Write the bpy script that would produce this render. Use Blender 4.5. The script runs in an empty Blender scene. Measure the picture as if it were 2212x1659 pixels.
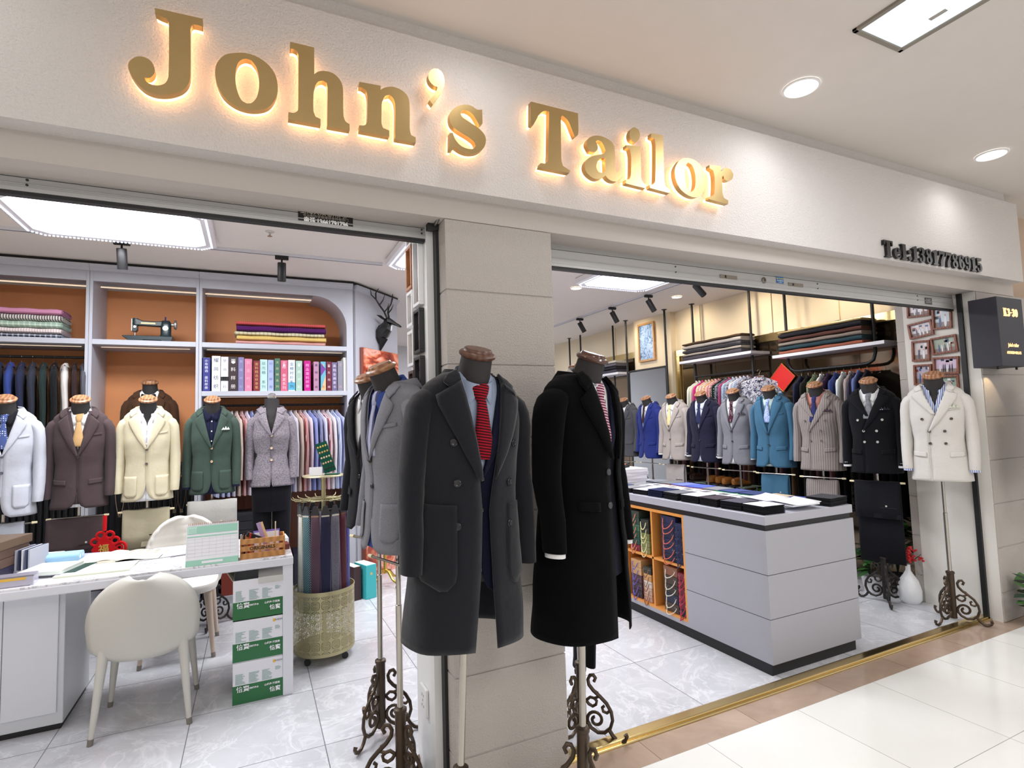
import bpy, math, random
from math import sin, cos, pi, sqrt, asin, radians
from mathutils import Matrix, Vector

# ------------------------------------------------------------------ camera, world, light, exposure
scn = bpy.context.scene
COL = scn.collection
scn.view_settings.view_transform = 'Standard'
scn.view_settings.look = 'None'
scn.view_settings.gamma = 1
scn.view_settings.use_curve_mapping = False
scn.view_settings.exposure = 0.0
HC = 1.48
cam_d = bpy.data.cameras.new('camera'); cam = bpy.data.objects.new('camera', cam_d); COL.objects.link(cam)
cam_d.sensor_width = 36; cam_d.sensor_fit = 'HORIZONTAL'; cam_d.lens = 1181.44 / 2212 * 36
cam_d.clip_start = .05
_yaw, _pitch, _roll = radians(25.3308), radians(3.9275), radians(-1.7109)
_f = Vector((sin(_yaw), cos(_yaw), 0)); _r = Vector((cos(_yaw), -sin(_yaw), 0)); _u = Vector((0, 0, 1))
_f2 = _f * cos(_pitch) + _u * sin(_pitch); _u2 = -_f * sin(_pitch) + _u * cos(_pitch)
_r3 = _r * cos(_roll) + _u2 * sin(_roll); _u3 = -_r * sin(_roll) + _u2 * cos(_roll)
cam.matrix_world = Matrix(((_r3.x, _u3.x, -_f2.x, 0), (_r3.y, _u3.y, -_f2.y, 0), (_r3.z, _u3.z, -_f2.z, HC), (0, 0, 0, 1)))
scn.camera = cam

world = bpy.data.worlds.new('mall_air'); scn.world = world; world.use_nodes = True
world.node_tree.nodes['Background'].inputs[0].default_value = (1.0, .98, .965, 1)
world.node_tree.nodes['Background'].inputs[1].default_value = .85
scn.cycles.max_bounces = 8
scn.cycles.diffuse_bounces = 4
scn.cycles.glossy_bounces = 3
scn.cycles.transmission_bounces = 4
scn.cycles.transparent_max_bounces = 6
scn.cycles.caustics_reflective = False
scn.cycles.caustics_refractive = False
scn.cycles.sample_clamp_indirect = 4
scn.cycles.use_denoising = True

def lamp(kind, name, loc, power, color=(1, 1, 1), size=.1, target=None, spot=60, blend=.6, size_y=None):
    d = bpy.data.lights.new(name, kind); d.energy = power; d.color = color
    if kind == 'AREA':
        d.size = size
        if size_y: d.shape = 'RECTANGLE'; d.size_y = size_y
    else:
        d.shadow_soft_size = size
    if kind == 'SPOT': d.spot_size = radians(spot); d.spot_blend = blend
    o = bpy.data.objects.new(name, d); COL.objects.link(o); o.location = loc
    if target is not None:
        o.rotation_euler = (Vector(target) - Vector(loc)).to_track_quat('-Z', 'Y').to_euler()
    return o

WARM = (1, .86, .70); NEUT = (1, .96, .92); COOLW = (.93, .95, 1)
LIT = dict(lampE=9.0, down=55, track=22)
# store ceiling panels and added fill lights (the panels' glowing faces are built with the lamps further down)
lamp('AREA', 'store_panel_light_a', (-.78, 4.2, 2.80), 42, COOLW, .95, (-.78, 4.2, 0), size_y=.7)
lamp('AREA', 'store_panel_light_b', (3.3, 4.25, 2.80), 40, COOLW, .75, (3.3, 4.25, 0), size_y=.4)
lamp('AREA', 'store_panel_light_c', (3.2, 7.6, 2.80), 50, COOLW, 1.0, (3.2, 7.6, 0), size_y=.8)
lamp('AREA', 'store_panel_light_e', (-.9, 2.95, 2.83), 26, COOLW, 1.1, (-.9, 2.95, 0), size_y=.4)  # added fill for the left store front, no panel hangs here
lamp('AREA', 'store_panel_light_f', (2.6, 2.95, 2.83), 22, COOLW, 1.1, (2.6, 2.95, 0), size_y=.4)  # added fill for the right store front, no panel hangs here
lamp('AREA', 'store_panel_light_d', (1.4, 4.2, 2.80), 40, COOLW, .8, (1.4, 4.2, 0), size_y=.8)  # goes with the unseen lamp added behind the pillar
# mall down lights
for x, y, p in ((.78, 1.70, 5), (2.42, 1.71, 7), (4.19, 1.72, 8), (-.9, 1.70, 5)):
    lamp('SPOT', 'mall_downlight_beam', (x, y, 3.04), p, (1, .99, .98), .09, (x, y + .03, 0), 165, .8)
lamp('AREA', 'mall_panel_light', (2.45, 1.0, 3.04), 14, COOLW, .3, (2.45, 1.0, 0), size_y=.6)
for x, y, p in ((.2, -1.6, 52), (3.6, -1.8, 52), (7.2, 0, 28), (-2.6, .4, 18)):  # unseen area lights added to brighten the mall side and shop front
    lamp('AREA', 'mall_ceiling_light', (x, y, 3.05), p, (1, .985, .97), 1.2, (x, y, 0), size_y=1.2)

# ------------------------------------------------------------------ materials
def lin(c):
    if isinstance(c, str):
        c = c.lstrip('#'); c = c if len(c) == 6 else ''.join(q * 2 for q in c); c = [int(c[i:i + 2], 16) / 255 for i in (0, 2, 4)]
    return tuple(((v / 12.92) if v <= .04045 else ((v + .055) / 1.055) ** 2.4) for v in c[:3]) + (1,)

MATS = {}
class N:
    def __init__(s, name):
        s.m = bpy.data.materials.new(name); s.m.use_nodes = True; s.t = s.m.node_tree; s.b = s.t.nodes['Principled BSDF']
    def n(s, typ, **kw):
        o = s.t.nodes.new(typ)
        for k, v in kw.items():
            if k.startswith('i_'):
                key = k[2:]; key = int(key) if key.isdigit() else key
                o.inputs[key].default_value = v
            else: setattr(o, k, v)
        return o
    def l(s, a, b): s.t.links.new(a, b)
    def obj(s, scale=1.0, rot=(0, 0, 0)):
        tc = s.n('ShaderNodeTexCoord'); mp = s.n('ShaderNodeMapping')
        mp.inputs['Scale'].default_value = (scale,) * 3 if not isinstance(scale, tuple) else scale
        mp.inputs['Rotation'].default_value = rot
        s.l(tc.outputs['Object'], mp.inputs[0]); return mp.outputs[0]
    def geo(s, scale=1.0):
        g = s.n('ShaderNodeNewGeometry'); mp = s.n('ShaderNodeMapping')
        mp.inputs['Scale'].default_value = (scale,) * 3 if not isinstance(scale, tuple) else scale
        s.l(g.outputs['Position'], mp.inputs[0]); return mp.outputs[0]
    def mix(s, fac, a, b):
        m = s.n('ShaderNodeMix', data_type='RGBA')
        for k, v in ((0, fac), (6, a), (7, b)):
            if hasattr(v, 'is_linked') or hasattr(v, 'links'): s.l(v, m.inputs[k])
            else: m.inputs[k].default_value = v
        return m.outputs[2]
    def ramp(s, fac, stops, interp='LINEAR'):
        r = s.n('ShaderNodeValToRGB'); r.color_ramp.interpolation = interp
        e = r.color_ramp.elements
        while len(e) < len(stops): e.new(.5)
        for el, (p, c) in zip(e, stops): el.position = p; el.color = c if len(c) == 4 else tuple(c) + (1,)
        s.l(fac, r.inputs[0]); return r.outputs[0]
    def bump(s, h, strength=.3, dist=.01):
        b = s.n('ShaderNodeBump'); b.inputs['Strength'].default_value = strength; b.inputs['Distance'].default_value = dist
        s.l(h, b.inputs['Height']); s.l(b.outputs[0], s.b.inputs['Normal'])
    def base(s, c, rough=.5, metal=0, spec=.5):
        if isinstance(c, tuple): s.b.inputs['Base Color'].default_value = c
        else: s.l(c, s.b.inputs['Base Color'])
        s.b.inputs['Roughness'].default_value = rough; s.b.inputs['Metallic'].default_value = metal
        s.b.inputs['Specular IOR Level'].default_value = spec
        return s.m

def noise(k, v, scale, detail=3, rough=.5, dist=0):
    o = k.n('ShaderNodeTexNoise', i_Scale=scale, i_Detail=detail, i_Roughness=rough, i_Distortion=dist)
    if v is not None: k.l(v, o.inputs['Vector'])
    return o

def plain(col, rough=.5, metal=0, spec=.5, bump=0, bs=200, var=0):
    key = ('p', str(col), rough, metal, spec, bump, bs, var)
    if key in MATS: return MATS[key]
    k = N('plain'); c = lin(col)
    v = k.obj() if (bump or var) else None
    if var:
        nz = noise(k, v, 9, 4)
        d = tuple(x * (1 - var) for x in c[:3]) + (1,)
        cc = k.mix(nz.outputs[0], d, tuple(min(1, x * (1 + var * .6)) for x in c[:3]) + (1,))
    else: cc = c
    k.base(cc, rough, metal, spec)
    if bump: k.bump(noise(k, v, bs, 2).outputs[0], bump, .002)
    MATS[key] = k.m; return k.m

def glow(col, strength):
    key = ('g', str(col), strength)
    if key in MATS: return MATS[key]
    k = N('glow'); k.base(lin(col), .4)
    k.b.inputs['Emission Color'].default_value = lin(col); k.b.inputs['Emission Strength'].default_value = strength
    MATS[key] = k.m; return k.m

def fab(col, pat='wool', c2=None, scale=1.0, rough=.9, sheen=.05):
    """cloth: wool / pin / plaid / dots / diag / floral / tweed / linen / horiz"""
    key = ('f', str(col), pat, str(c2), scale, rough, sheen)
    if key in MATS: return MATS[key]
    k = N('cloth_' + pat); c = lin(col)
    v = k.obj()
    lo = tuple(x * .72 for x in c[:3]) + (1,); hi = tuple(min(1, x * 1.06) for x in c[:3]) + (1,)
    fine = noise(k, v, 420 * scale, 2, .6)
    cc = k.mix(fine.outputs[0], lo, hi)
    B = lin(c2) if c2 else c
    sep = k.n('ShaderNodeSeparateXYZ'); k.l(v, sep.inputs[0])
    def m(op, a, b=None):
        o = k.n('ShaderNodeMath', operation=op)
        for i, q in enumerate((a, b)):
            if q is None: continue
            if isinstance(q, (int, float)): o.inputs[i].default_value = q
            else: k.l(q, o.inputs[i])
        return o.outputs[0]
    def stripes(ax, freq, width):
        return m('LESS_THAN', m('FRACT', m('ADD', m('MULTIPLY', ax, freq), 100.5)), width)
    if pat == 'pin':
        cc = k.mix(m('MULTIPLY', stripes(sep.outputs[0], 75 * scale, .2), .55), cc, B)
    elif pat == 'stripe':
        cc = k.mix(stripes(sep.outputs[0], 60 * scale, .42), cc, B)
    elif pat == 'stripey':
        cc = k.mix(stripes(sep.outputs[1], 60 * scale, .42), cc, B)
    elif pat == 'horiz':
        w = noise(k, k.obj((6, 6, 190 * scale)), 1.5, 2)
        cc = k.mix(k.ramp(w.outputs[0], [(.52, (0, 0, 0)), (.7, (.6, .6, .6))]), cc, B)
    elif pat == 'plaid':
        a = m('ADD', stripes(sep.outputs[0], 30 * scale, .3), stripes(sep.outputs[2], 30 * scale, .3))
        a = m('MULTIPLY', m('ADD', a, stripes(sep.outputs[1], 30 * scale, .3)), .4)
        cc = k.mix(a, cc, B)
    elif pat == 'diag':
        a = m('ADD', sep.outputs[0], m('MULTIPLY', sep.outputs[2], .9))
        cc = k.mix(stripes(a, 110 * scale, .38), cc, B)
    elif pat == 'rib':
        a = m('ADD', m('MULTIPLY', sep.outputs[0], .12), sep.outputs[2])
        cc = k.mix(stripes(a, 120 * scale, .45), cc, B)
    elif pat == 'dots':
        vo = k.n('ShaderNodeTexVoronoi', i_Scale=38 * scale, i_Randomness=.15); k.l(v, vo.inputs['Vector'])
        cc = k.mix(m('LESS_THAN', vo.outputs['Distance'], .26), cc, B)
    elif pat == 'floral':
        vo = noise(k, v, 34 * scale, 3, .55, 2.2)
        cc = k.mix(k.ramp(vo.outputs[0], [(.47, (0, 0, 0)), (.5, (1, 1, 1)), (.56, (1, 1, 1)), (.59, (0, 0, 0))]), cc, B)
    elif pat == 'tweed':
        t = noise(k, v, 260 * scale, 3, .8)
        cc = k.mix(k.ramp(t.outputs[0], [(.42, (0, 0, 0)), (.62, (1, 1, 1))]), cc, B)
    elif pat == 'linen':
        w = noise(k, k.obj((320, 320, 30)), 1, 2); w2 = noise(k, k.obj((30, 30, 320)), 1, 2)
        cc = k.mix(m('MULTIPLY', m('ADD', w.outputs[0], w2.outputs[0]), .35), cc, B)
    k.base(cc, rough, 0, .12)
    k.b.inputs['Sheen Weight'].default_value = sheen
    big = noise(k, v, 7, 3, .5)
    hh = m('ADD', m('MULTIPLY', big.outputs[0], 1.6), m('MULTIPLY', fine.outputs[0], .12))
    k.bump(hh, .5, .012)
    MATS[key] = k.m; return k.m

# ------------------------------------------------------------------ mesh building
def lerp(a, b, t): return a + (b - a) * t
def linsp(a, b, n): return [a + (b - a) * i / (n - 1) for i in range(n)]
def tab(pairs):
    ps = sorted(pairs)
    def f(z):
        if z <= ps[0][0]: r = ps[0][1:]
        elif z >= ps[-1][0]: r = ps[-1][1:]
        else:
            for p, q in zip(ps, ps[1:]):
                if z <= q[0]:
                    t = (z - p[0]) / (q[0] - p[0]); t = t * t * (3 - 2 * t) * .5 + t * .5
                    r = tuple(lerp(a, b, t) for a, b in zip(p[1:], q[1:])); break
        return r if len(r) > 1 else r[0]
    return f

class MB:
    def __init__(s): s.v = []; s.f = []; s.mi = []; s.T = None
    def av(s, p):
        if s.T is not None: p = s.T @ Vector(p)
        s.v.append(tuple(p)); return len(s.v) - 1
    def face(s, idx, mi=0): s.f.append(tuple(idx)); s.mi.append(mi)
    def quad(s, a, b, c, d, mi=0): s.face([s.av(p) for p in (a, b, c, d)], mi)
    def box(s, x0, x1, y0, y1, z0, z1, mi=0):
        i = [s.av(p) for p in ((x0, y0, z0), (x1, y0, z0), (x1, y1, z0), (x0, y1, z0), (x0, y0, z1), (x1, y0, z1), (x1, y1, z1), (x0, y1, z1))]
        for q in ((0, 3, 2, 1), (4, 5, 6, 7), (0, 1, 5, 4), (1, 2, 6, 5), (2, 3, 7, 6), (3, 0, 4, 7)): s.face([i[k] for k in q], mi)
        return s
    def loft(s, rings, closed=True, cap0=True, cap1=True, mi=0):
        ids = [[s.av(p) for p in r] for r in rings]
        n = len(ids[0])
        for a, b in zip(ids, ids[1:]):
            for j in range(n if closed else n - 1):
                k = (j + 1) % n; s.face((a[j], a[k], b[k], b[j]), mi)
        if closed and cap0: s.face(ids[0][::-1], mi)
        if closed and cap1: s.face(ids[-1], mi)
        return s
    def lathe(s, prof, n=20, c=(0, 0, 0), mi=0, ax='z', caps=True):
        rings = []
        for r, z in prof:
            ring = []
            for j in range(n):
                a = 2 * pi * j / n; x, y = r * cos(a), r * sin(a)
                if ax == 'z': p = (c[0] + x, c[1] + y, c[2] + z)
                elif ax == 'y': p = (c[0] + x, c[1] - z, c[2] + y)
                else: p = (c[0] + z, c[1] + x, c[2] + y)
                ring.append(p)
            rings.append(ring)
        return s.loft(rings, cap0=caps, cap1=caps, mi=mi)
    def tube(s, path, r, n=8, mi=0, flat=1.0):
        P = [Vector(p) for p in path]; rings = []
        T0 = (P[1] - P[0]).normalized()
        up = Vector((0, 0, 1)) if abs(T0.z) < .9 else Vector((0, 1, 0))
        nrm = T0.cross(up).normalized()
        for i, p in enumerate(P):
            t = (P[min(i + 1, len(P) - 1)] - P[max(i - 1, 0)]).normalized()
            nrm = (nrm - t * nrm.dot(t)).normalized(); bn = t.cross(nrm)
            rr = r[i] if isinstance(r, (list, tuple)) else r
            rings.append([p + nrm * (cos(2 * pi * j / n) * rr) + bn * (sin(2 * pi * j / n) * rr * flat) for j in range(n)])
        return s.loft(rings, mi=mi)
    def grid(s, rows, mi=0): return s.loft(rows, closed=False, mi=mi)
    def prism(s, pts, h0, h1, ax='z', mi=0):
        def P(p, h):
            return {'z': (p[0], p[1], h), 'y': (p[0], h, p[1]), 'x': (h, p[0], p[1])}[ax]
        a = [s.av(P(p, h0)) for p in pts]; b = [s.av(P(p, h1)) for p in pts]; n = len(pts)
        s.face(a[::-1], mi); s.face(b, mi)
        for i in range(n): s.face((a[i], a[(i + 1) % n], b[(i + 1) % n], b[i]), mi)
        return s
    def ball(s, c, r, n=8, mi=0, sx=1, sy=1, sz=1):
        m = n // 2 + 1; rings = []
        for i in range(1, m):
            a = pi * i / m
            rings.append([(c[0] + sx * r * sin(a) * cos(2 * pi * j / n), c[1] + sy * r * sin(a) * sin(2 * pi * j / n), c[2] - sz * r * cos(a)) for j in range(n)])
        return s.loft(rings, mi=mi)
    def build(s, name, mats, parent=None, smooth=40, solid=0, bevel=0, offset=-1):
        me = bpy.data.meshes.new(name); me.from_pydata(s.v, [], s.f)
        if not isinstance(mats, (list, tuple)): mats = [mats]
        for m in mats: me.materials.append(m)
        if len(mats) > 1:
            for p, i in zip(me.polygons, s.mi): p.material_index = min(i, len(mats) - 1)
        if smooth:
            for p in me.polygons: p.use_smooth = True
            me.update(); me.set_sharp_from_angle(angle=radians(smooth))
        o = bpy.data.objects.new(name, me); COL.objects.link(o)
        if parent is not None: o.parent = parent
        if solid:
            md = o.modifiers.new('s', 'SOLIDIFY'); md.thickness = solid; md.offset = offset
        if bevel:
            md = o.modifiers.new('b', 'BEVEL'); md.width = bevel; md.segments = 2; md.limit_method = 'ANGLE'
        return o

def tag(o, label, cat, group=None, kind=None):
    if label: o['label'] = label
    if cat: o['category'] = cat
    if group: o['group'] = group
    if kind: o['kind'] = kind
    return o
def thing(name, label, cat, loc=(0, 0, 0), rz=0, group=None):
    o = bpy.data.objects.new(name, None); COL.objects.link(o); o.empty_display_size = .05
    o.location = loc; o.rotation_euler = (0, 0, rz)
    return tag(o, label, cat, group)
def struct(name, mb, mats, bevel=0, smooth=0, **k):
    o = mb.build(name, mats, smooth=smooth, bevel=bevel); o['kind'] = 'structure'; return o
def bx(*a): return MB().box(*a)
KIDS = {}
def copy_tree(o, parent=None, loc=None, rot=None, label=None, mat=None):
    c = o.copy(); COL.objects.link(c)
    if parent is not None: c.parent = parent
    if loc is not None: c.location = loc
    if rot is not None: c.rotation_euler = rot if isinstance(rot, tuple) else (0, 0, rot)
    if label: c['label'] = label
    for ch in [x for x in bpy.data.objects if x.parent == o] if o.name not in KIDS else KIDS[o.name]:
        copy_tree(ch, c)
    return c
def kids_of(o): return [x for x in o.children]
def recolor(o, names, mat, i=0):
    """give the named parts of one copy their own cloth"""
    st = [o]
    while st:
        q = st.pop()
        if q.type == 'MESH' and q.name.split('.')[0] in names and len(q.material_slots) > i:
            q.material_slots[i].link = 'OBJECT'; q.material_slots[i].material = mat
        st.extend(q.children)

def text(body, name, size, mat, parent, loc, rot=(pi / 2, 0, 0), depth=.0008, bold=0, align='CENTER', sx=1.0, space=1.0, kind=None):
    d = bpy.data.curves.new(name, 'FONT'); d.body = body; d.size = size; d.extrude = depth; d.offset = bold
    d.align_x = align; d.align_y = 'CENTER'; d.space_character = space; d.resolution_u = 3
    d.materials.append(mat)
    o = bpy.data.objects.new(name, d); COL.objects.link(o); o.location = loc; o.rotation_euler = rot; o.scale = (sx, 1, 1)
    if parent is not None: o.parent = parent
    return o

def smooth_loop(pts, ang=48, sub=4):
    """rounds the gentle bends of a closed outline, keeps its corners"""
    n = len(pts); out = []; cor = []
    for i in range(n):
        a, b, c = Vector(pts[i - 1]), Vector(pts[i]), Vector(pts[(i + 1) % n])
        cor.append((b - a).angle(c - b, 0) > radians(ang))
    for i in range(n):
        p0, p1, p2, p3 = (Vector(pts[(i + k) % n]) for k in (-1, 0, 1, 2))
        t1 = (p2 - p1) if cor[i] else (p2 - p0) * .5
        t2 = (p2 - p1) if cor[(i + 1) % n] else (p3 - p1) * .5
        L = (p2 - p1).length
        if t1.length > L * 1.2: t1 = t1.normalized() * L * 1.2
        if t2.length > L * 1.2: t2 = t2.normalized() * L * 1.2
        for k in range(sub):
            t = k / sub; h = t * t * t
            out.append(tuple(p1 * (2 * h - 3 * t * t + 1) + t1 * (h - 2 * t * t + t) + p2 * (-2 * h + 3 * t * t) + t2 * (h - t * t)))
    return out
def outline(name, loops, mat, parent, y, depth, grow=0, smooth=True, bev=0):
    """flat letter with thickness; loops in the x-z plane"""
    d = bpy.data.curves.new(name, 'CURVE'); d.dimensions = '2D'; d.fill_mode = 'BOTH'; d.extrude = depth / 2; d.offset = grow; d.bevel_depth = bev
    for lp in loops:
        pts = smooth_loop(lp) if smooth else lp
        sp = d.splines.new('POLY'); sp.points.add(len(pts) - 1); sp.use_cyclic_u = True
        for q, p in zip(sp.points, pts): q.co = (p[0], p[1], 0, 1)
    d.materials.append(mat)
    o = bpy.data.objects.new(name, d); COL.objects.link(o); o.rotation_euler = (pi / 2, 0, 0); o.location = (0, y, 0)
    if parent is not None: o.parent = parent
    return o
SIGN={
'J':[[(-283,2804),(-152,2808),(-152,2781),(-166,2782),(-179,2781),(-185,2770),(-186,2742),(-185,2611),(-190,2580),(-204,2557),(-224,2541),(-248,2530),(-276,2525),(-300,2529),(-319,2541),(-336,2561),(-347,2584),(-349,2603),(-342,2619),(-325,2634),(-307,2636),(-291,2628),(-282,2611),(-281,2592),(-292,2574),(-307,2570),(-302,2559),(-288,2553),(-272,2554),(-257,2562),(-248,2575),(-244,2596),(-245,2765),(-251,2779),(-267,2782),(-282,2787)]],
'o':[[(-53,2720),(-24,2726),(8,2722),(40,2705),(63,2674),(71,2633),(66,2595),(45,2558),(13,2539),(-23,2533),(-59,2540),(-90,2561),(-109,2595),(-116,2634),(-110,2671),(-88,2703)],[(-28,2706),(-10,2705),(5,2685),(13,2651),(13,2614),(6,2581),(-8,2559),(-23,2553),(-39,2561),(-51,2588),(-57,2623),(-56,2659),(-47,2690)]],
'h':[[(110,2804),(188,2805),(188,2708),(202,2721),(222,2728),(250,2727),(273,2710),(284,2680),(285,2585),(291,2561),(306,2552),(306,2530),(230,2529),(232,2662),(229,2686),(216,2691),(201,2683),(190,2662),(185,2628),(185,2574),(192,2554),(208,2550),(208,2529),(104,2528),(104,2552),(121,2553),(134,2565),(136,2590),(137,2758),(133,2776),(122,2781),(110,2779)]],
'n':[[(341,2718),(418,2722),(417,2706),(436,2720),(464,2729),(497,2723),(520,2702),(525,2662),(524,2579),(529,2557),(546,2552),(546,2531),(468,2530),(471,2649),(466,2680),(452,2695),(434,2686),(422,2658),(420,2626),(419,2580),(425,2563),(447,2558),(447,2535),(339,2535),(339,2555),(358,2559),(366,2572),(369,2598),(370,2666),(365,2691),(351,2698),(341,2698)]],
"'":[[(621,2840),(640,2844),(657,2831),(664,2803),(659,2771),(643,2740),(615,2695),(602,2710),(625,2742),(636,2770),(620,2773),(605,2785),(599,2804),(606,2825)]],
's':[[(808,2718),(819,2722),(819,2663),(806,2652),(792,2673),(777,2693),(756,2703),(737,2701),(727,2686),(735,2671),(764,2658),(802,2641),(827,2618),(831,2591),(819,2561),(793,2539),(755,2529),(724,2533),(699,2545),(690,2530),(678,2528),(681,2597),(693,2600),(703,2575),(724,2555),(752,2548),(776,2552),(787,2566),(780,2581),(757,2595),(713,2613),(688,2632),(681,2658),(687,2683),(711,2709),(741,2724),(771,2727),(795,2717)]],
'T':[[(1040,2806),(1270,2806),(1267,2714),(1250,2694),(1237,2722),(1218,2761),(1191,2779),(1183,2770),(1177,2583),(1184,2555),(1218,2541),(1214,2529),(1070,2530),(1076,2548),(1098,2550),(1113,2571),(1125,2781),(1105,2781),(1078,2759),(1062,2731),(1046,2704),(1036,2706)]],
'a':[[(1308,2675),(1315,2698),(1337,2716),(1369,2726),(1409,2724),(1445,2709),(1457,2676),(1455,2592),(1463,2574),(1480,2588),(1492,2583),(1484,2556),(1460,2534),(1432,2531),(1410,2540),(1401,2550),(1372,2530),(1340,2526),(1306,2543),(1293,2569),(1301,2599),(1333,2625),(1396,2649),(1406,2663),(1399,2684),(1386,2702),(1367,2704),(1356,2695),(1365,2681),(1365,2664),(1350,2648),(1325,2645)],[(1403,2630),(1376,2622),(1360,2602),(1354,2578),(1365,2560),(1385,2560),(1402,2573)]],
'i':[[(1522,2713),(1603,2722),(1598,2575),(1608,2552),(1629,2544),(1620,2527),(1510,2532),(1511,2550),(1530,2554),(1540,2576),(1546,2665),(1540,2698),(1521,2701)],[(1575,2806),(1595,2801),(1603,2781),(1597,2757),(1580,2739),(1563,2737),(1548,2747),(1543,2767),(1550,2790),(1562,2802)]],
'l':[[(1668,2798),(1739,2803),(1733,2583),(1740,2555),(1764,2544),(1761,2526),(1646,2533),(1645,2547),(1665,2553),(1679,2574),(1691,2750),(1687,2774),(1667,2780)]],
'o2':[[(1880,2718),(1927,2717),(1969,2694),(1990,2648),(1988,2595),(1964,2554),(1924,2531),(1877,2533),(1831,2555),(1804,2595),(1800,2646),(1822,2686),(1848,2708)],[(1885,2698),(1911,2687),(1926,2652),(1927,2608),(1917,2572),(1897,2551),(1876,2561),(1864,2597),(1861,2641),(1870,2679)]],
'r':[[(2024,2710),(2100,2717),(2098,2690),(2130,2714),(2166,2713),(2183,2689),(2172,2662),(2140,2648),(2116,2654),(2113,2671),(2104,2660),(2100,2582),(2108,2556),(2137,2546),(2134,2528),(2009,2534),(2010,2547),(2032,2554),(2046,2574),(2053,2651),(2047,2685),(2023,2694)]],
}

# ------------------------------------------------------------------ the building
def m_plaster(col, bump=.35, sc=90, var=.04, rough=.8):
    k = N('plaster'); v = k.geo(); c = lin(col)
    big = noise(k, v, 1.3, 4, .6)
    cc = k.mix(big.outputs[0], tuple(x * (1 - var) for x in c[:3]) + (1,), tuple(min(1, x * (1 + var)) for x in c[:3]) + (1,))
    spots = noise(k, v, 26, 4, .7)
    cc = k.mix(k.ramp(spots.outputs[0], [(.76, (0, 0, 0)), (.82, (.35, .35, .35))]), cc, lin('#8d8378'))
    k.base(cc, rough, 0, .3)
    k.bump(noise(k, v, sc, 4, .6).outputs[0], bump, .01)
    return k.m
def m_tile(c1, c2, line, px, py, pitch, rough, veins=True, gap=.0022):
    k = N('tile_floor'); g = k.n('ShaderNodeNewGeometry'); sep = k.n('ShaderNodeSeparateXYZ'); k.l(g.outputs['Position'], sep.inputs[0])
    def m(op, a, b=None):
        o = k.n('ShaderNodeMath', operation=op)
        for i, q in enumerate((a, b)):
            if q is None: continue
            if isinstance(q, (int, float)): o.inputs[i].default_value = q
            else: k.l(q, o.inputs[i])
        return o.outputs[0]
    def edge(ax, p0, pit):
        f = m('FRACT', m('ADD', m('DIVIDE', m('SUBTRACT', ax, p0), pit), 40.5))
        return m('LESS_THAN', m('ABSOLUTE', m('SUBTRACT', f, .5)), gap / pit)
    e = m('MAXIMUM', edge(sep.outputs[0], px, pitch[0]), edge(sep.outputs[1], py, pitch[1]))
    v = k.geo()
    # every tile gets its own shift of the veining
    ix = m('FLOOR', m('DIVIDE', m('SUBTRACT', sep.outputs[0], px), pitch[0])); iy = m('FLOOR', m('DIVIDE', m('SUBTRACT', sep.outputs[1], py), pitch[1]))
    cmb = k.n('ShaderNodeCombineXYZ'); k.l(m('MULTIPLY', ix, 3.7), cmb.inputs[0]); k.l(m('MULTIPLY', iy, 5.3), cmb.inputs[1])
    add = k.n('ShaderNodeVectorMath', operation='ADD'); k.l(v, add.inputs[0]); k.l(cmb.outputs[0], add.inputs[1]); v = add.outputs[0]
    a = noise(k, v, 3.2, 8, .62, .6)
    cc = k.mix(k.ramp(a.outputs[0], [(.3, (0, 0, 0)), (.7, (1, 1, 1))]), lin(c1), lin(c2))
    if veins:
        for sc, w, amt in ((1.7, .010, .42), (4.2, .014, .26)):
            n2 = noise(k, v, sc, 5, .6, 1.1)
            r = k.ramp(n2.outputs[0], [(.5 - w * 2, (0, 0, 0)), (.5, (amt, amt, amt)), (.5 + w * 2, (0, 0, 0))])
            cc = k.mix(r, cc, lin('#eeeff2'))
    cc = k.mix(e, cc, lin(line))
    k.base(cc, rough, 0, .5)
    return k.m

M_FASCIA = m_plaster('#dcd7d4', .8, 110, .03)
M_BEAM = m_plaster('#c2bab4', .12, 60, .04)
M_STONE = m_plaster('#bfb8b2', .7, 150, .05)
M_JAMB = m_plaster('#e2dfd8', .1, 60, .03)
M_TAN = m_plaster('#cbb49f', .3, 120, .04)
M_CEIL = plain('#e8e0d8', .85, var=.03)
M_MCEIL = plain('#dcd5cf', .85, var=.03)
M_SFLOOR = m_tile('#bfc0c6', '#d2d3d8', '#7a7c82', 2.09, 2.80, (.595, .60), .2)
M_MFLOOR = m_tile('#ecebe6', '#f1f0ec', '#a8a69c', 1.86, 1.377, (.603, .603), .10, False, .0016)
M_BORDER = m_tile('#a58d7b', '#bba492', '#8b7362', 1.60, -5, (.603, 30), .16, False)
M_BRASS = plain('#d6bd84', .26, 1, bump=.1, bs=60)
M_BLACK = plain('#191a1c', .5)
M_DARK = plain('#232226', .6)
M_WHITE = plain('#eeeeee', .45)
M_CREAM = plain('#f2e3c6', .7)
M_GREYCAB = plain('#bcbec8', .45, var=.02)
M_ORANGE = plain('#e0945c', .6, var=.05)
M_WINE = plain('#7a4533', .6, var=.05)

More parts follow.
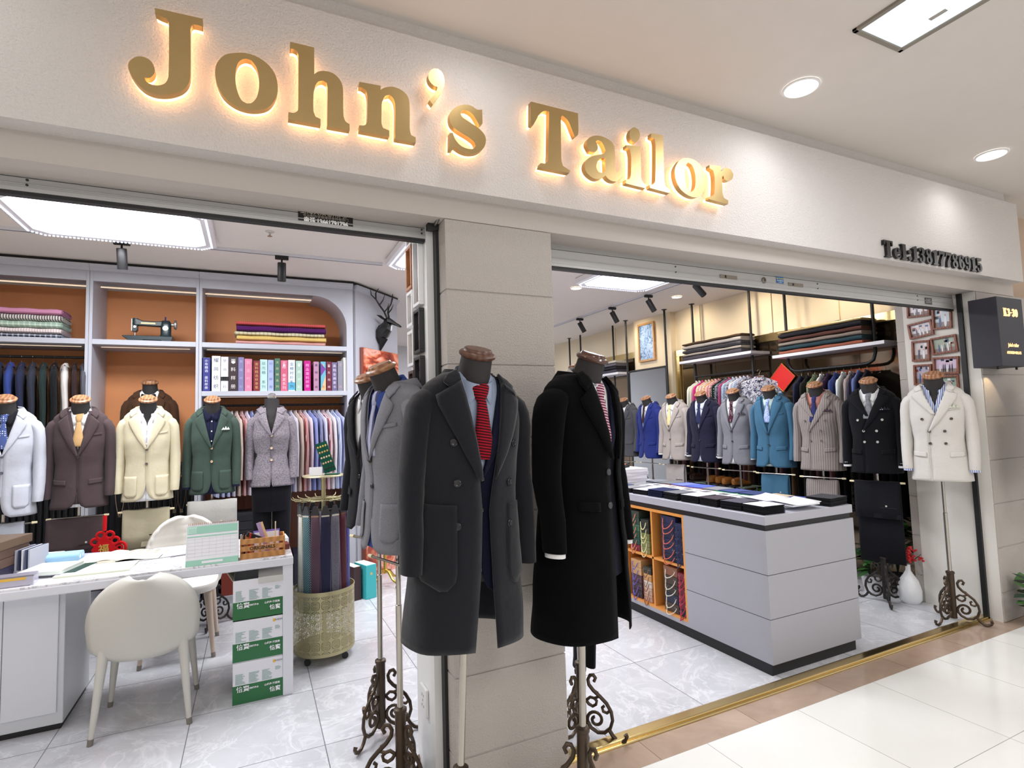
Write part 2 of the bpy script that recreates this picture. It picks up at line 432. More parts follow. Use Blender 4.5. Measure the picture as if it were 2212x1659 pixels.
struct('floor', bx(-6, 8, 2.228, 9.8, -.1, 0), M_SFLOOR)
struct('floor_mall', bx(-9, 11, -7, 1.98, -.1, 0), M_MFLOOR)
struct('floor_border', bx(-9, 11, 1.98, 2.14, -.1, .0), M_BORDER)
s = MB(); s.box(1.19, 4.67, 2.138, 2.228, -.05, .010); s.box(1.19, 4.67, 2.150, 2.205, .0, .022)
s.box(-6, .70, 2.138, 2.228, -.05, .010); s.box(-6, .70, 2.150, 2.205, .0, .022)
struct('trim_1', s, M_BRASS, bevel=.006)
struct('ceiling', bx(-6, 5.5, 2.3, 9.8, 2.88, 3.0), M_CEIL)
struct('ceiling_mall', bx(-9, 11, -7, 2.6, 3.075, 3.2), M_MCEIL)
struct('wall_fascia', bx(-6, 5.177, 1.992, 2.45, 2.402, 2.994), M_FASCIA)
s = MB().box(-6, 5.10, 2.03, 2.45, 2.994, 3.075); struct('trim_2', s, M_FASCIA)
struct('wall_beam', bx(-6, 5.20, 2.067, 2.30, 2.312, 2.402), M_BEAM)
struct('wall_inner_header', bx(-6, 5.177, 2.30, 2.45, 2.36, 2.88), M_CEIL)
def courses(x0, x1, y0, y1, ztop=2.312, z0=0):
    s = MB(); zs = [z for z in [.200 + .303 * i for i in range(-1, 8)] if z0 < z < ztop]
    e = [z0] + zs + [ztop]
    for a, b in zip(e, e[1:]): s.box(x0, x1, y0, y1, a + .003, b - .003)
    s.box(x0 + .004, x1 - .004, y0 + .004, y1, z0, ztop)
    return s
struct('wall_pillar', courses(.698, 1.190, 2.067, 2.45), M_STONE, bevel=.002)
struct('wall_right_pillar', courses(4.672, 7.5, 2.067, 2.62), M_STONE, bevel=.002)
s = MB().box(4.666, 4.68, 2.075, 2.15, 0, 2.312); struct('trim_3', s, M_JAMB)
struct('wall_photo_right', bx(4.67, 4.82, 2.17, 2.56, 0, 2.88), M_JAMB)
s = MB(); s.box(.655, .70, 2.19, 2.45, 0, 2.88); struct('wall_photo_left', s, M_WHITE)
s = MB(); s.box(.685, .70, 2.15, 2.19, 0, 2.32); s.box(1.188, 1.20, 2.15, 2.19, 0, 2.32); s.box(4.645, 4.672, 2.15, 2.18, 0, 2.32)
struct('trim_4', s, M_BLACK)
struct('wall_mall_right', bx(5.2, 7.5, 2.25, 2.6, 2.312, 3.2), M_TAN)
s = MB(); s.box(5.1, 5.25, 2.56, 9.8, 0, 2.9); s.box(4.82, 5.1, 2.40, 2.56, 0, 2.9); struct('wall_right', s, M_CREAM)
struct('wall_back', bx(-6, 5.25, 9.6, 9.8, 0, 2.9), plain('#d9d9de', .6))
struct('wall_left', bx(-3.4, -3.2, 2.3, 9.8, 0, 2.9), M_CREAM)
struct('wall_side_mall', bx(-9, -8.8, -7, 2.2, 0, 3.1), M_MCEIL)
# pilaster strips on the cream wall
s = MB()
for y in (6.95, 5.9, 5.15, 4.1, 3.35): s.box(5.085, 5.1, y, y + .05, 2.36, 2.88)
s.box(5.02, 5.1, 5.62, 6.40, 0, 2.88)
struct('trim_5', s, M_CREAM)
# grey baseboard band by the pots is part of the mirrored wall
mirror_m = plain('#8d7c66', .07, .95)
t = thing('bronze_mirror', 'large bronze tinted mirror panel in a brass frame covering the right wall', 'mirror', (5.09, 4.1, 0))
s = MB()
for i, y in enumerate(linsp(-1.5, 1.42, 6)[:-1]): s.box(-.004, .008, y + .002, y + .584 - .002, .0, 2.265)
s.build('mirror_pane', mirror_m, t, smooth=0)
s = MB(); s.box(-.03, .005, -1.54, 1.51, 2.268, 2.352); s.box(-.03, .005, 1.425, 1.51, 0, 2.268); s.build('brass_frame', M_BRASS, t, smooth=0, bevel=.003)
t = thing('bronze_mirror', 'smaller bronze mirror panel with olive top high on the right wall further back', 'mirror', (5.09, 6.9, 0))
bx(-.004, .006, -.45, .42, .3, 2.4).build('mirror_pane', mirror_m, t, smooth=0)
bx(-.02, .006, -.47, .44, 2.36, 2.45).build('brass_frame', M_BRASS, t, smooth=0)

# ------------------------------------------------------------------ roller shutters
def shutter(x0, x1, z0, z1, label, screws):
    t = thing('roller_shutter', label, 'shutter', ((x0 + x1) / 2, 2.2, z0)); L = (x1 - x0) / 2; h = z1 - z0
    al = plain('#b7b6b5', .45, .35, var=.06)
    s = MB(); s.box(-L, L, 0, .022, .012, h * .62); s.box(-L, L, .003, .02, h * .62 + .003, h + .02); s.box(-L, L, -.004, .024, .0, .014)
    s.box(-L, L, -.003, .0, h * .3, h * .3 + .004); s.build('bottom_rail', al, t, smooth=0, bevel=.0015)
    bx(-L, L, .002, .03, -.012, .001).build('rubber_seal', M_BLACK, t, smooth=0)
    bx(-L, L, .02, .06, h + .0, h + .06).build('rolled_slat', M_DARK, t, smooth=0)
    for sx in screws:
        for dz in (.3, .52): MB().lathe([(.004, 0), (.004, .003), (.002, .004)], 8, (sx - (x0 + x1) / 2, 0, h * dz), ax='y').build('screw', M_DARK, t)
    return t
sh1 = shutter(-5.5, .688, 2.262, 2.335, 'raised metal roller shutter over the left opening, with a black phone sticker', (-.66, .64))
sh2 = shutter(1.195, 4.65, 2.205, 2.335, 'raised metal roller shutter over the right opening with recessed handles', (1.24, 2.02, 3.15, 4.2))
t = sh2; cx = (1.195 + 4.65) / 2
for hx in (2.40, 2.95):
    s = MB(); s.box(hx - cx - .065, hx - cx + .065, -.004, .0, .035, .055); o = s.build('handle', plain('#8b8378', .5, .5), t, smooth=0, bevel=.001)
    bx(hx - cx - .03, hx - cx - .02, -.006, .0, .038, .052).build('keyhole', M_BLACK, o, smooth=0)
MB().lathe([(.018, 0), (.018, .004), (.012, .008), (.006, .008), (.005, .003)], 14, (2.68 - cx, 0, .05), ax='y').build('lock', plain('#7e776c', .4, .8), t)
def sticker(name, label, x, z, w, h, y, bg, rows):
    t = thing(name, label, 'sticker', (x, y, z)); bx(-w / 2, w / 2, -.001, .0005, -h / 2, h / 2).build('backing', plain(bg, .4), t, smooth=0)
    for body, size, zz, col, sx, b in rows: text(body, 'print', size, plain(col, .4), t, (0, -.0015, zz), bold=b, sx=sx, depth=.0002)
    return t
sticker('shutter_sticker', 'black and white sticker with a phone number on the left shutter', .255, 2.298, .205, .062, 2.199, '#0c0c0e',
        [('上海大众卷闸门厂', .024, .017, '#c9c0a8', 1.0, 0), ('专业制作安装维修各种卷帘门', .0125, .0, '#a8a094', 1.05, 0), ('电话.13661791796', .025, -.018, '#ffffff', .86, .0012)])
sticker('shutter_sticker', 'small blue sticker beside the lock of the right shutter', 2.815, 2.268, .062, .04, 2.199, '#2c6ca8',
        [('卷帘门专业维修', .009, .008, '#f2e86a', 1, 0), ('电动门维修安装', .0075, -.004, '#ffffff', 1, 0), ('24小时服务', .006, -.0135, '#ffffff', 1, 0)])
sticker('shutter_sticker', 'small black sticker at the right end of the right shutter', 4.33, 2.245, .085, .045, 2.199, '#1c1c20',
        [('上海大众卷闸门厂', .010, .011, '#c8c8c8', .9, 0), ('电话.13661791796', .010, -.011, '#d8d8d8', .85, 0), ('安装维修', .009, 0, '#bbbbbb', .9, 0)])
t = thing('door_bolt', 'metal bolt sticking out at the top corner of the left opening beside the pillar', 'bolt', (.68, 2.14, 2.305))
MB().tube([(0, 0, 0), (.0, -.05, .012)], .007, 8).build('rod', plain('#9a9690', .3, .9), t); bx(-.03, .015, 0, .03, -.02, .02).build('bracket', M_BLACK, t, smooth=0)

# ------------------------------------------------------------------ ceilings: lights, tracks, sprinkler
def downlight(x, y, z, r, lab, col, st, grp):
    t = thing('downlight', lab, 'light', (x, y, z), 0, grp)
    MB().lathe([(r * 1.12, 0), (r * 1.12, -.006), (r, -.008), (r * .97, -.003)], 32, caps=False).build('trim_ring', M_WHITE, t)
    MB().lathe([(r * .98, -.004), (r * .5, -.005)], 32).build('glowing_disc', glow(col, st), t)
for x, y, lab in ((2.425, 1.708, 'round white downlight in the mall ceiling above the last letters of the sign'),
                  (4.215, 1.72, 'round white downlight in the mall ceiling near the right end of the fascia')):
    downlight(x, y, 3.073, .075, lab, '#ffffff', 6, 'downlights in the mall ceiling')
downlight(.78, 1.70, 3.073, .075, 'round mall ceiling downlight above the apostrophe, outside the picture', '#ffffff', 6, 'downlights in the mall ceiling')
for x, y, lab in ((3.10, 4.88, 'small round warm downlight in the store ceiling beside the crystal ceiling lamp'),
                  (4.47, 4.87, 'small round warm downlight in the store ceiling near the right wall')):
    downlight(x, y, 2.878, .055, lab, '#fff0d8', 7, 'downlights in the store ceiling')
t = thing('ceiling_panel_light', 'rectangular recessed mall ceiling light with a dusty grey frame', 'light', (2.43, 1.02, 3.075))
w, d = .165, .33
s = MB()
for a in ((-w, w, d - .02, d), (-w, w, -d, -d + .02), (-w, -w + .02, -d, d), (w - .02, w, -d, d)): s.box(*a, -.012, .01)
s.build('frame', plain('#8f887d', .7, var=.2), t, smooth=0, bevel=.002)
bx(-w + .018, w - .018, -d + .018, d - .018, -.004, .0).build('diffuser', glow('#dfeaf0', .75), t, smooth=0)
bx(.06, .08, .10, .16, -.006, -.003).build('clip', plain('#a9a49b', .6), t, smooth=0)

def crystal_lamp(x0, x1, y0, y1, lab, st):
    t = thing('ceiling_lamp', lab, 'light', ((x0 + x1) / 2, (y0 + y1) / 2, 2.88)); a, b = (x1 - x0) / 2, (y1 - y0) / 2; c = .07
    def octo(k, z):
        return [(sx * (a - k - (c if i else 0)) if True else 0, sy * (b - k - (0 if i else c)), z) for sx, sy, i in ((1, -1, 0), (1, 1, 0), (1, 1, 1), (-1, 1, 1), (-1, 1, 0), (-1, -1, 0), (-1, -1, 1), (1, -1, 1))]
    MB().loft([octo(0, -.005), octo(0, -.055), octo(.02, -.065), octo(.065, -.065), octo(.07, -.05)]).build('frame', plain('#f2f2f6', .25), t, smooth=0)
    MB().loft([octo(.075, -.05), octo(.08, -.062)]).build('diffuser', glow('#f4f6ff', st), t, smooth=0)
    s = MB(); per = []
    P = octo(.03, -.068)
    for i in range(8):
        p, q = Vector(P[i]), Vector(P[(i + 1) % 8]); n = max(2, int((q - p).length / .022))
        for j in range(n): per.append(p.lerp(q, j / n))
    for p in per: s.ball(p, .0085, 5, sz=.9)
    o = s.build('crystal_border', glow('#e8ecff', .9), t, smooth=0)
    return t
crystal_lamp(-1.36, -.25, 3.78, 4.57, 'large rectangular LED ceiling lamp with beaded crystal rim over the desk', 3.5)
crystal_lamp(2.88, 3.76, 4.05, 4.62, 'rectangular LED ceiling lamp with crystal rim seen through the right opening', 3.5)
crystal_lamp(2.70, 3.72, 7.0, 8.2, 'bright LED ceiling lamp with crystal rim at the back of the store', 5)
crystal_lamp(1.0, 1.85, 3.8, 4.6, 'LED ceiling lamp with crystal rim hidden behind the stone pillar', 3.5)  # extra lamp out of sight, added to light the store

def track(x0, y0, x1, y1, lab):
    t = thing('lighting_track', lab, 'track'); L = sqrt((x1 - x0) ** 2 + (y1 - y0) ** 2); t.location = (x0, y0, 2.88); t.rotation_euler = (0, 0, math.atan2(y1 - y0, x1 - x0))
    bx(0, L, -.017, .017, -.022, 0).build('channel', plain('#e4e4ea', .4), t, smooth=0); bx(0, L, -.004, .004, -.0235, -.021).build('slot', M_DARK, t, smooth=0)
    return t
track(-2.4, 4.66, 1.0, 4.66, 'white lighting track along the ceiling in front of the shelving wall')
track(4.02, 3.0, 4.02, 7.2, 'white lighting track running back along the right side of the store ceiling')
def spot(x, y, tx, ty, lab, tilt=.42, lit=True, pw=14):
    t = thing('track_spotlight', lab, 'light', (x, y, 2.858), 0, 'black track spotlights')
    bx(-.05, .05, -.016, .016, -.03, 0).build('adapter', M_BLACK, t, smooth=0, bevel=.003)
    MB().tube([(0, 0, -.03), (0, 0, -.06)], .007).build('swivel', M_BLACK, t)
    d = Vector((tx - x, ty - y, -(sqrt((tx - x) ** 2 + (ty - y) ** 2) + .001) / math.tan(tilt))).normalized()
    q = d.to_track_quat('-Z', 'Y').to_matrix().to_4x4()
    b = MB(); b.T = Matrix.Translation((0, 0, -.075)) @ q
    b.lathe([(.0, .02), (.029, .02), (.032, .015), (.032, -.125), (.030, -.13), (.026, -.128), (.024, -.105)], 20, caps=False)
    b.build('barrel', plain('#1d1d1f', .45), t)
    e = MB(); e.T = Matrix.Translation((0, 0, -.075)) @ q; e.lathe([(.0245, -.108), (.01, -.109)], 16); e.build('lens', glow('#fff2df', 5), t)
    if lit:
        p = Vector((x, y, 2.858 - .075)) + d * .14
        lamp('SPOT', 'track_beam', p, pw, (1, .93, .84), .03, p + d, 75, .7)
spot(-.86, 4.66, -.8, 5.6, 'black cylinder track spotlight in front of the left shelf bays', .25, pw=26)
spot(.20, 4.66, .2, 5.5, 'black cylinder track spotlight in front of the right shelf bay', .18, pw=26)
spot(4.02, 6.27, 4.9, 6.1, 'farthest black spotlight on the right ceiling track', .5)
spot(4.02, 5.52, 4.9, 5.4, 'second black spotlight from the back on the right ceiling track', .5)
spot(4.02, 4.83, 4.9, 4.7, 'third black spotlight from the back on the right ceiling track', .55)
spot(4.02, 4.10, 4.95, 4.0, 'nearest black spotlight on the right ceiling track, tilted most', .8)
t = thing('sprinkler', 'small ceiling sprinkler head on the store ceiling', 'sprinkler', (.10, 4.16, 2.88))
MB().lathe([(.03, 0), (.03, -.004), (.008, -.006), (.006, -.03)], 14).build('body', plain('#d8d4ce', .4), t); MB().lathe([(.016, -.034), (.018, -.036)], 12).build('deflector', plain('#b9a28c', .3, .7), t)
# warm wash inside the right bay wall
for y in (3.2, 4.2, 5.2, 6.2):
    lamp('SPOT', 'wall_washer', (4.55, y, 2.84), 16, (1, .84, .62), .05, (5.1, y, 2.2), 120, .8)

# ------------------------------------------------------------------ the sign

M_GOLD = plain('#c6ab78', .36, 1, bump=.15, bs=25, var=.12)
names = {'J': 'J', 'o': 'o after the J', 'h': 'h', 'n': 'n', "'": 'apostrophe', 's': 's', 'T': 'T', 'a': 'a', 'i': 'i', 'l': 'l', 'o2': 'o before the final r', 'r': 'r at the end'}
for k_, loops in SIGN.items():
    L = [[(x / 1000, z / 1000) for x, z in lp] for lp in loops]
    xs = [p[0] for p in L[0]]; zs = [p[1] for p in L[0]]; cx0, cz0 = sum(xs) / len(xs), min(zs)
    L = [[(x - cx0, z - cz0) for x, z in lp] for lp in L]
    what = 'apostrophe' if k_ == "'" else 'letter ' + names[k_]
    t = thing('sign_letter', 'backlit gold ' + what + ' of the shop sign on the fascia', 'letter', (cx0, 1.992, cz0), 0, 'gold letters of the shop sign')
    outline('letter_body', L, M_GOLD, t, -.048, .026)
    outline('light_layer', L, glow('#ffc890', 3.4), t, -.026, .016, grow=-.001)

# condensed slab digits on a 6 x 10 grid: outer loop, then holes
GL = {
 'T': [[(0, 10), (7, 10), (7, 7), (6.4, 7), (5.8, 9.1), (4.9, 9.3), (4.9, .9), (5.9, .6), (5.9, 0), (1.1, 0), (1.1, .6), (2.1, .9), (2.1, 9.3), (1.2, 9.1), (.6, 7), (0, 7)]],
 'e': [[(2.9, 7), (4.5, 6.3), (5.2, 4.6), (5.2, 3.3), (2.1, 3.3), (2.3, 1.5), (3.3, 1), (4.4, 1.5), (4.9, 2.4), (5.3, 2.1), (4.6, .6), (2.9, 0), (1.1, .7), (.2, 2.2), (0, 3.6), (.3, 5.1), (1.2, 6.4)], [(2.1, 4.2), (3.2, 4.2), (3.1, 5.9), (2.8, 6.3), (2.4, 6)]],
 'l': [[(0, 10), (3.6, 10), (3.6, .9), (4.5, .6), (4.5, 0), (0, 0), (0, .6), (.9, .9), (.9, 9.1), (0, 9.3)]],
 ':': [[(.5, 6.6), (1.5, 7), (2.5, 6.6), (2.9, 5.6), (2.5, 4.6), (1.5, 4.2), (.5, 4.6), (.1, 5.6)], [(.5, 2.4), (1.5, 2.8), (2.5, 2.4), (2.9, 1.4), (2.5, .4), (1.5, 0), (.5, .4), (.1, 1.4)]],
 '1': [[(2.4, 10), (3.7, 10), (3.7, .9), (4.7, .6), (4.7, 0), (0, 0), (0, .6), (1, .9), (1, 8), (.1, 7.9), (0, 8.5), (1.3, 9)]],
 '3': [[(2.6, 10), (4.4, 9.4), (5, 8), (4.8, 6.4), (3.9, 5.4), (4.9, 4.5), (5.2, 2.8), (4.6, .9), (2.6, 0), (.8, .5), (.1, 1.9), (.5, 2.9), (1.4, 3), (2, 2.2), (1.7, 1.1), (2.5, .8), (2.9, 1.5), (2.9, 3.8), (2.4, 4.8), (1.5, 5), (1.5, 5.6), (2.4, 5.8), (2.7, 6.8), (2.7, 8.6), (2.3, 9.2), (1.7, 9), (2, 8.2), (1.4, 7.3), (.5, 7.4), (.2, 8.4), (1, 9.6)]],
 '8': [[(2.6, 10), (4.4, 9.3), (4.9, 7.8), (4.3, 6.2), (3.6, 5.5), (4.8, 4.5), (5.3, 2.7), (4.6, .9), (2.6, 0), (.7, .8), (0, 2.5), (.6, 4.1), (1.5, 4.9), (.6, 5.8), (.2, 7.5), (.9, 9.2)], [(2.6, 9.2), (3.2, 8.3), (3.1, 6.9), (2.9, 6.2), (2, 7.2), (1.9, 8.5)], [(2.5, .8), (3.3, 1.4), (3.3, 2.7), (2.4, 4.2), (1.7, 3.2), (1.7, 1.6)]],
 '7': [[(0, 10), (5.3, 10), (5.3, 8.4), (4, 5.2), (3.7, 2.4), (3.8, 0), (1, 0), (1.3, 3), (2.6, 6), (3.8, 7.9), (1.3, 7.9), (.8, 7), (0, 7)]],
 '6': [[(2.8, 10), (4.6, 9.4), (5, 8.2), (4.4, 7.2), (3.5, 7.3), (3.2, 8.2), (3.4, 8.9), (2.9, 9.2), (2.2, 8), (2.1, 5.4), (3, 6.1), (4.5, 5.5), (5.3, 3.4), (4.8, 1.1), (2.7, 0), (.8, .9), (0, 3.6), (.1, 6.6), (1.1, 9.1)], [(2.7, .8), (3.2, 1.8), (3.2, 4.2), (2.8, 5.1), (2.2, 4.2), (2.2, 1.6)]],
 '5': [[(.4, 10), (4.9, 10), (4.6, 8.1), (1, 8.1), (.9, 6.1), (2.2, 6.6), (4.3, 5.9), (5.3, 3.4), (4.5, .9), (2.3, 0), (.6, .6), (0, 1.9), (.5, 2.9), (1.4, 2.8), (1.8, 1.9), (1.6, 1), (2.4, .8), (3.1, 2), (3.1, 4.3), (2.5, 5.3), (1.2, 4.7), (.4, 4.9)]],
 '0': [[(2.6, 10), (4.5, 8.8), (5.2, 5), (4.5, 1.2), (2.6, 0), (.7, 1.2), (0, 5), (.7, 8.8)], [(2.6, 9.1), (3.1, 7.8), (3.1, 2.2), (2.6, .9), (2.1, 2.2), (2.1, 7.8)]],
 'K': [[(0, 10), (3.6, 10), (3.6, 9.4), (2.9, 9.2), (2.9, 5.6), (4.8, 9.1), (4.2, 9.4), (4.2, 10), (6.5, 10), (6.5, 9.4), (5.7, 9.1), (4.3, 6.7), (6.1, .9), (6.9, .6), (6.9, 0), (3.7, 0), (3.7, .6), (4.1, .9), (3.1, 4.9), (2.9, 4.5), (2.9, .8), (3.6, .6), (3.6, 0), (0, 0), (0, .6), (.8, .9), (.8, 9.1), (0, 9.4)]],
 '-': [[(0, 5.6), (2.6, 5.6), (2.6, 4.2), (0, 4.2)]],
}
GL['9'] = [[(5.3 - x, 10 - z) for x, z in lp] for lp in GL['6']]
def glyph_loops(ch, sx, sz): return [[(x * sx, z * sz) for x, z in lp] for lp in GL[ch]]
M_TEL = plain('#121216', .25)
xp = 3.468; ordn = ['first', 'second', 'third', 'fourth', 'fifth', 'sixth', 'seventh', 'eighth', 'ninth', 'tenth', 'eleventh']
W = {'T': 7, 'e': 5.3, 'l': 4.5, ':': 3, '1': 4.7, '-': 2.6, 'K': 6.9}
adv = [.097, .090, .075, .052, .083, .083, .083, .067, .072, .083, .080, .080, .080, .075, .08]
chars = 'Tel:13817786915'; sc_ = (4.578 - 3.468) / (sum(W.get(c, 5.3) for c in chars) + .75 * 14)
di = 0
for i, ch in enumerate(chars):
    H = .0103 if ch in 'T' else .0098
    if ch in 'Tel:': lab = {'T': 'black raised letter T starting the phone line', 'e': 'black raised letter e in the phone line', 'l': 'black raised letter l in the phone line', ':': 'black raised colon in the phone line'}[ch]
    else: lab = 'black raised digit %s, %s digit of the phone number' % (ch, ordn[di]); di += 1
    t = thing('phone_number_character', lab + ' on the fascia', 'character', (xp, 1.992, 2.415), 0, 'black phone line on the fascia')
    outline('character_body', glyph_loops(ch, sc_ * .98, H), M_TEL, t, -.010, .016)
    xp += (W.get(ch, 5.3) + .75) * sc_

# black kiosk number box
t = thing('number_box', 'black wall box with the lit number K3-30 beside the right opening', 'sign', (4.715, 1.98, 1.755))
mk = plain('#2a2a34', .55)
bx(-.17, .17, -.08, .085, 0, .475).build('box_body', mk, t, smooth=0, bevel=.003)
gk = glow('#ffc78a', 1.35)
x = -.098
for ch in 'K3-30':
    outline('lit_digit' if ch != 'K' else 'lit_letter', [[(px + x, pz) for px, pz in lp] for lp in glyph_loops(ch, .0066, .0056)], gk, t, -.082, .004).location.z = .343
    x += (W.get(ch, 5.3) + .8) * .0066
text("John's tailor", 'lit_text', .034, gk, t, (-.005, -.083, .144), bold=.0008, sx=.86)
text("ADDRESS+BELLA'S", 'lit_text', .026, gk, t, (-.005, -.083, .092), bold=.0005, sx=.9)
for sx in (-.13, .12): bx(sx, sx + .012, -.04, -.03, -.018, 0).build('lamp_foot', M_BLACK, t, smooth=0)
lamp('SPOT', 'number_box_glow', (4.70, 1.95, 1.745), 1.6, (1, .72, .42), .004, (4.70, 2.08, 1.5), 80, .3)

# ------------------------------------------------------------------ tailor's dummies and their clothes
# local frame: origin on the floor under the pole, front towards -Y
NX = 2.35
TORSO = tab([(1.662, .080, .064), (1.648, .096, .070), (1.630, .124, .079), (1.612, .148, .086), (1.592, .163, .093), (1.56, .169, .101), (1.50, .169, .112),
             (1.42, .165, .122), (1.34, .152, .118), (1.27, .145, .110), (1.20, .150, .112), (1.10, .163, .120), (1.00, .174, .126), (.85, .188, .132), (.70, .196, .136)])
FEM = tab([(1.662, .066, .056), (1.648, .080, .062), (1.630, .104, .072), (1.610, .126, .080), (1.588, .140, .088), (1.56, .147, .098), (1.50, .148, .112),
           (1.42, .150, .124), (1.34, .134, .108), (1.27, .122, .098), (1.20, .132, .106), (1.10, .160, .122), (1.00, .172, .128), (.85, .176, .130)])
def tofx(u): u = max(-1, min(1, u)); return asin(math.copysign(abs(u) ** (NX / 2), u))
def sp_(t, a, b):
    s, c = sin(t), cos(t)
    return (math.copysign(a * abs(s) ** (2 / NX), s), -math.copysign(b * abs(c) ** (2 / NX), c))
def fpt(T, x, z, off):
    """point on the front of a torso, pushed out by off"""
    a, b = T(z); u = min(.999, abs(x) / a); y = -b * (1 - u ** NX) ** (1 / NX)
    nx = math.copysign((u ** (NX - 1)) / a, x); ny = -((abs(y) / b) ** (NX - 1)) / b; L = sqrt(nx * nx + ny * ny)
    return (x + nx / L * off, y + ny / L * off, z)
def shell(m, T, zs, eL, eR, n=46, off=0, fold=0, mi=0, ripple=0):
    rows = []
    for z in zs:
        a, b = T(z); tr = tofx(eR(z) / a); tl = 2 * pi + tofx(eL(z) / a); row = []
        for t in linsp(tr, tl, n):
            f = off + fold * max(0, (1.3 - z)) * sin(t * 7 + z * 2) + ripple * sin(z * 31 + 2.2 * sin(t * 3)) * sin(t * 2)
            x, y = sp_(t, a + f, b + f); row.append((x, y, z))
        rows.append(row)
    m.grid(rows, mi); return m
def zsamp(z0, z1, n, extra=()):
    return sorted(set([round(z, 4) for z in linsp(z0, z1, n)] + [z for z in extra if z0 < z < z1]))
def ruled(T, inner, outer, off, n=14, k=6, lift=.004):
    rows = []
    for i in range(n):
        t = i / (n - 1); (x0, z0), (x1, z1) = inner(t), outer(t); row = []
        for j in range(k):
            s = j / (k - 1); row.append(fpt(T, lerp(x0, x1, s), lerp(z0, z1, s), off + lift * sin(pi * min(1, s * 1.0)) ))
        rows.append(row)
    return rows
def poly_t(pts):
    L = [0]
    for p, q in zip(pts, pts[1:]): L.append(L[-1] + sqrt(sum((a - b) ** 2 for a, b in zip(p, q))))
    def f(t):
        d = t * L[-1]
        for i in range(len(pts) - 1):
            if d <= L[i + 1] + 1e-9:
                u = (d - L[i]) / max(1e-9, L[i + 1] - L[i]); return tuple(lerp(a, b, u) for a, b in zip(pts[i], pts[i + 1]))
        return pts[-1]
    return f
def line_z(pts):
    f = tab([(z, x) for x, z in pts]); ps = sorted((z, x) for x, z in pts)
    def g(z):
        if z <= ps[0][0]: return ps[0][1]
        if z >= ps[-1][0]: return ps[-1][1]
        for p, q in zip(ps, ps[1:]):
            if z <= q[0]: return lerp(p[1], q[1], (z - p[0]) / (q[0] - p[0]))
    return g

M_WOODCAP = None
def m_wood(c1, c2, rough=.35, sc=14):
    key = ('w', c1, c2, rough, sc)
    if key in MATS: return MATS[key]
    k = N('wood'); v = k.obj((1, 1, 1)); w = k.n('ShaderNodeTexWave', i_Scale=sc, i_Distortion=5, i_Detail=2); w.inputs['Detail Scale'].default_value = 1.5; k.l(v, w.inputs['Vector'])
    k.base(k.mix(w.outputs[0], lin(c1), lin(c2)), rough); MATS[key] = k.m; return k.m
M_CAP = m_wood('#86583c', '#b28560'); M_CAP2 = m_wood('#52362b', '#6b4a3a')
M_NECK = plain('#2b2829', .75)
M_CHROME = plain('#b9b4ac', .22, 1)
M_IRON = plain('#55483c', .45, .7, var=.5)
M_IRON2 = plain('#3a3634', .45, .7, var=.3)
M_TIP = plain('#f0e2b8', .35)

def tilt_mat(a, px=.03, pz=1.57):
    return Matrix.Translation((0, px, pz)) @ Matrix.Rotation(a, 4, 'X') @ Matrix.Translation((0, -px, -pz))
def spiral_leg():
    """one flat cast scroll leg in the +X half plane"""
    m = MB()
    def arc(cx, cz, r0, r1, a0, a1, n=16): return [(cx + lerp(r0, r1, i / (n - 1)) * cos(radians(lerp(a0, a1, i / (n - 1)))), 0, cz + lerp(r0, r1, i / (n - 1)) * sin(radians(lerp(a0, a1, i / (n - 1))))) for i in range(n)]
    big = arc(.058, .262, .014, .024, -60, 160, 9)[::-1]
    big = [(.050, 0, .262), (.058, 0, .278), (.048, 0, .292), (.032, 0, .288), (.022, 0, .268), (.026, 0, .245), (.045, 0, .222), (.075, 0, .198), (.105, 0, .170), (.125, 0, .135), (.130, 0, .098), (.118, 0, .062), (.092, 0, .040), (.060, 0, .036), (.030, 0, .052), (.012, 0, .078)]
    m.tube(big, .0085, 6)
    m.tube([(.112, 0, .055), (.128, 0, .030), (.146, 0, .014), (.166, 0, .010), (.184, 0, .018), (.192, 0, .034), (.186, 0, .044)], [.009, .009, .0085, .0085, .0085, .009, .011], 6)
    m.tube(arc(.052, .092, .040, .012, 200, -250, 22), .0075, 6)
    m.tube([(.010, 0, .175), (.022, 0, .158), (.040, 0, .150), (.056, 0, .160), (.060, 0, .176), (.05, 0, .186)], .007, 6)
    m.tube([(.122, 0, .142), (.105, 0, .128), (.088, 0, .133), (.084, 0, .150), (.094, 0, .158)], .007, 6)
    m.tube([(.045, 0, .222), (.065, 0, .212), (.068, 0, .196), (.05, 0, .187), (.03, 0, .19), (.012, 0, .175)], .007, 6)
    return m
LEG_ME = None
def stand(t, iron, pole_top=1.15, rot=.5, tilt=0, chrome=None):
    global LEG_ME
    base = MB().lathe([(.0, .03), (.021, .03), (.022, .33), (.026, .333), (.026, .345), (.018, .35)], 14).build('stand_socket', iron, t)
    if LEG_ME is None:
        o = spiral_leg().build('scroll_leg', iron, t); LEG_ME = o.data
    else:
        o = bpy.data.objects.new('scroll_leg', LEG_ME); COL.objects.link(o); o.parent = t
        o.material_slots[0].link = 'OBJECT'; o.material_slots[0].material = iron
    o.location = (.012 * cos(rot), .012 * sin(rot), 0); o.rotation_euler = (0, 0, rot)
    for k in (1, 2):
        a = rot + k * 2 * pi / 3; c = o.copy(); COL.objects.link(c); c.location = (.012 * cos(a), .012 * sin(a), 0); c.rotation_euler = (0, 0, a)
    MB().lathe([(.0125, .33), (.0125, .75), (.010, .752), (.010, pole_top)], 12).build('pole', chrome or M_CHROME, t)

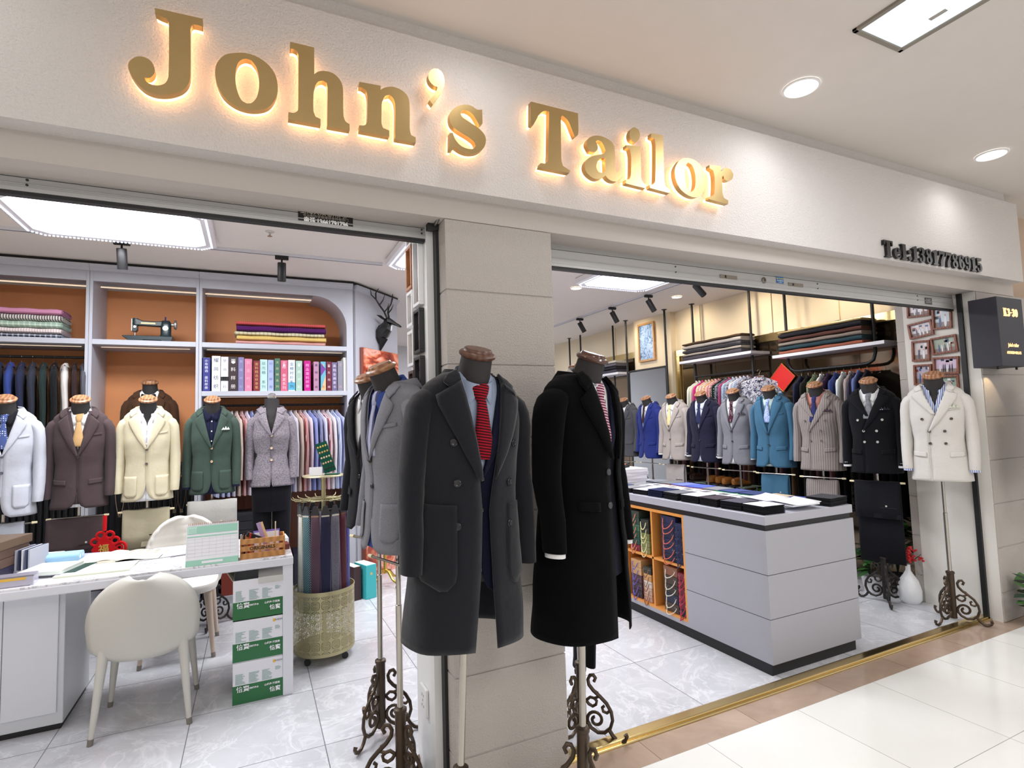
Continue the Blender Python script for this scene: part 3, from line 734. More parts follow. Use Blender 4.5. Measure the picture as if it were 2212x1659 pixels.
def neck(t, cap, tilt, glass=False, capr=1.0):
    T4 = tilt_mat(tilt)
    m = MB(); m.T = T4; m.lathe([(.085, 1.50), (.080, 1.58), (.068, 1.62), (.058, 1.66), (.054, 1.73)], 24); m.build('neck', M_NECK, t)
    m = MB(); m.T = T4
    if glass: m.lathe([(.03, 1.725), (.034, 1.738), (.032, 1.755), (.024, 1.77), (.012, 1.775)], 10); m.build('crystal_knob', plain('#d9dce0', .05, .9), t, smooth=0)
    else: m.lathe([(.055, 1.727), (.063, 1.733), (.065, 1.741), (.060, 1.747), (.051, 1.749), (.049, 1.756), (.045, 1.760), (.01, 1.761)], 28); m.build('neck_cap', cap, t)

def shirt(t, mat, tilt, collar=True, spread=.5, z0=1.0, open_v=None, point=.045, T=TORSO, buttons=None, cuff=True):
    m = MB()
    if open_v:
        f = line_z([(0, open_v), (.03, 1.60), (.05, 1.66)]); eL, eR = (lambda z: -f(z)), f
    else: eL = eR = (lambda z: 0)
    shell(m, T, zsamp(z0, 1.655, 26), (lambda z: eL(z) - .0005), (lambda z: eR(z) + .0005), off=-.012, ripple=.0012)
    if not open_v:
        m.grid([[fpt(T, x, z, -.009) for x in (-.012, .012)] for z in linsp(z0, 1.6, 20)])
    b = m.build('shirt', mat, t, solid=.002)
    if collar:
        m = MB(); T4 = tilt_mat(tilt * .8); rows = [[], [], [], []]
        g = .10 if not open_v else .42
        for i in range(41):
            ph = lerp(g, 2 * pi - g, i / 40); q = min(ph, 2 * pi - ph); k = (1 - cos(ph)) / 2
            bump_ = math.exp(-((q - spread) / .26) ** 2) * point
            top = 1.642 + .040 * k; bot = 1.614 + .032 * k - bump_
            rt = .063 + .004 * k; rb = .076 + (.012 if bump_ > .01 else 0)
            if bump_ > .004: rb = .070 + bump_ * .35
            c = (.004 - .02 * (1 - k)) 
            def P(r, z): return T4 @ Vector((r * sin(ph), c - r * cos(ph) * (1.02), z))
            rows[0].append(P(rt - .006, top - .02)); rows[1].append(P(rt, top)); rows[2].append(P(lerp(rt, rb, .55), lerp(top, bot, .5))); rows[3].append(P(rb, bot))
        m.grid(rows); m.build('shirt_collar', mat, b, solid=.0025)
    if buttons:
        m = MB()
        for z in buttons:
            p = fpt(T, 0, z, -.004); bb = MB(); bb.lathe([(.0055, 0), (.005, .002)], 8, p, ax='y').build('shirt_button', plain('#efeee9', .3), b)
    return b

def tie(t, mat, zb, w=.036, kn=.026, tilt=0, T=TORSO, x1=0, ztop=1.612, off=-.002):
    m = MB(); rows = []
    zs = linsp(ztop - .05, zb, 16)
    for z in zs:
        u = (zs[0] - z) / (zs[0] - zs[-1]); ww = lerp(kn * .42, w, min(1, u * 1.15)) ; cx = x1 * u
        rows.append([fpt(T, cx + q * ww, z, off + .006 * (1 - q * q)) for q in (-1, -.6, 0, .6, 1)])
    m.grid(rows)
    b = m.build('tie', mat, t, solid=.003)
    m = MB(); rings = []
    for z, ww, dd in ((ztop + .006, kn * .95, .016), (ztop - .008, kn, .02), (ztop - .03, kn * .8, .019), (ztop - .047, kn * .5, .015), (ztop - .054, kn * .42, .010)):
        p = fpt(T, 0, z, off); rings.append([(ww * cos(a), p[1] + .004 - dd * max(-.2, sin(a)), z + .004 * cos(a)) for a in linsp(0, 2 * pi, 13)[:-1]])
    m.loft(rings); m.build('tie_knot', mat, b)
    return b

def sleeve_mb(side, z_end=1.06, fat=1.0, out=0, arm_y=0, sh=0):
    m = MB(); R_ = [
        (.085, .0, 1.566, .022, .040, 92), (.112, .0, 1.563, .032, .054, 84), (.140, 0, 1.553, .040, .063, 66), (.158, 0, 1.538, .042, .067, 46), (.169, 0, 1.512, .042, .067, 25),
        (.174, 0, 1.47, .041, .066, 8), (.179, .002, 1.38, .039, .061, 3), (.183, .002, 1.31, .038, .057, 2), (.185, -.006, 1.25, .038, .055, 2), (.186, -.020, 1.18, .036, .051, 2), (.185, -.034, 1.12, .034, .047, 0), (.184, -.046, z_end + .004, .032, .044, 0), (.184, -.047, z_end, .031, .043, 0)]
    rings = []
    for i, (x, y, z, rx, ry, tl) in enumerate(R_):
        if z < 1.2 and z_end < 1.0: z = 1.25 - (1.25 - z) * (1.25 - z_end) / (1.25 - 1.06) if z > z_end + .01 else z
        x += sh + out * max(0, (1.6 - z) / .5); y += arm_y * max(0, (1.45 - z) / .4); rx *= fat; ry *= fat; ring = []
        for j in range(18):
            a = 2 * pi * j / 18; wr = 1 + (.035 * sin(3 * a + i * 2.1) if 4 < i < 11 else 0)
            dx, dz = rx * cos(a) * cos(radians(tl)) * wr, -rx * cos(a) * sin(radians(tl)) * -1 * 1
            dz = rx * cos(a) * sin(radians(tl))
            ring.append((side * (x + dx), y + ry * sin(a) * wr, z + dz))
        rings.append(ring)
    m.loft(rings); return m

def jacket(t, mat, kind='sb', zb=1.345, hem=1.0, T=TORSO, lapel='notch', lw=.095, btn='#2a2624', nb=2, name='jacket', pockets='flap', z_sl=1.06, hanky=None, cuffs=None, sleeves=True, off=0, fat=1.0, cut=.055,
           eLp=None, eRp=None, xc=-.045, fold=.006, tip=None, coll=True, out=0, buttons=None, seam=True, ztip=1.562, lap_thick=.005, vtop=.070, arm_y=0, dart=True, bpocket=True, coll_c=None, tilt=0):
    if kind == 'sb':
        fr = line_z([(vtop, 1.645), (vtop * .84, 1.58), (.0, zb)])
        def eR(z):
            if z >= zb: return fr(z)
            zc = hem + .13
            if z < zc: return cut * (1 - sqrt(max(0, 1 - ((zc - z) / (zc - hem)) ** 2.2))) + .0005
            return .0005
        def eL(z): return -eR(z)
    elif kind == 'db':
        fr = line_z([(vtop, 1.645), (vtop * .8, 1.58), (xc, zb)])
        def eR(z): return fr(z) if z >= zb else xc
        def eL(z): return min(-line_z([(vtop, 1.645), (vtop * .8, 1.58), (xc, zb)])(z), eR(z) - .0003) if z >= zb else xc - .0003
    else:
        eR, eL = line_z(eRp), line_z(eLp)
    m = MB(); zs = zsamp(hem, 1.652, 40, (zb, zb + .005, hem + .02, hem + .04, hem + .06, 1.64, 1.62, 1.60))
    shell(m, T, zs, eL, eR, off=off, fold=fold, ripple=.0016)
    if seam and kind in ('sb', 'db'):
        z0 = hem + (.13 if kind == 'sb' else 0)
        m.tube([fpt(T, (xc if kind == 'db' else .002), z, off + .001) for z in linsp(z0, zb, 10)], .0022, 5)
    b = m.build(name, mat, t, solid=.004)
    # lapels
    for sd in (1, -1):
        e = (lambda z: eR(z)) if sd > 0 else (lambda z: eL(z))
        if kind == 'db' and sd < 0:
            zz = 1.645; zlow = [z for z in linsp(1.645, zb, 80) if eL(z) > eR(z) - .0005]
            zlow = zlow[0] + .004 if zlow else zb
        else: zlow = zb
        zg = 1.598; T2 = tip or (.118 if lapel != 'peak' else .126); zt = ztip if lapel != 'peak' else ztip + .022
        inner = lambda t_, zl=zlow, e=e: (e(lerp(zl, zg + .02, t_)), lerp(zl, zg + .02, t_))
        ex = e(zlow + .001)
        o_pts = [(ex + sd * .004, zlow - .004), (lerp(ex, sd * T2, .42) , lerp(zlow, zt, .30)), (lerp(ex, sd * T2, .74), lerp(zlow, zt, .62)), (sd * T2 * .97, lerp(zlow, zt, .88)), (sd * T2, zt)]
        if kind == 'db' and sd < 0: o_pts[0] = (ex - .012, zlow - .0)
        outer = poly_t(o_pts)
        lm = MB(); rows = ruled(T, inner, outer, off + .006, 18, 7); lm.grid(rows)
        # gorge: fills from the top of the roll line to the tip
        if lapel == 'peak':
            g_in = fpt(T, sd * .073, 1.585, off + .008); lm.grid([[rows[-1][k] for k in range(7)], [lerp3(rows[-1][k], (fpt(T, sd * .082, 1.593, off + .009) if k < 4 else rows[-1][k]), .8) for k in range(7)]])
        lm.build('lapel', coll_c if (coll_c and False) else mat, b, solid=lap_thick)
        if coll:
            cm = MB(); gx = .5 if lapel == 'peak' else .62
            a0 = (e(zg + .02), zg + .02); tp = o_pts[-1]
            gi = (lerp(a0[0], tp[0], .0), lerp(a0[1], tp[1], .0)); go = (lerp(a0[0], tp[0], gx), lerp(a0[1], tp[1], gx) + .003)
            ptip = (sd * (abs(go[0]) + .014), go[1] + (.016 if lapel == 'peak' else .024))
            top_in = (sd * .072, 1.656); top_out = (sd * .104, 1.636)
            I = poly_t([gi, top_in]); O = poly_t([go, ptip, top_out])
            rr = []
            for i in range(8):
                tt = i / 7; p, q = I(tt), O(tt); rr.append([fpt(T, lerp(p[0], q[0], s), min(1.66, lerp(p[1], q[1], s)), off + .011) for s in linsp(0, 1, 6)])
            cm.grid(rr); cm.build('collar_leaf', coll_c or mat, b, solid=lap_thick)
    if coll:
        cm = MB(); rows = [[], [], []]
        for i in range(31):
            ph = lerp(.80, 2 * pi - .80, i / 30); k = (1 - cos(ph)) / 2; top = 1.648 + .026 * k
            for r, rr_, z in ((0, .078, top - .01), (1, .084, top), (2, .104 + .004 * k, top - .034 - .006 * k)):
                rows[r].append((rr_ * 1.05 * sin(ph), .012 - rr_ * cos(ph) * .9, z))
        cm.grid(rows); cm.build('back_collar', coll_c or mat, b, solid=.004)
    if sleeves:
        for sd in (1, -1):
            sl = sleeve_mb(sd, z_sl, fat, out, arm_y, T(1.56)[0] - .169).build('sleeve', mat, b)
            if cuffs:
                c = MB(); x = .184 + T(1.56)[0] - .169 + out * 1.08; y_ = -.047 + arm_y * .9
                c.loft([[(sd * (x + .030 * cos(a)), y_ + .041 * sin(a), z) for a in linsp(0, 2 * pi, 15)[:-1]] for z in (z_sl + .02, z_sl - .016)]); c.build('shirt_cuff', cuffs, sl)
    def patch(xa, xb, za, zb_, mt=mat, nm='pocket', o_=.004, th=.003, skew=0, par=b):
        p = MB(); p.grid([[fpt(T, lerp(xa, xb, i / 7), z + skew * (i / 7), off + o_) for i in range(8)] for z in linsp(za, zb_, 5)]); return p.build(nm, mt, par, solid=th)
    if pockets == 'flap':
        for sd in (1, -1): patch(sd * .065, sd * .140, 1.145, 1.178, nm='pocket_flap', skew=.006)
    elif pockets == 'patch':
        for sd in (1, -1):
            p = MB(); rows = []
            for i in range(9):
                z = lerp(1.03, 1.175, i / 8); k = sqrt(1 - max(0, (1.055 - z) / .03) ** 2) if z < 1.055 else 1
                rows.append([fpt(T, sd * lerp(.100 - .040 * k, .100 + .042 * k, j / 7), z, off + .004) for j in range(8)])
            p.grid(rows); p.build('patch_pocket', mat, b, solid=.003)
    if bpocket: patch(.075, .135, 1.468, 1.482, nm='breast_pocket', skew=.008)
    if hanky:
        h = MB()
        for i, (x, dz) in enumerate(((.085, .018), (.103, .026), (.121, .020))):
            c_ = fpt(T, x, 1.484, off + .007); h.prism([(x - .013, 1.482), (x + .013, 1.485), (x + .003, 1.485 + dz)], c_[1] - .006, c_[1] + .004, 'y')
        h.build('pocket_square', hanky, b)
    bl = buttons
    if bl is None:
        if kind == 'sb': bl = [(0.002, zb - .004)] + ([(0.002, zb - .105)] if nb > 1 else []) + ([(.002, zb - .2)] if nb > 2 else [])
        elif kind == 'db': bl = [(-.04 + .0, zb), (.045, zb), (-.04, zb - .085), (.045, zb - .085), (-.075, zb + .085), (.085, zb + .085)][:nb]
        else: bl = []
    for x, z in bl:
        p = fpt(T, x, z, off + .003); r = .0095 if name != 'overcoat' else .0125
        q = Vector(fpt(T, x, z, 1)) - Vector(fpt(T, x, z, 0)); mm = Matrix.Translation(p) @ q.normalized().to_track_quat('Z', 'Y').to_matrix().to_4x4()
        k = MB(); k.T = mm; k.lathe([(r, 0), (r, .003), (r * .8, .0045), (r * .6, .003), (.001, .003)], 16); k.build('button', plain(btn, .25), b)
    return b
def lerp3(a, b, t): return tuple(lerp(x, y, t) for x, y in zip(a, b))
def vest(t, mat, zv=1.36, T=TORSO, btn='#222'):
    f = line_z([(.055, 1.64), (.0005, zv)]); g = lambda z: f(z) if z > zv else .0005
    b = shell(MB(), T, zsamp(1.02, 1.64, 24, (zv,)), lambda z: -g(z), g, off=-.006).build('waistcoat', mat, t, solid=.002)
    return b
def bust(t, mat=None, hem=1.1):
    shell(MB(), TORSO, zsamp(hem, 1.64, 20), lambda z: -.0005, lambda z: .0005, off=-.02).build('bust', mat or M_NECK, t)
def bar(t, z=.925, w=.155, y=-.03):
    b = MB().tube([(-w, y, z), (w, y, z)], .006, 8).build('trouser_bar', M_CHROME, t)
    for s_ in (-1, 1): MB().tube([(s_ * w, y, z), (s_ * (w + .03), y, z)], [.0085, .007], 8).build('bar_tip', M_TIP, b)
def trousers_over(x, y, rz, mat, label, z=.925, w=.125, drop=.24, back=.5, group='trousers folded over the dummies\' bars', yo=-.03, btn=True, clip=None):
    t = thing('folded_trousers', label, 'trousers', (x, y, z), rz, group)
    m = MB(); rows = []
    prof = [(-.030, -drop), (-.031, -drop * .7), (-.028, -drop * .3), (-.020, -.02), (-.010, .006), (0, .010), (.010, .006), (.018, -.02), (.022, -back * .5), (.024, -back)]
    for j, (py, pz) in enumerate(prof):
        rows.append([(lerp(-w, w, i / 16), py + yo - .006 * abs(sin(i / 16 * pi * 2)) * (1 if py < 0 else -1), pz + .0015 * sin(i)) for i in range(17)])
    m.grid(rows); m.build('leg_cloth', mat, t, solid=.007)
    k = MB(); k.box(-w * 1.003, w * 1.003, yo - .0335, yo - .030, -drop - .001, -drop + .034); k.build('waistband', mat, t, smooth=0)
    k = MB(); k.box(.02, w * .85, yo - .039, yo - .034, -drop + .078, -drop + .082); k.build('back_pocket', plain('#1d1b1c', .8), t)
    if btn: MB().lathe([(.007, 0), (.006, .003)], 10, (.06, yo - .038, -drop + .094), ax='y').build('button', plain('#c9c4ba', .3), t)
    return t
def dummy(x, y, rz, label, iron=M_IRON2, cap=M_CAP, tilt=.38, glass=False, lean=0, group='dressed tailor dummies', rot=.4, pole=1.15, chrome=None, trbar=True, name='dressed_dummy'):
    t = thing(name, label, 'mannequin', (x, y, 0), radians(rz), group)
    stand(t, iron, pole, rot, chrome=chrome); neck(t, cap, tilt, glass); bust(t)
    if trbar: bar(t)
    return t
W_SHIRT = fab('#f4f4f6', 'wool', sheen=0)
TL = .38

# --- row along the right side, facing into the store (from the front backwards)
RROW = [(4.40, 2.24), (4.42, 2.70), (4.42, 3.15), (4.40, 3.60), (4.40, 4.02), (4.40, 4.46), (4.40, 4.92), (4.40, 5.36), (4.40, 5.82)]
g2 = 'suited dummies in the row along the right wall'
x, y = RROW[0]
t = dummy(x, y, -68, 'dummy in an off-white linen double-breasted jacket over a blue striped shirt', rot=.1, group=g2, trbar=False, iron=M_IRON)
m_ = fab('#e2dfda', 'linen', '#cfcac3')
shirt(t, fab('#f2f4fa', 'stripe', '#4a68b8', 1.6), TL, open_v=1.50, point=.05, spread=.55)
jacket(t, m_, 'db', zb=1.325, nb=6, lapel='peak', btn='#4a4038', hem=.98, cuffs=fab('#eef0f8', 'stripe', '#4a68b8', 1.6), hanky=fab('#d9dbc8'))
x, y = RROW[1]
t = dummy(x, y, -72, 'dummy in a black double-breasted jacket with silver buttons and grey patterned tie', rot=.9, group=g2)
shirt(t, W_SHIRT, TL); tie(t, fab('#8a8c92', 'dots', '#2b2d33', 3), 1.42)
jacket(t, fab('#15161a'), 'db', zb=1.325, nb=6, lapel='peak', btn='#b9b8b2', hem=1.0, cuffs=W_SHIRT, hanky=fab('#2a2a30', 'dots', '#c8c8d0', 2))
trousers_over(x, y, radians(-72), fab('#1b1c22'), 'black trousers with a silver button over the bar below the black jacket', z=.925, drop=.27, back=.62, w=.15)
x, y = RROW[2]
t = dummy(x, y, -76, 'dummy in a taupe pinstriped double-breasted jacket with salmon shirt', rot=.3, group=g2)
shirt(t, fab('#c58a80'), TL, point=.055); tie(t, fab('#34386a'), 1.40)
jacket(t, fab('#8d8480', 'pin', '#c9c3c0', .8), 'db', zb=1.325, nb=6, lapel='peak', btn='#6a625c', hem=.99, hanky=fab('#4a3844'))
trousers_over(x, y, radians(-76), fab('#8d8480', 'pin', '#c9c3c0', .8), 'taupe pinstriped trousers folded over a bar behind the counter', z=.90)
x, y = RROW[3]
t = dummy(x, y, -78, 'dummy in a teal blue three-piece suit jacket with pale green shirt and floral tie', rot=.7, group=g2)
shirt(t, fab('#cfe0dc'), TL, point=.055); vest(t, fab('#3f6884'), 1.40); tie(t, fab('#6d8fd8', 'floral', '#dfe8f8', 2), 1.40)
jacket(t, fab('#456f8c'), 'sb', zb=1.30, lapel='peak', btn='#1f2d3c', hem=.99)
trousers_over(x, y, radians(-78), fab('#456f8c'), 'teal blue trousers folded over a bar behind the counter', z=.91)
x, y = RROW[4]
t = dummy(x, y, -80, 'dummy in a mid grey suit jacket with white shirt and maroon checked tie', rot=.2, group=g2)
shirt(t, W_SHIRT, TL); tie(t, fab('#4c2a38', 'dots', '#d8c8cc', 1.8), 1.41, w=.028)
jacket(t, fab('#77777e', 'tweed', '#8d8d94', 2), 'sb', zb=1.325, lapel='peak', btn='#2d2c30', hem=.99, cuffs=W_SHIRT, hanky=fab('#555058'))
x, y = RROW[5]
t = dummy(x, y, -80, 'dummy in a dark navy suit jacket with pale blue shirt and plain navy tie', rot=.2, group=g2)
shirt(t, fab('#dfe4f4'), TL); tie(t, fab('#2c3054'), 1.40)
jacket(t, fab('#26263a'), 'sb', zb=1.325, btn='#1a1a24', hem=.99, cuffs=W_SHIRT)
x, y = RROW[6]
t = dummy(x, y, -80, 'dummy in a light beige suit jacket with white shirt and yellow tie', rot=.2, group=g2)
shirt(t, W_SHIRT, TL); tie(t, fab('#ead9a0', 'dots', '#f4ecc8', 2), 1.38)
jacket(t, fab('#a89e98', 'linen', '#bdb4ae'), 'sb', zb=1.33, btn='#5a544e', hem=.99, cuffs=W_SHIRT)
trousers_over(x, y, radians(-80), fab('#aaa3a0', 'linen', '#bdb4ae'), 'pale grey trousers folded over a bar beside the brown shoes', z=.93)
x, y = RROW[7]
t = dummy(x, y, -88, 'dummy in a royal blue suit jacket with white shirt and dark brown tie', rot=.2, group=g2)
shirt(t, W_SHIRT, TL); tie(t, fab('#3a2832'), 1.42, w=.026)
jacket(t, fab('#2b377c'), 'sb', zb=1.33, btn='#1b2250', hem=.99)
x, y = RROW[8]
t = dummy(x, y, -82, 'dummy in a charcoal suit jacket, last in the right row beside the black overcoat', rot=.2, group=g2)
shirt(t, W_SHIRT, TL)
jacket(t, fab('#55555a'), 'sb', zb=1.33, btn='#222', hem=.99)

# --- row in front of the shelving wall
g3 = 'suited dummies in front of the shelves'
def lrow(x, y, rz, lab, **k):
    t = dummy(x, y, rz, lab, group=g3, **k); t.scale = (.91, .92, 1); return t
t = lrow(-1.43, 4.55, 8, 'dummy in a pale grey linen blazer over a black shirt, first of the shelf row')
shirt(t, fab('#232328'), TL); tie(t, fab('#4a5a90', 'dots', '#e8ecf4', 2), 1.40)
jacket(t, fab('#b7bac4', 'linen', '#c9ccd4'), 'sb', zb=1.36, pockets='patch', btn='#555a66', hem=.98)
trousers_over(-1.45, 4.55, radians(8), fab('#b9c0cc', 'linen', '#c9ccd4'), 'pale grey linen trousers over a bar at the left edge', z=.93)
t = lrow(-1.07, 4.66, 5, 'dummy in a dark brown jacket with waistcoat, white shirt and tan tie')
mb_ = fab('#4e4143')
shirt(t, W_SHIRT, TL, point=.05, spread=.45); vest(t, mb_, 1.38); tie(t, fab('#c9a271'), 1.40, w=.036, kn=.028)
jacket(t, mb_, 'sb', zb=1.335, nb=1, btn='#3a2f30', hem=.99)
trousers_over(-1.08, 4.66, radians(5), mb_, 'dark brown trousers folded over a bar behind the desk', z=.915, w=.155, drop=.25)
t = lrow(-.69, 4.72, 3, 'dummy in a cream jacket over an open-collared white shirt')
mb_ = fab('#cfc5a6', 'linen', '#dcd3b8')
shirt(t, W_SHIRT, TL, open_v=1.54, point=.045, spread=.55, buttons=(1.50, 1.45, 1.40)); jacket(t, mb_, 'sb', zb=1.365, pockets='patch', btn='#5c5550', hem=1.0, cut=.075)
trousers_over(-.69, 4.72, radians(3), fab('#bfb79c', 'wool'), 'beige trousers with a side buckle folded over a bar behind the desk', z=.93, w=.14, drop=.25)
t = lrow(-.29, 4.86, 0, 'dummy in a dark green blazer over a navy buttoned shirt with white pocket square')
shirt(t, fab('#20233c'), TL, point=.04, buttons=(1.615, 1.55, 1.475, 1.40)); jacket(t, fab('#3d4c44', 'linen', '#485850'), 'sb', zb=1.35, pockets='patch', btn='#caa985', hem=1.0, hanky=W_SHIRT, cuffs=fab('#20233c'))
trousers_over(-.28, 4.80, 0, fab('#b3b1ac'), 'light grey trousers folded over a bar behind the calendar', z=.945, w=.165, drop=.24)
t = dummy(.135, 4.93, -4, 'female dummy in a multicoloured tweed jacket and black trousers with a crystal neck knob', group=g3, glass=True, tilt=.05, trbar=False)
jacket(t, fab('#9a9398', 'tweed', '#625a68', .5), 'sb', zb=1.43, T=FEM, vtop=.042, nb=3, btn='#e0c4a4', hem=1.02, pockets=None, tip=.10, ztip=1.575, bpocket=False, cut=.01, z_sl=1.08)
m = MB(); T_ = tab([(1.06, .150, .110), (.95, .150, .112), (.85, .142, .10)])
shell(m, T_, zsamp(.82, 1.06, 6), lambda z: -.0005, lambda z: .0005)
for sd in (1, -1):
    m.loft([[(sd * (.073) + r * cos(a), r * 1.1 * sin(a), z) for a in linsp(0, 2 * pi, 15)[:-1]] for z, r in ((.88, .074), (.7, .068), (.5, .060), (.3, .055), (.10, .055))])
m.build('black_trousers', fab('#17171c'), t)
# dummy standing inside the shelf bay
t = thing('dressed_bust', 'dummy bust in brown jacket and black bow tie inside the middle shelf bay', 'mannequin', (-.82, 5.62, .14), 0, 'dressed tailor dummies')
t.location = (-.81, 5.62, .18)
neck(t, M_CAP, .25)
shirt(t, W_SHIRT, .25, point=.03, spread=.35, buttons=(1.52, 1.46, 1.40)); jacket(t, fab('#4f3626'), 'sb', zb=1.30, btn='#2a1c14', hem=1.0)
m = MB()
for sd in (1, -1):
    c = fpt(TORSO, 0, 1.60, .012); m.loft([[(sd * x, c[1] + .010 * cos(a), 1.605 + h * sin(a)) for a in linsp(0, 2 * pi, 9)[:-1]] for x, h in ((.004, .008), (.02, .014), (.045, .022), (.052, .018))])
m.ball((0, fpt(TORSO, 0, 1.60, .012)[1] - .004, 1.605), .012, 8); m.build('bow_tie', fab('#121216'), t)
MB().lathe([(.13, -.118), (.13, -.105), (.015, -.09), (.015, 1.15)], 20).build('bust_stand', M_IRON2, t)

# --- dummies around the pillar
g4 = 'dressed dummies standing round the stone pillar'
# grey overcoat
t = dummy(.605, 1.80, 4, 'dummy in a charcoal wool overcoat with blue shirt and red knitted tie', group=g4, cap=M_CAP2, rot=1.2, iron=M_IRON, tilt=.36, trbar=False)
GC = fab('#202127', 'wool', rough=.95, sheen=.2); NVY = fab('#191b30')
LB = fab('#a3b0c9', 'wool'); shirt(t, LB, .36, point=.062, spread=.62)
tie(t, fab('#a3192b', 'rib', '#2a0d14', .9), 1.36, w=.038, kn=.034, ztop=1.606)
jacket(t, NVY, 'sb', zb=1.30, hem=.93, sleeves=False, off=-.005, coll=False, pockets=None, bpocket=False, btn='#111', lw=.05, vtop=.080, tip=.10, ztip=1.52, name='suit_jacket')
cT = tab([(1.662, .088, .074), (1.648, .106, .082), (1.630, .136, .091), (1.612, .160, .099), (1.592, .176, .106), (1.56, .183, .114), (1.50, .184, .126),
          (1.42, .180, .136), (1.34, .172, .136), (1.27, .168, .132), (1.20, .172, .136), (1.10, .182, .142), (1.00, .192, .148), (.85, .204, .154), (.70, .212, .158)])
jacket(t, GC, 'open', zb=1.30, hem=.765, T=cT, lapel='peak', name='overcoat', eRp=[(.080, 1.66), (.074, 1.60), (.040, 1.33), (.020, 1.20), (.030, 1.0), (.05, .765)], eLp=[(-.080, 1.66), (-.072, 1.60), (-.018, 1.33), (-.006, 1.2), (-.012, 1.0), (-.03, .765)],
       btn='#1c1c20', pockets='patch' if False else None, z_sl=1.00, fat=1.10, tip=.150, ztip=1.545, lap_thick=.008, out=.01, buttons=[(-.105, 1.415), (-.09, 1.285), (-.09, 1.15), (.115, 1.415), (.10, 1.285), (.10, 1.15)], bpocket=False, fold=.004)
co = [c for c in t.children if c.name.startswith('overcoat')][0]
for sd in (1, -1):
    p = MB(); rows = []
    for i in range(11):
        z = lerp(.955, 1.215, i / 10); k = sqrt(1 - max(0, (1.01 - z) / .056) ** 2) if z < 1.01 else 1
        rows.append([fpt(cT, sd * lerp(.125 - .035 * k, .125 + .062 * k, j / 7), z, .005) for j in range(8)])
    p.grid(rows); p.build('patch_pocket', GC, co, solid=.005)
shell(MB(), cT, zsamp(.90, 1.3, 8), lambda z: -.14, lambda z: .14, off=-.012, n=30).build('coat_lining', plain('#101014', .25), co)
t.rotation_euler = (radians(0), radians(3.0), radians(4))
# black overcoat
t = dummy(1.085, 1.80, 20, 'dummy in a black overcoat with white patterned shirt and pink striped tie', group=g4, cap=plain('#5a4038', .12), rot=.4, iron=M_IRON, tilt=.36, trbar=False)
BC = fab('#060609', 'wool', rough=1.0, sheen=.02)
shirt(t, fab('#e9e9ea', 'dots', '#8d9098', .8), .36, point=.065, spread=.5)
tie(t, fab('#7a2a48', 'rib', '#d8b8c4', .8), 1.33, w=.038, kn=.030)
jacket(t, NVY, 'sb', zb=1.30, hem=.90, sleeves=False, off=-.005, coll=False, pockets=None, bpocket=False, btn='#111', vtop=.075, tip=.10, ztip=1.52, name='suit_jacket')
jacket(t, BC, 'open', zb=1.335, hem=.70, T=cT, lapel='notch', name='overcoat', eRp=[(.076, 1.66), (.068, 1.60), (.048, 1.33), (.060, 1.20), (.075, 1.0), (.115, .70)], eLp=[(-.074, 1.66), (-.062, 1.60), (.002, 1.335), (.004, 1.2), (.004, .70)],
       btn='#3a3a40', pockets='flap', z_sl=1.01, fat=1.08, tip=.125, ztip=1.55, lap_thick=.007, out=.012, buttons=[(-.012, 1.285), (-.012, 1.165)], bpocket=False, fold=.003, cuffs=W_SHIRT)
t.rotation_euler = (0, radians(3.0), radians(20))
# light grey jacket, seen from its side
t = dummy(.535, 2.27, -72, 'dummy in a light grey jacket with blue shirt, turned left behind the charcoal overcoat', group=g4, cap=M_CAP, rot=.1, iron=M_IRON, tilt=.42)
shirt(t, fab('#3e539c'), .42, point=.05, buttons=(1.60, 1.52)); tie(t, fab('#b9bcd6', 'stripe', '#5a5c80', .6), 1.36)
jacket(t, fab('#7c7d84', 'tweed', '#8f9098', 2), 'sb', zb=1.345, pockets='patch', btn='#2b2a2c', hem=.985, tilt=.3)
# dark jacket behind it
t = dummy(.56, 2.77, -62, 'dummy in a dark charcoal jacket half hidden behind the light grey one', group=g4, rot=.8, iron=M_IRON, tilt=.38)
shirt(t, W_SHIRT, TL); jacket(t, fab('#26262a'), 'sb', zb=1.345, btn='#111', hem=.985)
# navy jacket and trousers behind the black overcoat
t = dummy(1.39, 2.28, 82, 'dummy in navy jacket and black trousers, half hidden behind the black overcoat', group=g4, rot=-.1, iron=M_IRON, tilt=.38, pole=1.2)
jacket(t, fab('#20242f'), 'sb', zb=1.345, btn='#111', hem=.99, coll_c=fab('#e8e8ee'))
m = MB()
for sd, zz in ((1, .27), (-1, .33)):
    m.loft([[(.02 + sd * .055 + r * cos(a) + dx, -.04 + r * .45 * sin(a), z) for a in linsp(0, 2 * pi, 15)[:-1]] for z, r, dx in ((.92, .078, 0), (.7, .066, .0), (.5, .056, .005), (zz + .05, .055, .02), (zz, .058, .03))])
m.build('black_trousers', fab('#131318'), t)
# the far right one, cut by the frame
t = dummy(4.90, 1.76, 14, 'dummy in a dark slate blue overcoat at the right edge, under the number box', group=g4, rot=.5, iron=M_IRON, tilt=.36, trbar=False)
shirt(t, W_SHIRT, .36)
jacket(t, fab('#3e4152', 'horiz', '#7a7d90'), 'sb', zb=1.33, btn='#222', hem=.90, T=cT, fat=1.08, name='overcoat', coll_c=fab('#5c5d68'), out=.01)

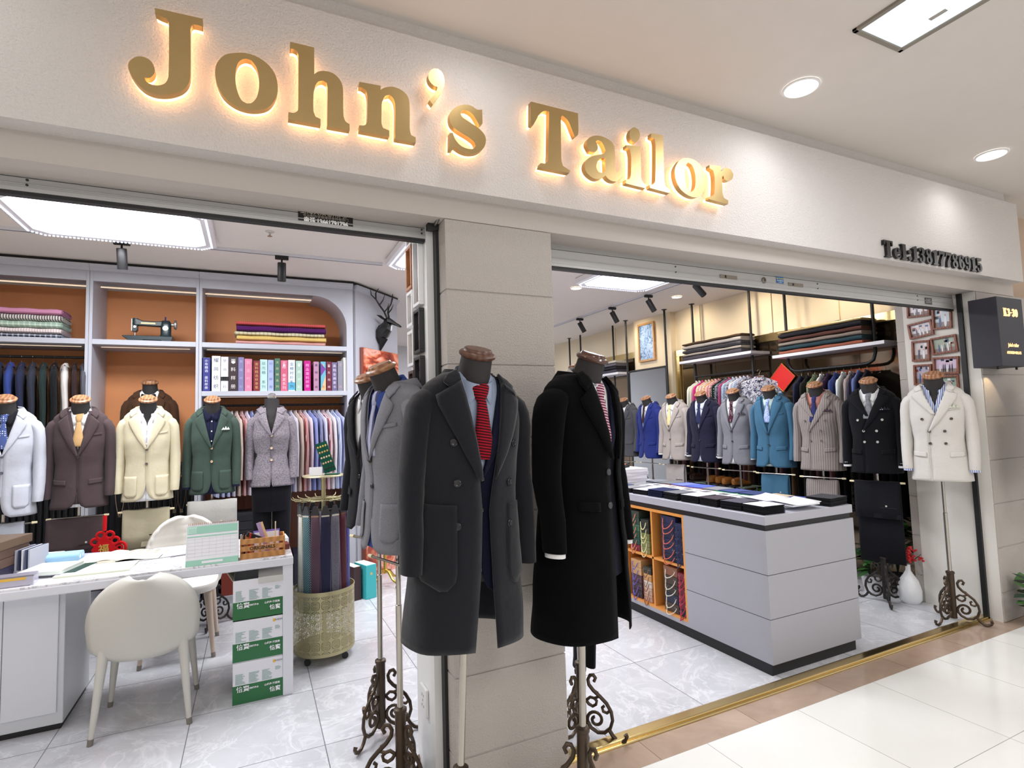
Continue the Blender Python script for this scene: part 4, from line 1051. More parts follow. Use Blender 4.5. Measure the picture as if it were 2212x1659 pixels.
# ------------------------------------------------------------------ shelving wall on the left
M_LED = glow('#ffe6c8', .7)
def unit(x0, x1, lab, curved=False, mid=None, low=None):
    t = thing('shelving_unit', lab, 'cabinet', ((x0 + x1) / 2, 5.38, 0)); a = (x1 - x0) / 2; D = .5
    fr = MB(); fr.box(-a, -a + .022, 0, D, 0, 2.80); fr.box(a - (.06 if curved else .022), a, 0, D, 0, 2.80); fr.box(-a + .022, a - (.06 if curved else .022), 0, .02, 2.72, 2.80); fr.box(-a, a, .001, D, 2.80, 2.82)
    if curved:
        r = .30; cx_, cz_ = a - .06 - r, 2.72 - r; pts = [(a - .06, 2.722), (cx_, 2.722)] + [(cx_ + r * sin(q), cz_ + r * cos(q)) for q in linsp(0, pi / 2, 14)]
        fr.prism(pts, 0, D - .02, 'y')
    fr.build('frame', M_GREYCAB, t, smooth=30, bevel=.0015)
    bk = MB(); bk.box(-a + .02, a - .02, D - .02, D - .008, 1.2, 2.75); bk.build('back_panel', M_ORANGE, t, smooth=0)
    bx(-a + .02, a - .02, D - .02, D - .008, .06, 1.2).build('lower_back_panel', M_WINE if curved else plain('#2a2322', .7), t, smooth=0)
    bx(-a + .02, a - .02, .0, D - .02, 0, .06).build('plinth', M_GREYCAB, t, smooth=0)
    for z in ([2.245] + ([mid] if mid else []) + ([low] if low else [])):
        sh = bx(-a + .022, a - .022, .002, D - .02, z - .042, z).build('shelf', M_GREYCAB, t, smooth=0, bevel=.0015)
        bx(-a + .05, a - .08, .16, .17, z - .046, z - .042).build('led_strip', M_LED, sh, smooth=0)
    bx(-a + .03, a - (.36 if curved else .03), .20, .212, 2.712, 2.722).build('led_strip', M_LED, t, smooth=0)
    if low or curved is False:
        pass
    cn = MB(); cn.loft([[(x, y, z) for (y, z) in ((0, 2.80), (-.012, 2.805), (-.02, 2.822), (-.032, 2.83), (-.04, 2.852), (.02, 2.852))] for x in (-a, a)]); cn.build('cornice', M_GREYCAB, t, smooth=0)
    return t
unit(-1.97, -1.203, 'grey shelf bay with hanging suit jackets and a stack of pastel cloth', low=1.28)
unit(-2.74, -1.972, 'grey shelf bay at the far left of the shelving wall', low=1.28)
unit(-1.201, -.431, 'grey shelf bay with orange back holding the sewing machine', )
unit(-.429, .865, 'wide grey shelf bay with rounded corner holding the row of sample books', curved=True, mid=1.82)
t = thing('corner_panel', 'grey angled end panel of the shelving wall carrying the deer head', 'panel', (.865, 5.38, 0), radians(45))
bx(.04, .80, 0, .02, 0, 2.80).build('board', M_GREYCAB, t, smooth=0); cn = MB(); cn.loft([[(x, y, z) for (y, z) in ((0, 2.80), (-.012, 2.805), (-.02, 2.822), (-.032, 2.83), (-.04, 2.852), (.02, 2.852))] for x in (.022, .8)]); cn.build('cornice', M_GREYCAB, t, smooth=0)
s = MB().box(-2.74, .87, 5.37, 5.7, 2.852, 2.879); s.T = Matrix.Translation((.865, 5.38, 0)) @ Matrix.Rotation(radians(45), 4, 'Z'); s.box(-.01, .81, -.01, .04, 2.852, 2.879)
struct('trim_6', s, M_DARK)  # open gap above the cornice, its shade put in as a dark strip

# folded cloth lengths
def bolt(x, y, z, w, d, h, mat, lab, grp, rz=0, layers=2):
    t = thing('folded_cloth', lab, 'cloth', (x, y, z), rz, grp)
    m = MB(); rings = []
    for i, u in enumerate(linsp(-1, 1, 15)):
        sq = 1 if abs(u) < .97 else .93; ring = []
        for j in range(20):
            a = 2 * pi * j / 20; cx_, sz_ = cos(a), sin(a)
            ring.append((u * w / 2 + .004 * sin(j * 1.7), math.copysign(abs(cx_) ** .45, cx_) * d / 2 * sq, h / 2 + math.copysign(abs(sz_) ** .6, sz_) * h / 2 * sq + .0025 * sin(i * 1.3 + x * 9) * (sz_ > 0)))
        rings.append(ring)
    m.loft(rings); m.build('cloth_roll', mat, t)
    e = MB()
    for sd in (-1, 1):
        for k in range(layers):
            q = 1 - (k + .5) / (layers + .4)
            e.tube([(sd * (w / 2 + .002), math.copysign(abs(cos(a)) ** .45, cos(a)) * d / 2 * lerp(.62, .94, q), h / 2 + math.copysign(abs(sin(a)) ** .6, sin(a)) * h / 2 * q * .86) for a in linsp(.15, 2 * pi - .15, 22)], .0016, 4)
    e.build('folded_edge', mat, t)
    return t
z = 2.246
for col, pat, c2, h, lab in (('#33384c', 'plaid', '#d8dce6', .036, 'navy and white checked cloth at the bottom of the left cloth stack'), ('#e8d4d4', 'stripe', '#f4e8e6', .044, 'pale pink striped cloth second from the bottom of the left stack'),
                            ('#a9c4b0', 'plaid', '#dfece2', .055, 'green and white gingham cloth in the middle of the left stack'), ('#eee6dc', 'stripe', '#55525e', .050, 'white and dark striped cloth second from the top of the left stack'), ('#e29cc0', 'wool', None, .050, 'plain pink cloth on top of the left stack')):
    bolt(-1.64, 5.56, z, .50, .28, h, fab(col, pat, c2), lab, 'folded cloth on the left top shelf'); z += h + .001
z = 2.246
for i, (col, pat, c2, h, lab) in enumerate((('#e2a5a0', 'wool', None, .036, 'pink cloth at the bottom of the right cloth stack'), ('#e8c878', 'wool', None, .047, 'yellow cloth second from the bottom of the right stack'), ('#efe8cc', 'plaid', '#9a9668', .034, 'cream checked cloth in the middle of the right stack'),
                             ('#5a2466', 'wool', None, .054, 'purple cloth second from the top of the right stack'), ('#d86858', 'stripe', '#c8485a', .036, 'coral striped cloth on top of the right stack'))):
    bolt(.235 + .01 * sin(i * 2.3), 5.56, z, .76, .28, h, fab(col, pat, c2), lab, 'folded cloth on the right top shelf'); z += h + .001

# sewing machine
t = thing('sewing_machine', 'vintage dark green sewing machine on the middle top shelf', 'sewing machine', (-.80, 5.56, 2.246))
MG = plain('#1f3236', .25); MS = plain('#c9c8c4', .25, .9)
m = MB(); m.prism([(-.20, .045), (-.17, .028), (-.16, .004), (-.06, .004), (-.05, .018), (.08, .018), (.09, .004), (.15, .004), (.165, .045), (.165, .055), (-.20, .055)], -.075, .075, 'y'); m.build('bed', MG, t, smooth=0, bevel=.004)
def rr(cx_, cz_, w, h, d, n=16): return [(cx_ + math.copysign(abs(cos(a)) ** .6, cos(a)) * w, math.copysign(abs(sin(a)) ** .6, sin(a)) * d, cz_) for a in linsp(0, 2 * pi, n + 1)[:-1]]
m = MB(); m.loft([rr(.105, .055, .050, 0, .045), rr(.105, .075, .040, 0, .036), rr(.105, .15, .040, 0, .036), rr(.105, .185, .038, 0, .034), rr(.105, .200, .028, 0, .026)]); m.build('pillar', MG, t)
m = MB(); m.loft([[(x, y * d, z_ + h * zz) for y, zz in ((-1, -.7), (-.7, -1), (.7, -1), (1, -.7), (1, .7), (.7, 1), (-.7, 1), (-1, .7))] for x, z_, h, d in ((.12, .172, .026, .03), (.03, .168, .022, .027), (-.06, .170, .021, .026), (-.10, .178, .030, .03), (-.125, .180, .034, .032), (-.135, .178, .03, .028))]); m.build('arm', MG, t, smooth=30)
m = MB(); m.prism([(-.137, .212), (-.10, .212), (-.10, .11), (-.112, .095), (-.137, .095)], -.026, .026, 'y'); m.build('head', MG, t, smooth=0, bevel=.003)
bx(-.145, -.137, -.024, .024, .10, .205).build('face_plate', MS, t, smooth=0, bevel=.002)
m = MB(); m.tube([(-.12, -.0, .10), (-.12, 0, .060)], .004, 6); m.build('needle_bar', MS, t); bx(-.128, -.112, -.012, .012, .056, .059).build('presser_foot', MS, t, smooth=0)
w_ = MB(); w_.lathe([(.012, -.02), (.012, 0), (.036, .002), (.042, .008), (.042, .018), (.036, .022), (.02, .02), (.018, .024)], 24, (.165, 0, .168), ax='x'); w_.build('hand_wheel', MS, t)
MB().tube([(.10, 0, .198), (.10, 0, .235)], .006, 8).build('spool_pin', plain('#1c2a78', .4), t)
MB().lathe([(.022, 0), (.022, .003), (.016, .004)], 18, (.105, -.036, .13), ax='y').build('badge', plain('#cfd4cc', .4, .3), t)
bx(-.075, .03, -.0285, -.0265, .163, .177).build('gold_lettering', plain('#cbb98a', .4, .3), t, smooth=0)
MB().lathe([(.010, 0), (.010, .008)], 12, (-.118, -.026, .135), ax='y').build('tension_knob', MS, t)

# sample books
BK = [(62, 124, 840, '#2b3180', '#e8e8f4', '小布精选 面料样册'), (134, 204, 823, '#e9e9ea', '#3a3f66', '耀尚纺织'), (206, 268, 828, '#e8e8ea', '#9a9aa2', '梦尚衬衫'), (268, 345, 828, '#35262a', '#e9e4e0', '面料样册'), (345, 395, 830, '#7f79a6', '#b9b4d4', '高级衬衫'),
      (398, 462, 842, '#d57f9e', '#f0b6cc', '风采时尚'), (470, 528, 860, '#7c2430', '#d9a66a', '面料精选样册集'), (526, 590, 846, '#b9dbd8', '#5a8890', '丝光棉 系列'), (592, 646, 848, '#aab6dc', '#6c7ab0', '衬衫样册'), (650, 700, 835, '#48705c', '#c9c79a', '天丝棉系列'),
      (702, 766, 850, '#cf6280', '#f6d4de', '花样 春夏系列'), (768, 832, 845, '#e6ebf0', '#3d6a94', '全棉衬衫系列'), (836, 894, 852, '#a9c6b8', '#e2eee6', '棉麻衬衫'), (910, 970, 850, '#c4178a', '#f4b8e0', '精品面料样册'), (996, 1046, 856, '#b98aa6', '#4a3450', '高档亚麻'),
      (1060, 1108, 856, '#6ab0c8', '#f0d8a0', '花色'), (1112, 1162, 856, '#6c1f38', '#e6c6c8', '高支纯棉'), (1164, 1216, 860, '#74688e', '#e6e2f0', '高档全棉莱卡'), (1218, 1270, 848, '#8a8894', '#c9a4b0', '亚麻'), (1272, 1305, 812, '#e4e2dc', '#a9a49c', '')]
cn_ = ['navy', 'white', 'white with a black band', 'dark brown', 'lilac', 'pink', 'wine red', 'pale aqua', 'light blue', 'bottle green', 'rose', 'white and sky blue', 'sage green', 'magenta', 'mauve', 'multicoloured', 'maroon', 'purple', 'grey', 'ivory']
FU = 1.21 / 1243
for i, (a, b, ty, col, tc, body) in enumerate(BK):
    x0, x1 = -.403 + (a - 62) * FU + .001, -.403 + (b - 62) * FU - .001; h = (1130 - ty) * .00101; w = x1 - x0
    neigh = ('first from the left' if i == 0 else 'after the %s one' % cn_[i - 1])
    t = thing('sample_book', '%s sample book %s in the book row' % (cn_[i], neigh), 'book', ((x0 + x1) / 2, 5.40 + .006 * (i % 3), 1.8205), 0, 'sample books on the shelf')
    bx(-w / 2, w / 2, 0, .24, 0, h).build('cover', plain(col, .45), t, smooth=0, bevel=.002)
    bx(-w / 2 + .004, w / 2 - .004, .006, .238, h - .0005, h + .0008).build('pages', plain('#e4e2da', .8), t, smooth=0)
    n = len([c for c in body if c != ' '])
    if n:
        big = i in (1, 17); sz = min(w * .55, h * .72 / max(n, 4)) if not big else w * .62; st = (h * .74) / max(1, len(body) - 1) if big or n < 6 else sz * 1.25
        st = min(st, h * .8 / max(1, len(body) - 1)); y0 = h * .5 + st * (len(body) - 1) / 2
        tt = text('\n'.join(body), 'spine_title', sz, plain(tc, .4), t, (0, -.0008, h * .5), depth=.0002); tt.data.space_line = st / sz; 
        tt.location.z = h * .5
    if i == 2: bx(-w / 2 - .0003, w / 2 + .0003, -.001, .02, h * .30, h * .42).build('spine_band', M_BLACK, t, smooth=0)
    if i in (3, 10, 12, 16): MB().lathe([(w * .18, 0), (w * .18, .0006)], 12, (0, -.0002, h * .84), ax='y').build('spine_emblem', plain(tc, .4), t)
    if i == 15:
        q = MB(); q.prism([(-w / 2, h * .02), (w / 2, h * .02), (w / 2, h * .55)], -.001, 0, 'y', 0); q.prism([(-w / 2, h * .5), (w / 2, h * .75), (-w / 2, h * .95)], -.001, 0, 'y', 1); q.build('spine_print', [plain('#e8b888', .5), plain('#7a3a9a', .5)], t, smooth=0)
    if i == 11: bx(-w / 2 - .0003, w / 2 + .0003, -.001, .01, .01, h * .28).build('spine_band', plain('#5aaed0', .5), t, smooth=0)

# ------------------------------------------------------------------ hanging clothes
HM = {}
M_HWOOD = plain('#7d4a30', .45, var=.2); M_HOOK = plain('#d6c9b6', .22, 1); M_HBLK = plain('#1b1b1d', .4)
def base_mesh(key, fn):
    if key not in HM:
        o = fn().build(key, M_WHITE); HM[key] = o.data; bpy.data.objects.remove(o, do_unlink=True)
    return HM[key]
def hang_mesh(kind):
    L = {'jacket': .74, 'shirt': .80}[kind]
    m = MB(); rings = []
    P = [(-.070, .020, .050), (-.082, .026, .090), (-.105, .030, .150), (-.130, .034, .188), (-.155, .036, .200), (-.25, .040, .200), (-.42, .038, .185), (-.6, .040, .195), (-L, .044, .205)]
    if kind == 'shirt': P = [(z_, a * .72, b) for z_, a, b in P]
    for i, (z_, a, b) in enumerate(P):
        rings.append([(math.copysign(abs(cos(q)) ** .8, cos(q)) * a * (1 + .12 * sin(3 * q + i)), math.copysign(abs(sin(q)) ** .9, sin(q)) * b, z_) for q in linsp(0, 2 * pi, 21)[:-1]])
    m.loft(rings); return m
def hang_sleeve(kind):
    m = MB(); rings = []
    for i, (y, z_, a, b) in enumerate(((.150, -.118, .014, .03), (.185, -.135, .028, .045), (.212, -.17, .033, .048), (.222, -.25, .032, .047), (.226, -.40, .030, .044), (.222, -.55, .028, .040), (.216, -.66, .026, .037))):
        if kind == 'shirt': a *= .75
        rings.append([(a * cos(q) * (1 + .1 * sin(2 * q + i)) + .012 * (i > 3), y + b * sin(q) - .01 * (i > 4), z_) for q in linsp(0, 2 * pi, 13)[:-1]])
    m.loft(rings); return m
def hang_collar(kind):
    m = MB(); rows = []
    for z_, r in ((-.060, .040), (-.050, .045), (-.085, .062)): rows.append([(r * .7 * cos(q), r * sin(q), z_ - .018 * max(0, -cos(q))) for q in linsp(0, 2 * pi, 17)])
    m.grid(rows); return m
def hang_lapel():
    m = MB()
    for s_ in (1,):
        m.grid([[(-.030 - .010 * (j > 0), y, z_) for j, (y, z_) in enumerate(row)] for row in (((.03, -.075), (.075, -.10)), ((.02, -.16), (.095, -.17)), ((.0, -.34), (.02, -.33)))])
        m.grid([[(-.030 - .010 * (j > 0), -y, z_) for j, (y, z_) in enumerate(row)] for row in (((.03, -.075), (.075, -.10)), ((.02, -.16), (.095, -.17)), ((.0, -.34), (.02, -.33)))])
    return m
def hook_mesh():
    m = MB(); m.tube([(0, .0155 * sin(a), .0155 * cos(a)) for a in linsp(1.9, -2.7, 14)] + [(0, .0, -.032), (0, 0, -.068)], .0017, 5); return m
def hanger_mesh():
    m = MB(); m.tube([(0, y, -.062 - .42 * max(0, abs(y) - .02)) for y in linsp(-.12, .12, 9)], [.005, .008, .009, .010, .012, .010, .009, .008, .005], 6); return m
def trou_mesh():
    m = MB(); rings = []
    for i, (z_, a, b) in enumerate(((-.07, .010, .085), (-.078, .014, .1), (-.3, .016, .105), (-.55, .018, .115), (-.60, .018, .115))):
        rings.append([(a * cos(q) * (1 + .15 * sin(4 * q)), b * math.copysign(abs(sin(q)) ** .8, sin(q)), z_) for q in linsp(0, 2 * pi, 17)[:-1]])
    m.loft(rings); return m
def mobj(name, me, parent, mat):
    o = bpy.data.objects.new(name, me); COL.objects.link(o); o.parent = parent
    o.material_slots[0].link = 'OBJECT'; o.material_slots[0].material = mat; return o
def hang(kind, x, y, z, rz, mat, lab, grp, hm=None, name=None, k=1):
    t = thing(name or {'jacket': 'hanging_jacket', 'shirt': 'hanging_shirt', 'trousers': 'hanging_trousers'}[kind], lab, {'jacket': 'jacket', 'shirt': 'shirt', 'trousers': 'trousers'}[kind], (x, y, z), rz, grp); t.scale = (k, 1, 1)
    if kind == 'trousers': mobj('trouser_leg', base_mesh('tl', trou_mesh), t, mat)
    else:
        b = mobj('body', base_mesh('hb' + kind, lambda: hang_mesh(kind)), t, mat)
        s1 = mobj('sleeve', base_mesh('hs' + kind, lambda: hang_sleeve(kind)), b, mat)
        s2 = mobj('sleeve', HM['hs' + kind], b, mat); s2.scale = (1, -1, 1)
        mobj('collar', base_mesh('hc', lambda: hang_collar(kind)), b, mat)
        if kind == 'jacket': mobj('lapel', base_mesh('hl', hang_lapel), b, mat)
    h = mobj('hanger', base_mesh('hh', hanger_mesh), t, hm or M_HWOOD); mobj('hook', base_mesh('hk', hook_mesh), h, M_HOOK)
    return t
def rail(x0, y0, x1, y1, z, lab, r=.011, mat=None, drop=None):
    t = thing('clothes_rail', lab, 'rail', ((x0 + x1) / 2, (y0 + y1) / 2, z)); dx, dy = (x1 - x0) / 2, (y1 - y0) / 2
    MB().tube([(-dx, -dy, 0), (dx, dy, 0)], r, 10).build('tube', mat or M_BLACK, t)
    return t
rail(-1.948, 5.585, -1.226, 5.585, 2.114, 'black rail in the left shelf bay carrying suit jackets')
LJ = [('#3d4f96', 'wool', None, 'mid blue'), ('#2f3450', 'wool', None, 'dark navy'), ('#383b47', 'wool', None, 'charcoal'), ('#2c3a38', 'wool', None, 'dark green'), ('#1f2022', 'wool', None, 'black'), ('#e6e0dc', 'wool', None, 'white'), ('#3c2a2c', 'wool', None, 'dark maroon'), ('#4d4e58', 'pin', '#b9bac2', 'grey pinstriped')]
xs_ = [-1.745, -1.676, -1.607, -1.538, -1.469, -1.400, -1.338, -1.282]
prev = 'the bay side'
for i, ((c, p, c2, nm), x) in enumerate(zip(LJ, xs_)):
    hang('jacket', x, 5.585, 2.114, radians(14), fab(c, p, c2, 1.2), '%s jacket hanging in the left bay%s' % (nm, ', next to the %s one' % LJ[i - 1][3] if i else ''), 'suit jackets hanging in the left shelf bay', k=.70 if i < 6 else .5)
for i, x in enumerate((-1.88, -1.81)): hang('jacket', x, 5.585, 2.114, radians(14), fab('#2d3550'), 'dark blue jacket at the far end of the left shelf bay', 'suit jackets hanging in the left shelf bay', k=.6)
rail(-.405, 5.59, .803, 5.59, 1.70, 'black rail under the sample books carrying shirts')
SH = [('#c9cdf0', 'wool', None, 'pale lilac'), ('#e9e4ea', 'stripe', '#b8b4c8', 'white striped'), ('#d8c4b8', 'wool', None, 'beige'), ('#b8696a', 'stripe', '#e4c8c8', 'red and white'), ('#e6dcec', 'wool', None, 'off-white'), ('#98a2d8', 'wool', None, 'blue'), ('#7f80a8', 'stripe', '#a8aac8', 'grey blue'), ('#dfe0f4', 'wool', None, 'white'), ('#c07880', 'stripe', '#f4ecee', 'red striped'), ('#ececf4', 'wool', None, 'plain white'), ('#e4e8f4', 'stripe', '#9aa8d8', 'blue pinstriped'), ('#c8cdf0', 'wool', None, 'pale blue')]
for i in range(26):
    x = .725 - i * .0415; c, p, c2, nm = SH[(11 - i) % 12]
    hang('shirt', x, 5.59, 1.70, radians(12), fab(c, p, c2, 1.3 if p == 'stripe' else 1), ('%s shirt under the sample books, number %s from the grey end panel' % (nm, ['one', 'two', 'three', 'four', 'five', 'six', 'seven', 'eight', 'nine', 'ten', 'eleven', 'twelve'][i])) if i < 12 else 'shirt partly hidden behind the dummies under the sample books', 'shirts on the rail under the sample books', hm=M_WHITE, k=.44)
# dark trousers and belts in the lower half of the left bays
rail(-1.948, 5.60, -1.226, 5.60, 1.19, 'black lower rail in the left shelf bay')
rail(-1.178, 5.70, -.455, 5.70, 1.19, 'black lower rail in the middle shelf bay')
for i in range(18): hang('trousers', -1.93 + i * .04, 5.60, 1.19, radians(6), fab(['#18181b', '#1d1d22', '#232329'][i % 3]), 'dark trousers hanging low in the left shelf bay', 'dark trousers on the lower rails', k=.8)
for i in range(17): hang('trousers', -1.15 + i * .042, 5.70, 1.19, radians(-5), fab(['#1a181a', '#241f20', '#1d1d24'][i % 3]), 'dark trousers hanging low in the middle shelf bay', 'dark trousers on the lower rails', k=.8)
for i, (x, c) in enumerate(((-.98, '#8a7560'), (-.90, '#3a2a22'), (-.83, '#2a2220'), (-.60, '#3c2c26'), (-.55, '#4a3a30'))):
    t = thing('hanging_belt', ['looped tan braided belt', 'dark brown belt', 'black belt', 'brown belt', 'taupe belt'][i] + ' hanging in the middle shelf bay', 'belt', (x, 5.42, 1.13))
    MB().tube([(.03 * sin(a) * (1 + .3 * cos(a)), 0, -.16 + .16 * cos(a)) for a in linsp(0, 2 * pi, 25)], .005, 5, flat=.5).build('strap', plain(c, .5), t); bx(-.012, .012, -.003, .003, -.33, -.30).build('buckle', M_HOOK, t, smooth=0)
    MB().tube([(0, 0, 0), (0, .02, .06)], .003, 5).build('hook', M_HOOK, t)
# dark boxes low in the right bay
for i, (x, w_, h, c) in enumerate(((-.33, .12, .30, '#20263c'), (-.20, .10, .34, '#8e3a2c'), (-.09, .10, .30, '#23284a'), (.02, .09, .32, '#b9b9bd'), (.13, .10, .36, '#6c3526'), (.25, .12, .30, '#1f1f2c'), (.38, .1, .28, '#202030'))):
    t = thing('storage_box', ['dark blue', 'rust red', 'navy', 'pale grey', 'brown', 'black', 'midnight blue'][i] + ' box standing at the bottom of the shirt bay', 'box', (x, 5.42, .0605)); bx(-w_ / 2, w_ / 2, 0, .3, 0, h).build('carton', plain(c, .6), t, smooth=0, bevel=.003); bx(-w_ / 2 - .001, w_ / 2 + .001, -.001, .301, h - .03, h + .002).build('lid', plain(c, .5), t, smooth=0, bevel=.002)
for i in range(4):
    t = thing('shoe_box', ['lowest', 'second lowest', 'third', 'topmost'][i] + ' dark flat box in the stack beside the female dummy', 'box', (-.02, 5.44, .45 + i * .075)); bx(-.13, .13, 0, .25, 0, .07).build('carton', plain(['#26262e', '#1d1d22', '#2c2c34', '#22222a'][i], .5), t, smooth=0, bevel=.002); bx(-.131, .131, -.001, .251, .05, .072).build('lid', plain('#2c2c30', .5), t, smooth=0)

# deer head
t = thing('deer_head', 'faceted black deer head with antlers mounted on the grey corner panel', 'wall ornament', (1.177, 5.677, 2.45), radians(45)); t.scale = (1.2, 1.15, 1.0)
BKM = plain('#0f0f11', .28)
def hexr(c, ry, rz_, rx, n=7, lean=0): return [(c[0] + rx * cos(a), c[1] + lean * sin(a) * rz_, c[2] + rz_ * sin(a)) for a in linsp(0, 2 * pi, n + 1)[:-1]]
m = MB(); m.loft([hexr((0, -.004, -.03), 0, .10, .055), hexr((0, -.05, .0), 0, .072, .048, lean=.5), hexr((0, -.085, .045), 0, .05, .038, lean=.8), hexr((0, -.10, .09), 0, .038, .033, lean=.8)])
m.v[5 if False else 4] = m.v[4]; m.tube([(0, -.045, -.07), (0, -.008, -.20)], [.042, .005], 5); m.build('neck', BKM, t, smooth=0)
m = MB(); m.loft([hexr((0, -.07, .110), 0, .030, .030, lean=-.3), hexr((0, -.105, .108), 0, .036, .036), hexr((0, -.14, .090), 0, .028, .030), hexr((0, -.18, .062), 0, .018, .020), hexr((0, -.215, .040), 0, .014, .016), hexr((0, -.225, .034), 0, .009, .012)]); m.build('head', BKM, t, smooth=0)
for sd in (1, -1):
    e = MB(); e.loft([[(sd * .03, -.085, .125), (sd * .035, -.07, .115), (sd * .03, -.08, .105)], [(sd * .075, -.075, .150), (sd * .08, -.055, .135), (sd * .07, -.07, .12)], [(sd * .12, -.06, .150), (sd * .121, -.058, .148), (sd * .119, -.059, .146)]]); e.build('ear', BKM, t, smooth=0)
    a = MB(); a.tube([(sd * .018, -.095, .135), (sd * .03, -.075, .20), (sd * .07, -.055, .26), (sd * .115, -.05, .31), (sd * .13, -.06, .37), (sd * .11, -.075, .42)], [.009, .008, .008, .007, .006, .003], 6)
    a.tube([(sd * .03, -.075, .19), (sd * .03, -.11, .23), (sd * .035, -.13, .28)], [.007, .006, .002], 5); a.tube([(sd * .07, -.055, .26), (sd * .065, -.09, .31), (sd * .06, -.105, .37)], [.006, .005, .002], 5); a.tube([(sd * .115, -.05, .31), (sd * .155, -.03, .35), (sd * .165, -.03, .40)], [.006, .005, .002], 5)
    a.build('antler', BKM, t)
# big poster leaning on the corner panel
k = N('poster_print'); v = k.obj((1.2, 1, 1.6)); nz = noise(k, v, 2.2, 3, .5, 2.5)
k.base(k.ramp(nz.outputs[0], [(.30, lin('#5a1d16')), (.42, lin('#b5452c')), (.5, lin('#e58a66')), (.58, lin('#f0b8a8')), (.66, lin('#c25238')), (.8, lin('#efc4c8'))]), .25); M_POST = k.m
t = thing('poster_board', 'tall glossy poster of orange and pink cloth folds leaning on the corner panel', 'poster', (.865, 5.38, 0), radians(45))
bx(.11, .72, -.055, -.04, .0, 2.245).build('print', M_POST, t, smooth=0); bx(.10, .73, -.04, -.004, .0, 2.25).build('backing_board', plain('#8a4a3a', .5), t, smooth=0)

# white framed photographs: flat picture with simple little figures
SK = plain('#d8a98c', .6)
def picture(parent, w, h, bg, people, seed):
    R = random.Random(seed); cols = ['#1f2436', '#e9e9ee', '#55586a', '#8a4a3c', '#3a5a8a', '#c9b49a']
    m = MB(); m.quad((-w, 0, -h), (w, 0, -h), (w, 0, h), (-w, 0, h), 0)
    m.quad((-w, -.0004, -h), (w, -.0004, -h), (w, -.0004, -h * .45), (-w, -.0004, -h * .45), 7)
    for i in range(5): 
        a, b = R.uniform(-w, w * .7), R.uniform(-.2, .7) * h; m.quad((a, -.0006, b), (min(w, a + w * .3), -.0006, b), (min(w, a + w * .3), -.0006, min(h, b + h * .3)), (a, -.0006, min(h, b + h * .3)), 2 + i)
    for i in range(people):
        px = lerp(-w * .68, w * .68, (i + .5) / people) + R.uniform(-.05, .05) * w; hh = R.uniform(.15, .35) * h; bw = w * .8 / people * .9
        ci = 2 + R.randrange(6)
        m.face([m.av((px + bw * .5 * cos(a) * (1 if sin(a) < 0 else .8), -.001 - i * .0002, -h * .98 + (h + hh) * (.5 + .5 * sin(a)) * .92)) for a in linsp(-pi * .9, pi * .9, 14)], ci if ci != 7 else 3)
        m.face([m.av((px + bw * .26 * cos(a), -.0012 - i * .0002, hh * .95 + bw * .32 * sin(a))) for a in linsp(0, 2 * pi, 11)[:-1]], 1)
    m.build('photograph', [plain(bg, .2), SK] + [plain(c, .25) for c in cols[:5]] + [plain('#8d7a70', .3)], parent, smooth=0)
def frame(x, y, z, w, h, rz, fc, lab, people, seed, bg='#cfc8c0', grp=None, roll=0, fw=.022, dp=.02, name='framed_photo', mat=.0):
    t = thing(name, lab, 'picture frame', (x, y, z), rz, grp); t.rotation_euler = (0, roll, rz)
    W_, H_ = w / 2, h / 2; s = MB()
    for a in ((-W_, W_, H_ - fw, H_), (-W_, W_, -H_, -H_ + fw), (-W_, -W_ + fw, -H_ + fw, H_ - fw), (W_ - fw, W_, -H_ + fw, H_ - fw)): s.box(a[0], a[1], -dp, 0, a[2], a[3])
    s.build('frame', fc, t, smooth=0, bevel=.0015)
    if mat: bx(-W_ + fw, W_ - fw, -.006, -.001, -H_ + fw, H_ - fw).build('mount', plain('#f1f1ee', .6), t, smooth=0)
    e = bpy.data.objects.new('tmp', None)
    p0 = len(bpy.data.objects)
    picture(t, W_ - fw - mat, H_ - fw - mat, bg, people, seed)
    bpy.data.objects.remove(e)
    ph = [c for c in t.children if c.name.startswith('photograph')][0]; ph.location.y = -.007 if mat else -.003
    return t
WF = plain('#f3f3f5', .35); BF = plain('#222024', .35); RF = m_wood('#6d3c2c', '#8f5640'); OF = m_wood('#a5683f', '#c78b5c')
g = 'framed photos on the white wall left of the pillar'
rzl = radians(-90)
LP = [(2.40, 2.335, .085, .10, WF, 'white photo frame cut by the shutter, topmost on the pillar wall', 2), (2.405, 2.19, .095, .20, OF, 'orange-brown wooden photo frame high on the pillar wall', 2), (2.285, 2.14, .10, .30, WF, 'tall white photo frame beside the orange-brown one', 1),
      (2.40, 2.00, .095, .16, WF, 'white photo frame below the orange-brown one', 3), (2.285, 1.88, .10, .19, BF, 'black photo frame below the tall white one', 3), (2.395, 1.82, .095, .16, WF, 'white photo frame left of the upper black one', 2),
      (2.285, 1.68, .10, .18, BF, 'lower black photo frame near the shutter guide', 2), (2.39, 1.64, .09, .16, m_wood('#3b2c28', '#55423a'), 'dark brown photo frame left of the lower black one', 3), (2.39, 1.465, .09, .16, WF, 'white photo frame below the dark brown one', 3),
      (2.285, 1.485, .10, .18, WF, 'white photo frame below the lower black one', 2), (2.39, 1.30, .09, .15, WF, 'lowest white photo frame on the left of the pillar wall', 2), (2.285, 1.30, .09, .15, WF, 'lowest white photo frame nearest the shutter guide', 2)]
for i, (y, z, w_, h, fc, lab, n) in enumerate(LP): frame(.655, y, z, w_, h, rzl, fc, lab, n, i, ['#d8d4dc', '#c9a890', '#b8b4b8', '#d8c4b8'][i % 4], g, fw=.014, dp=.022)
g = 'reddish framed photos on the white wall by the right post'
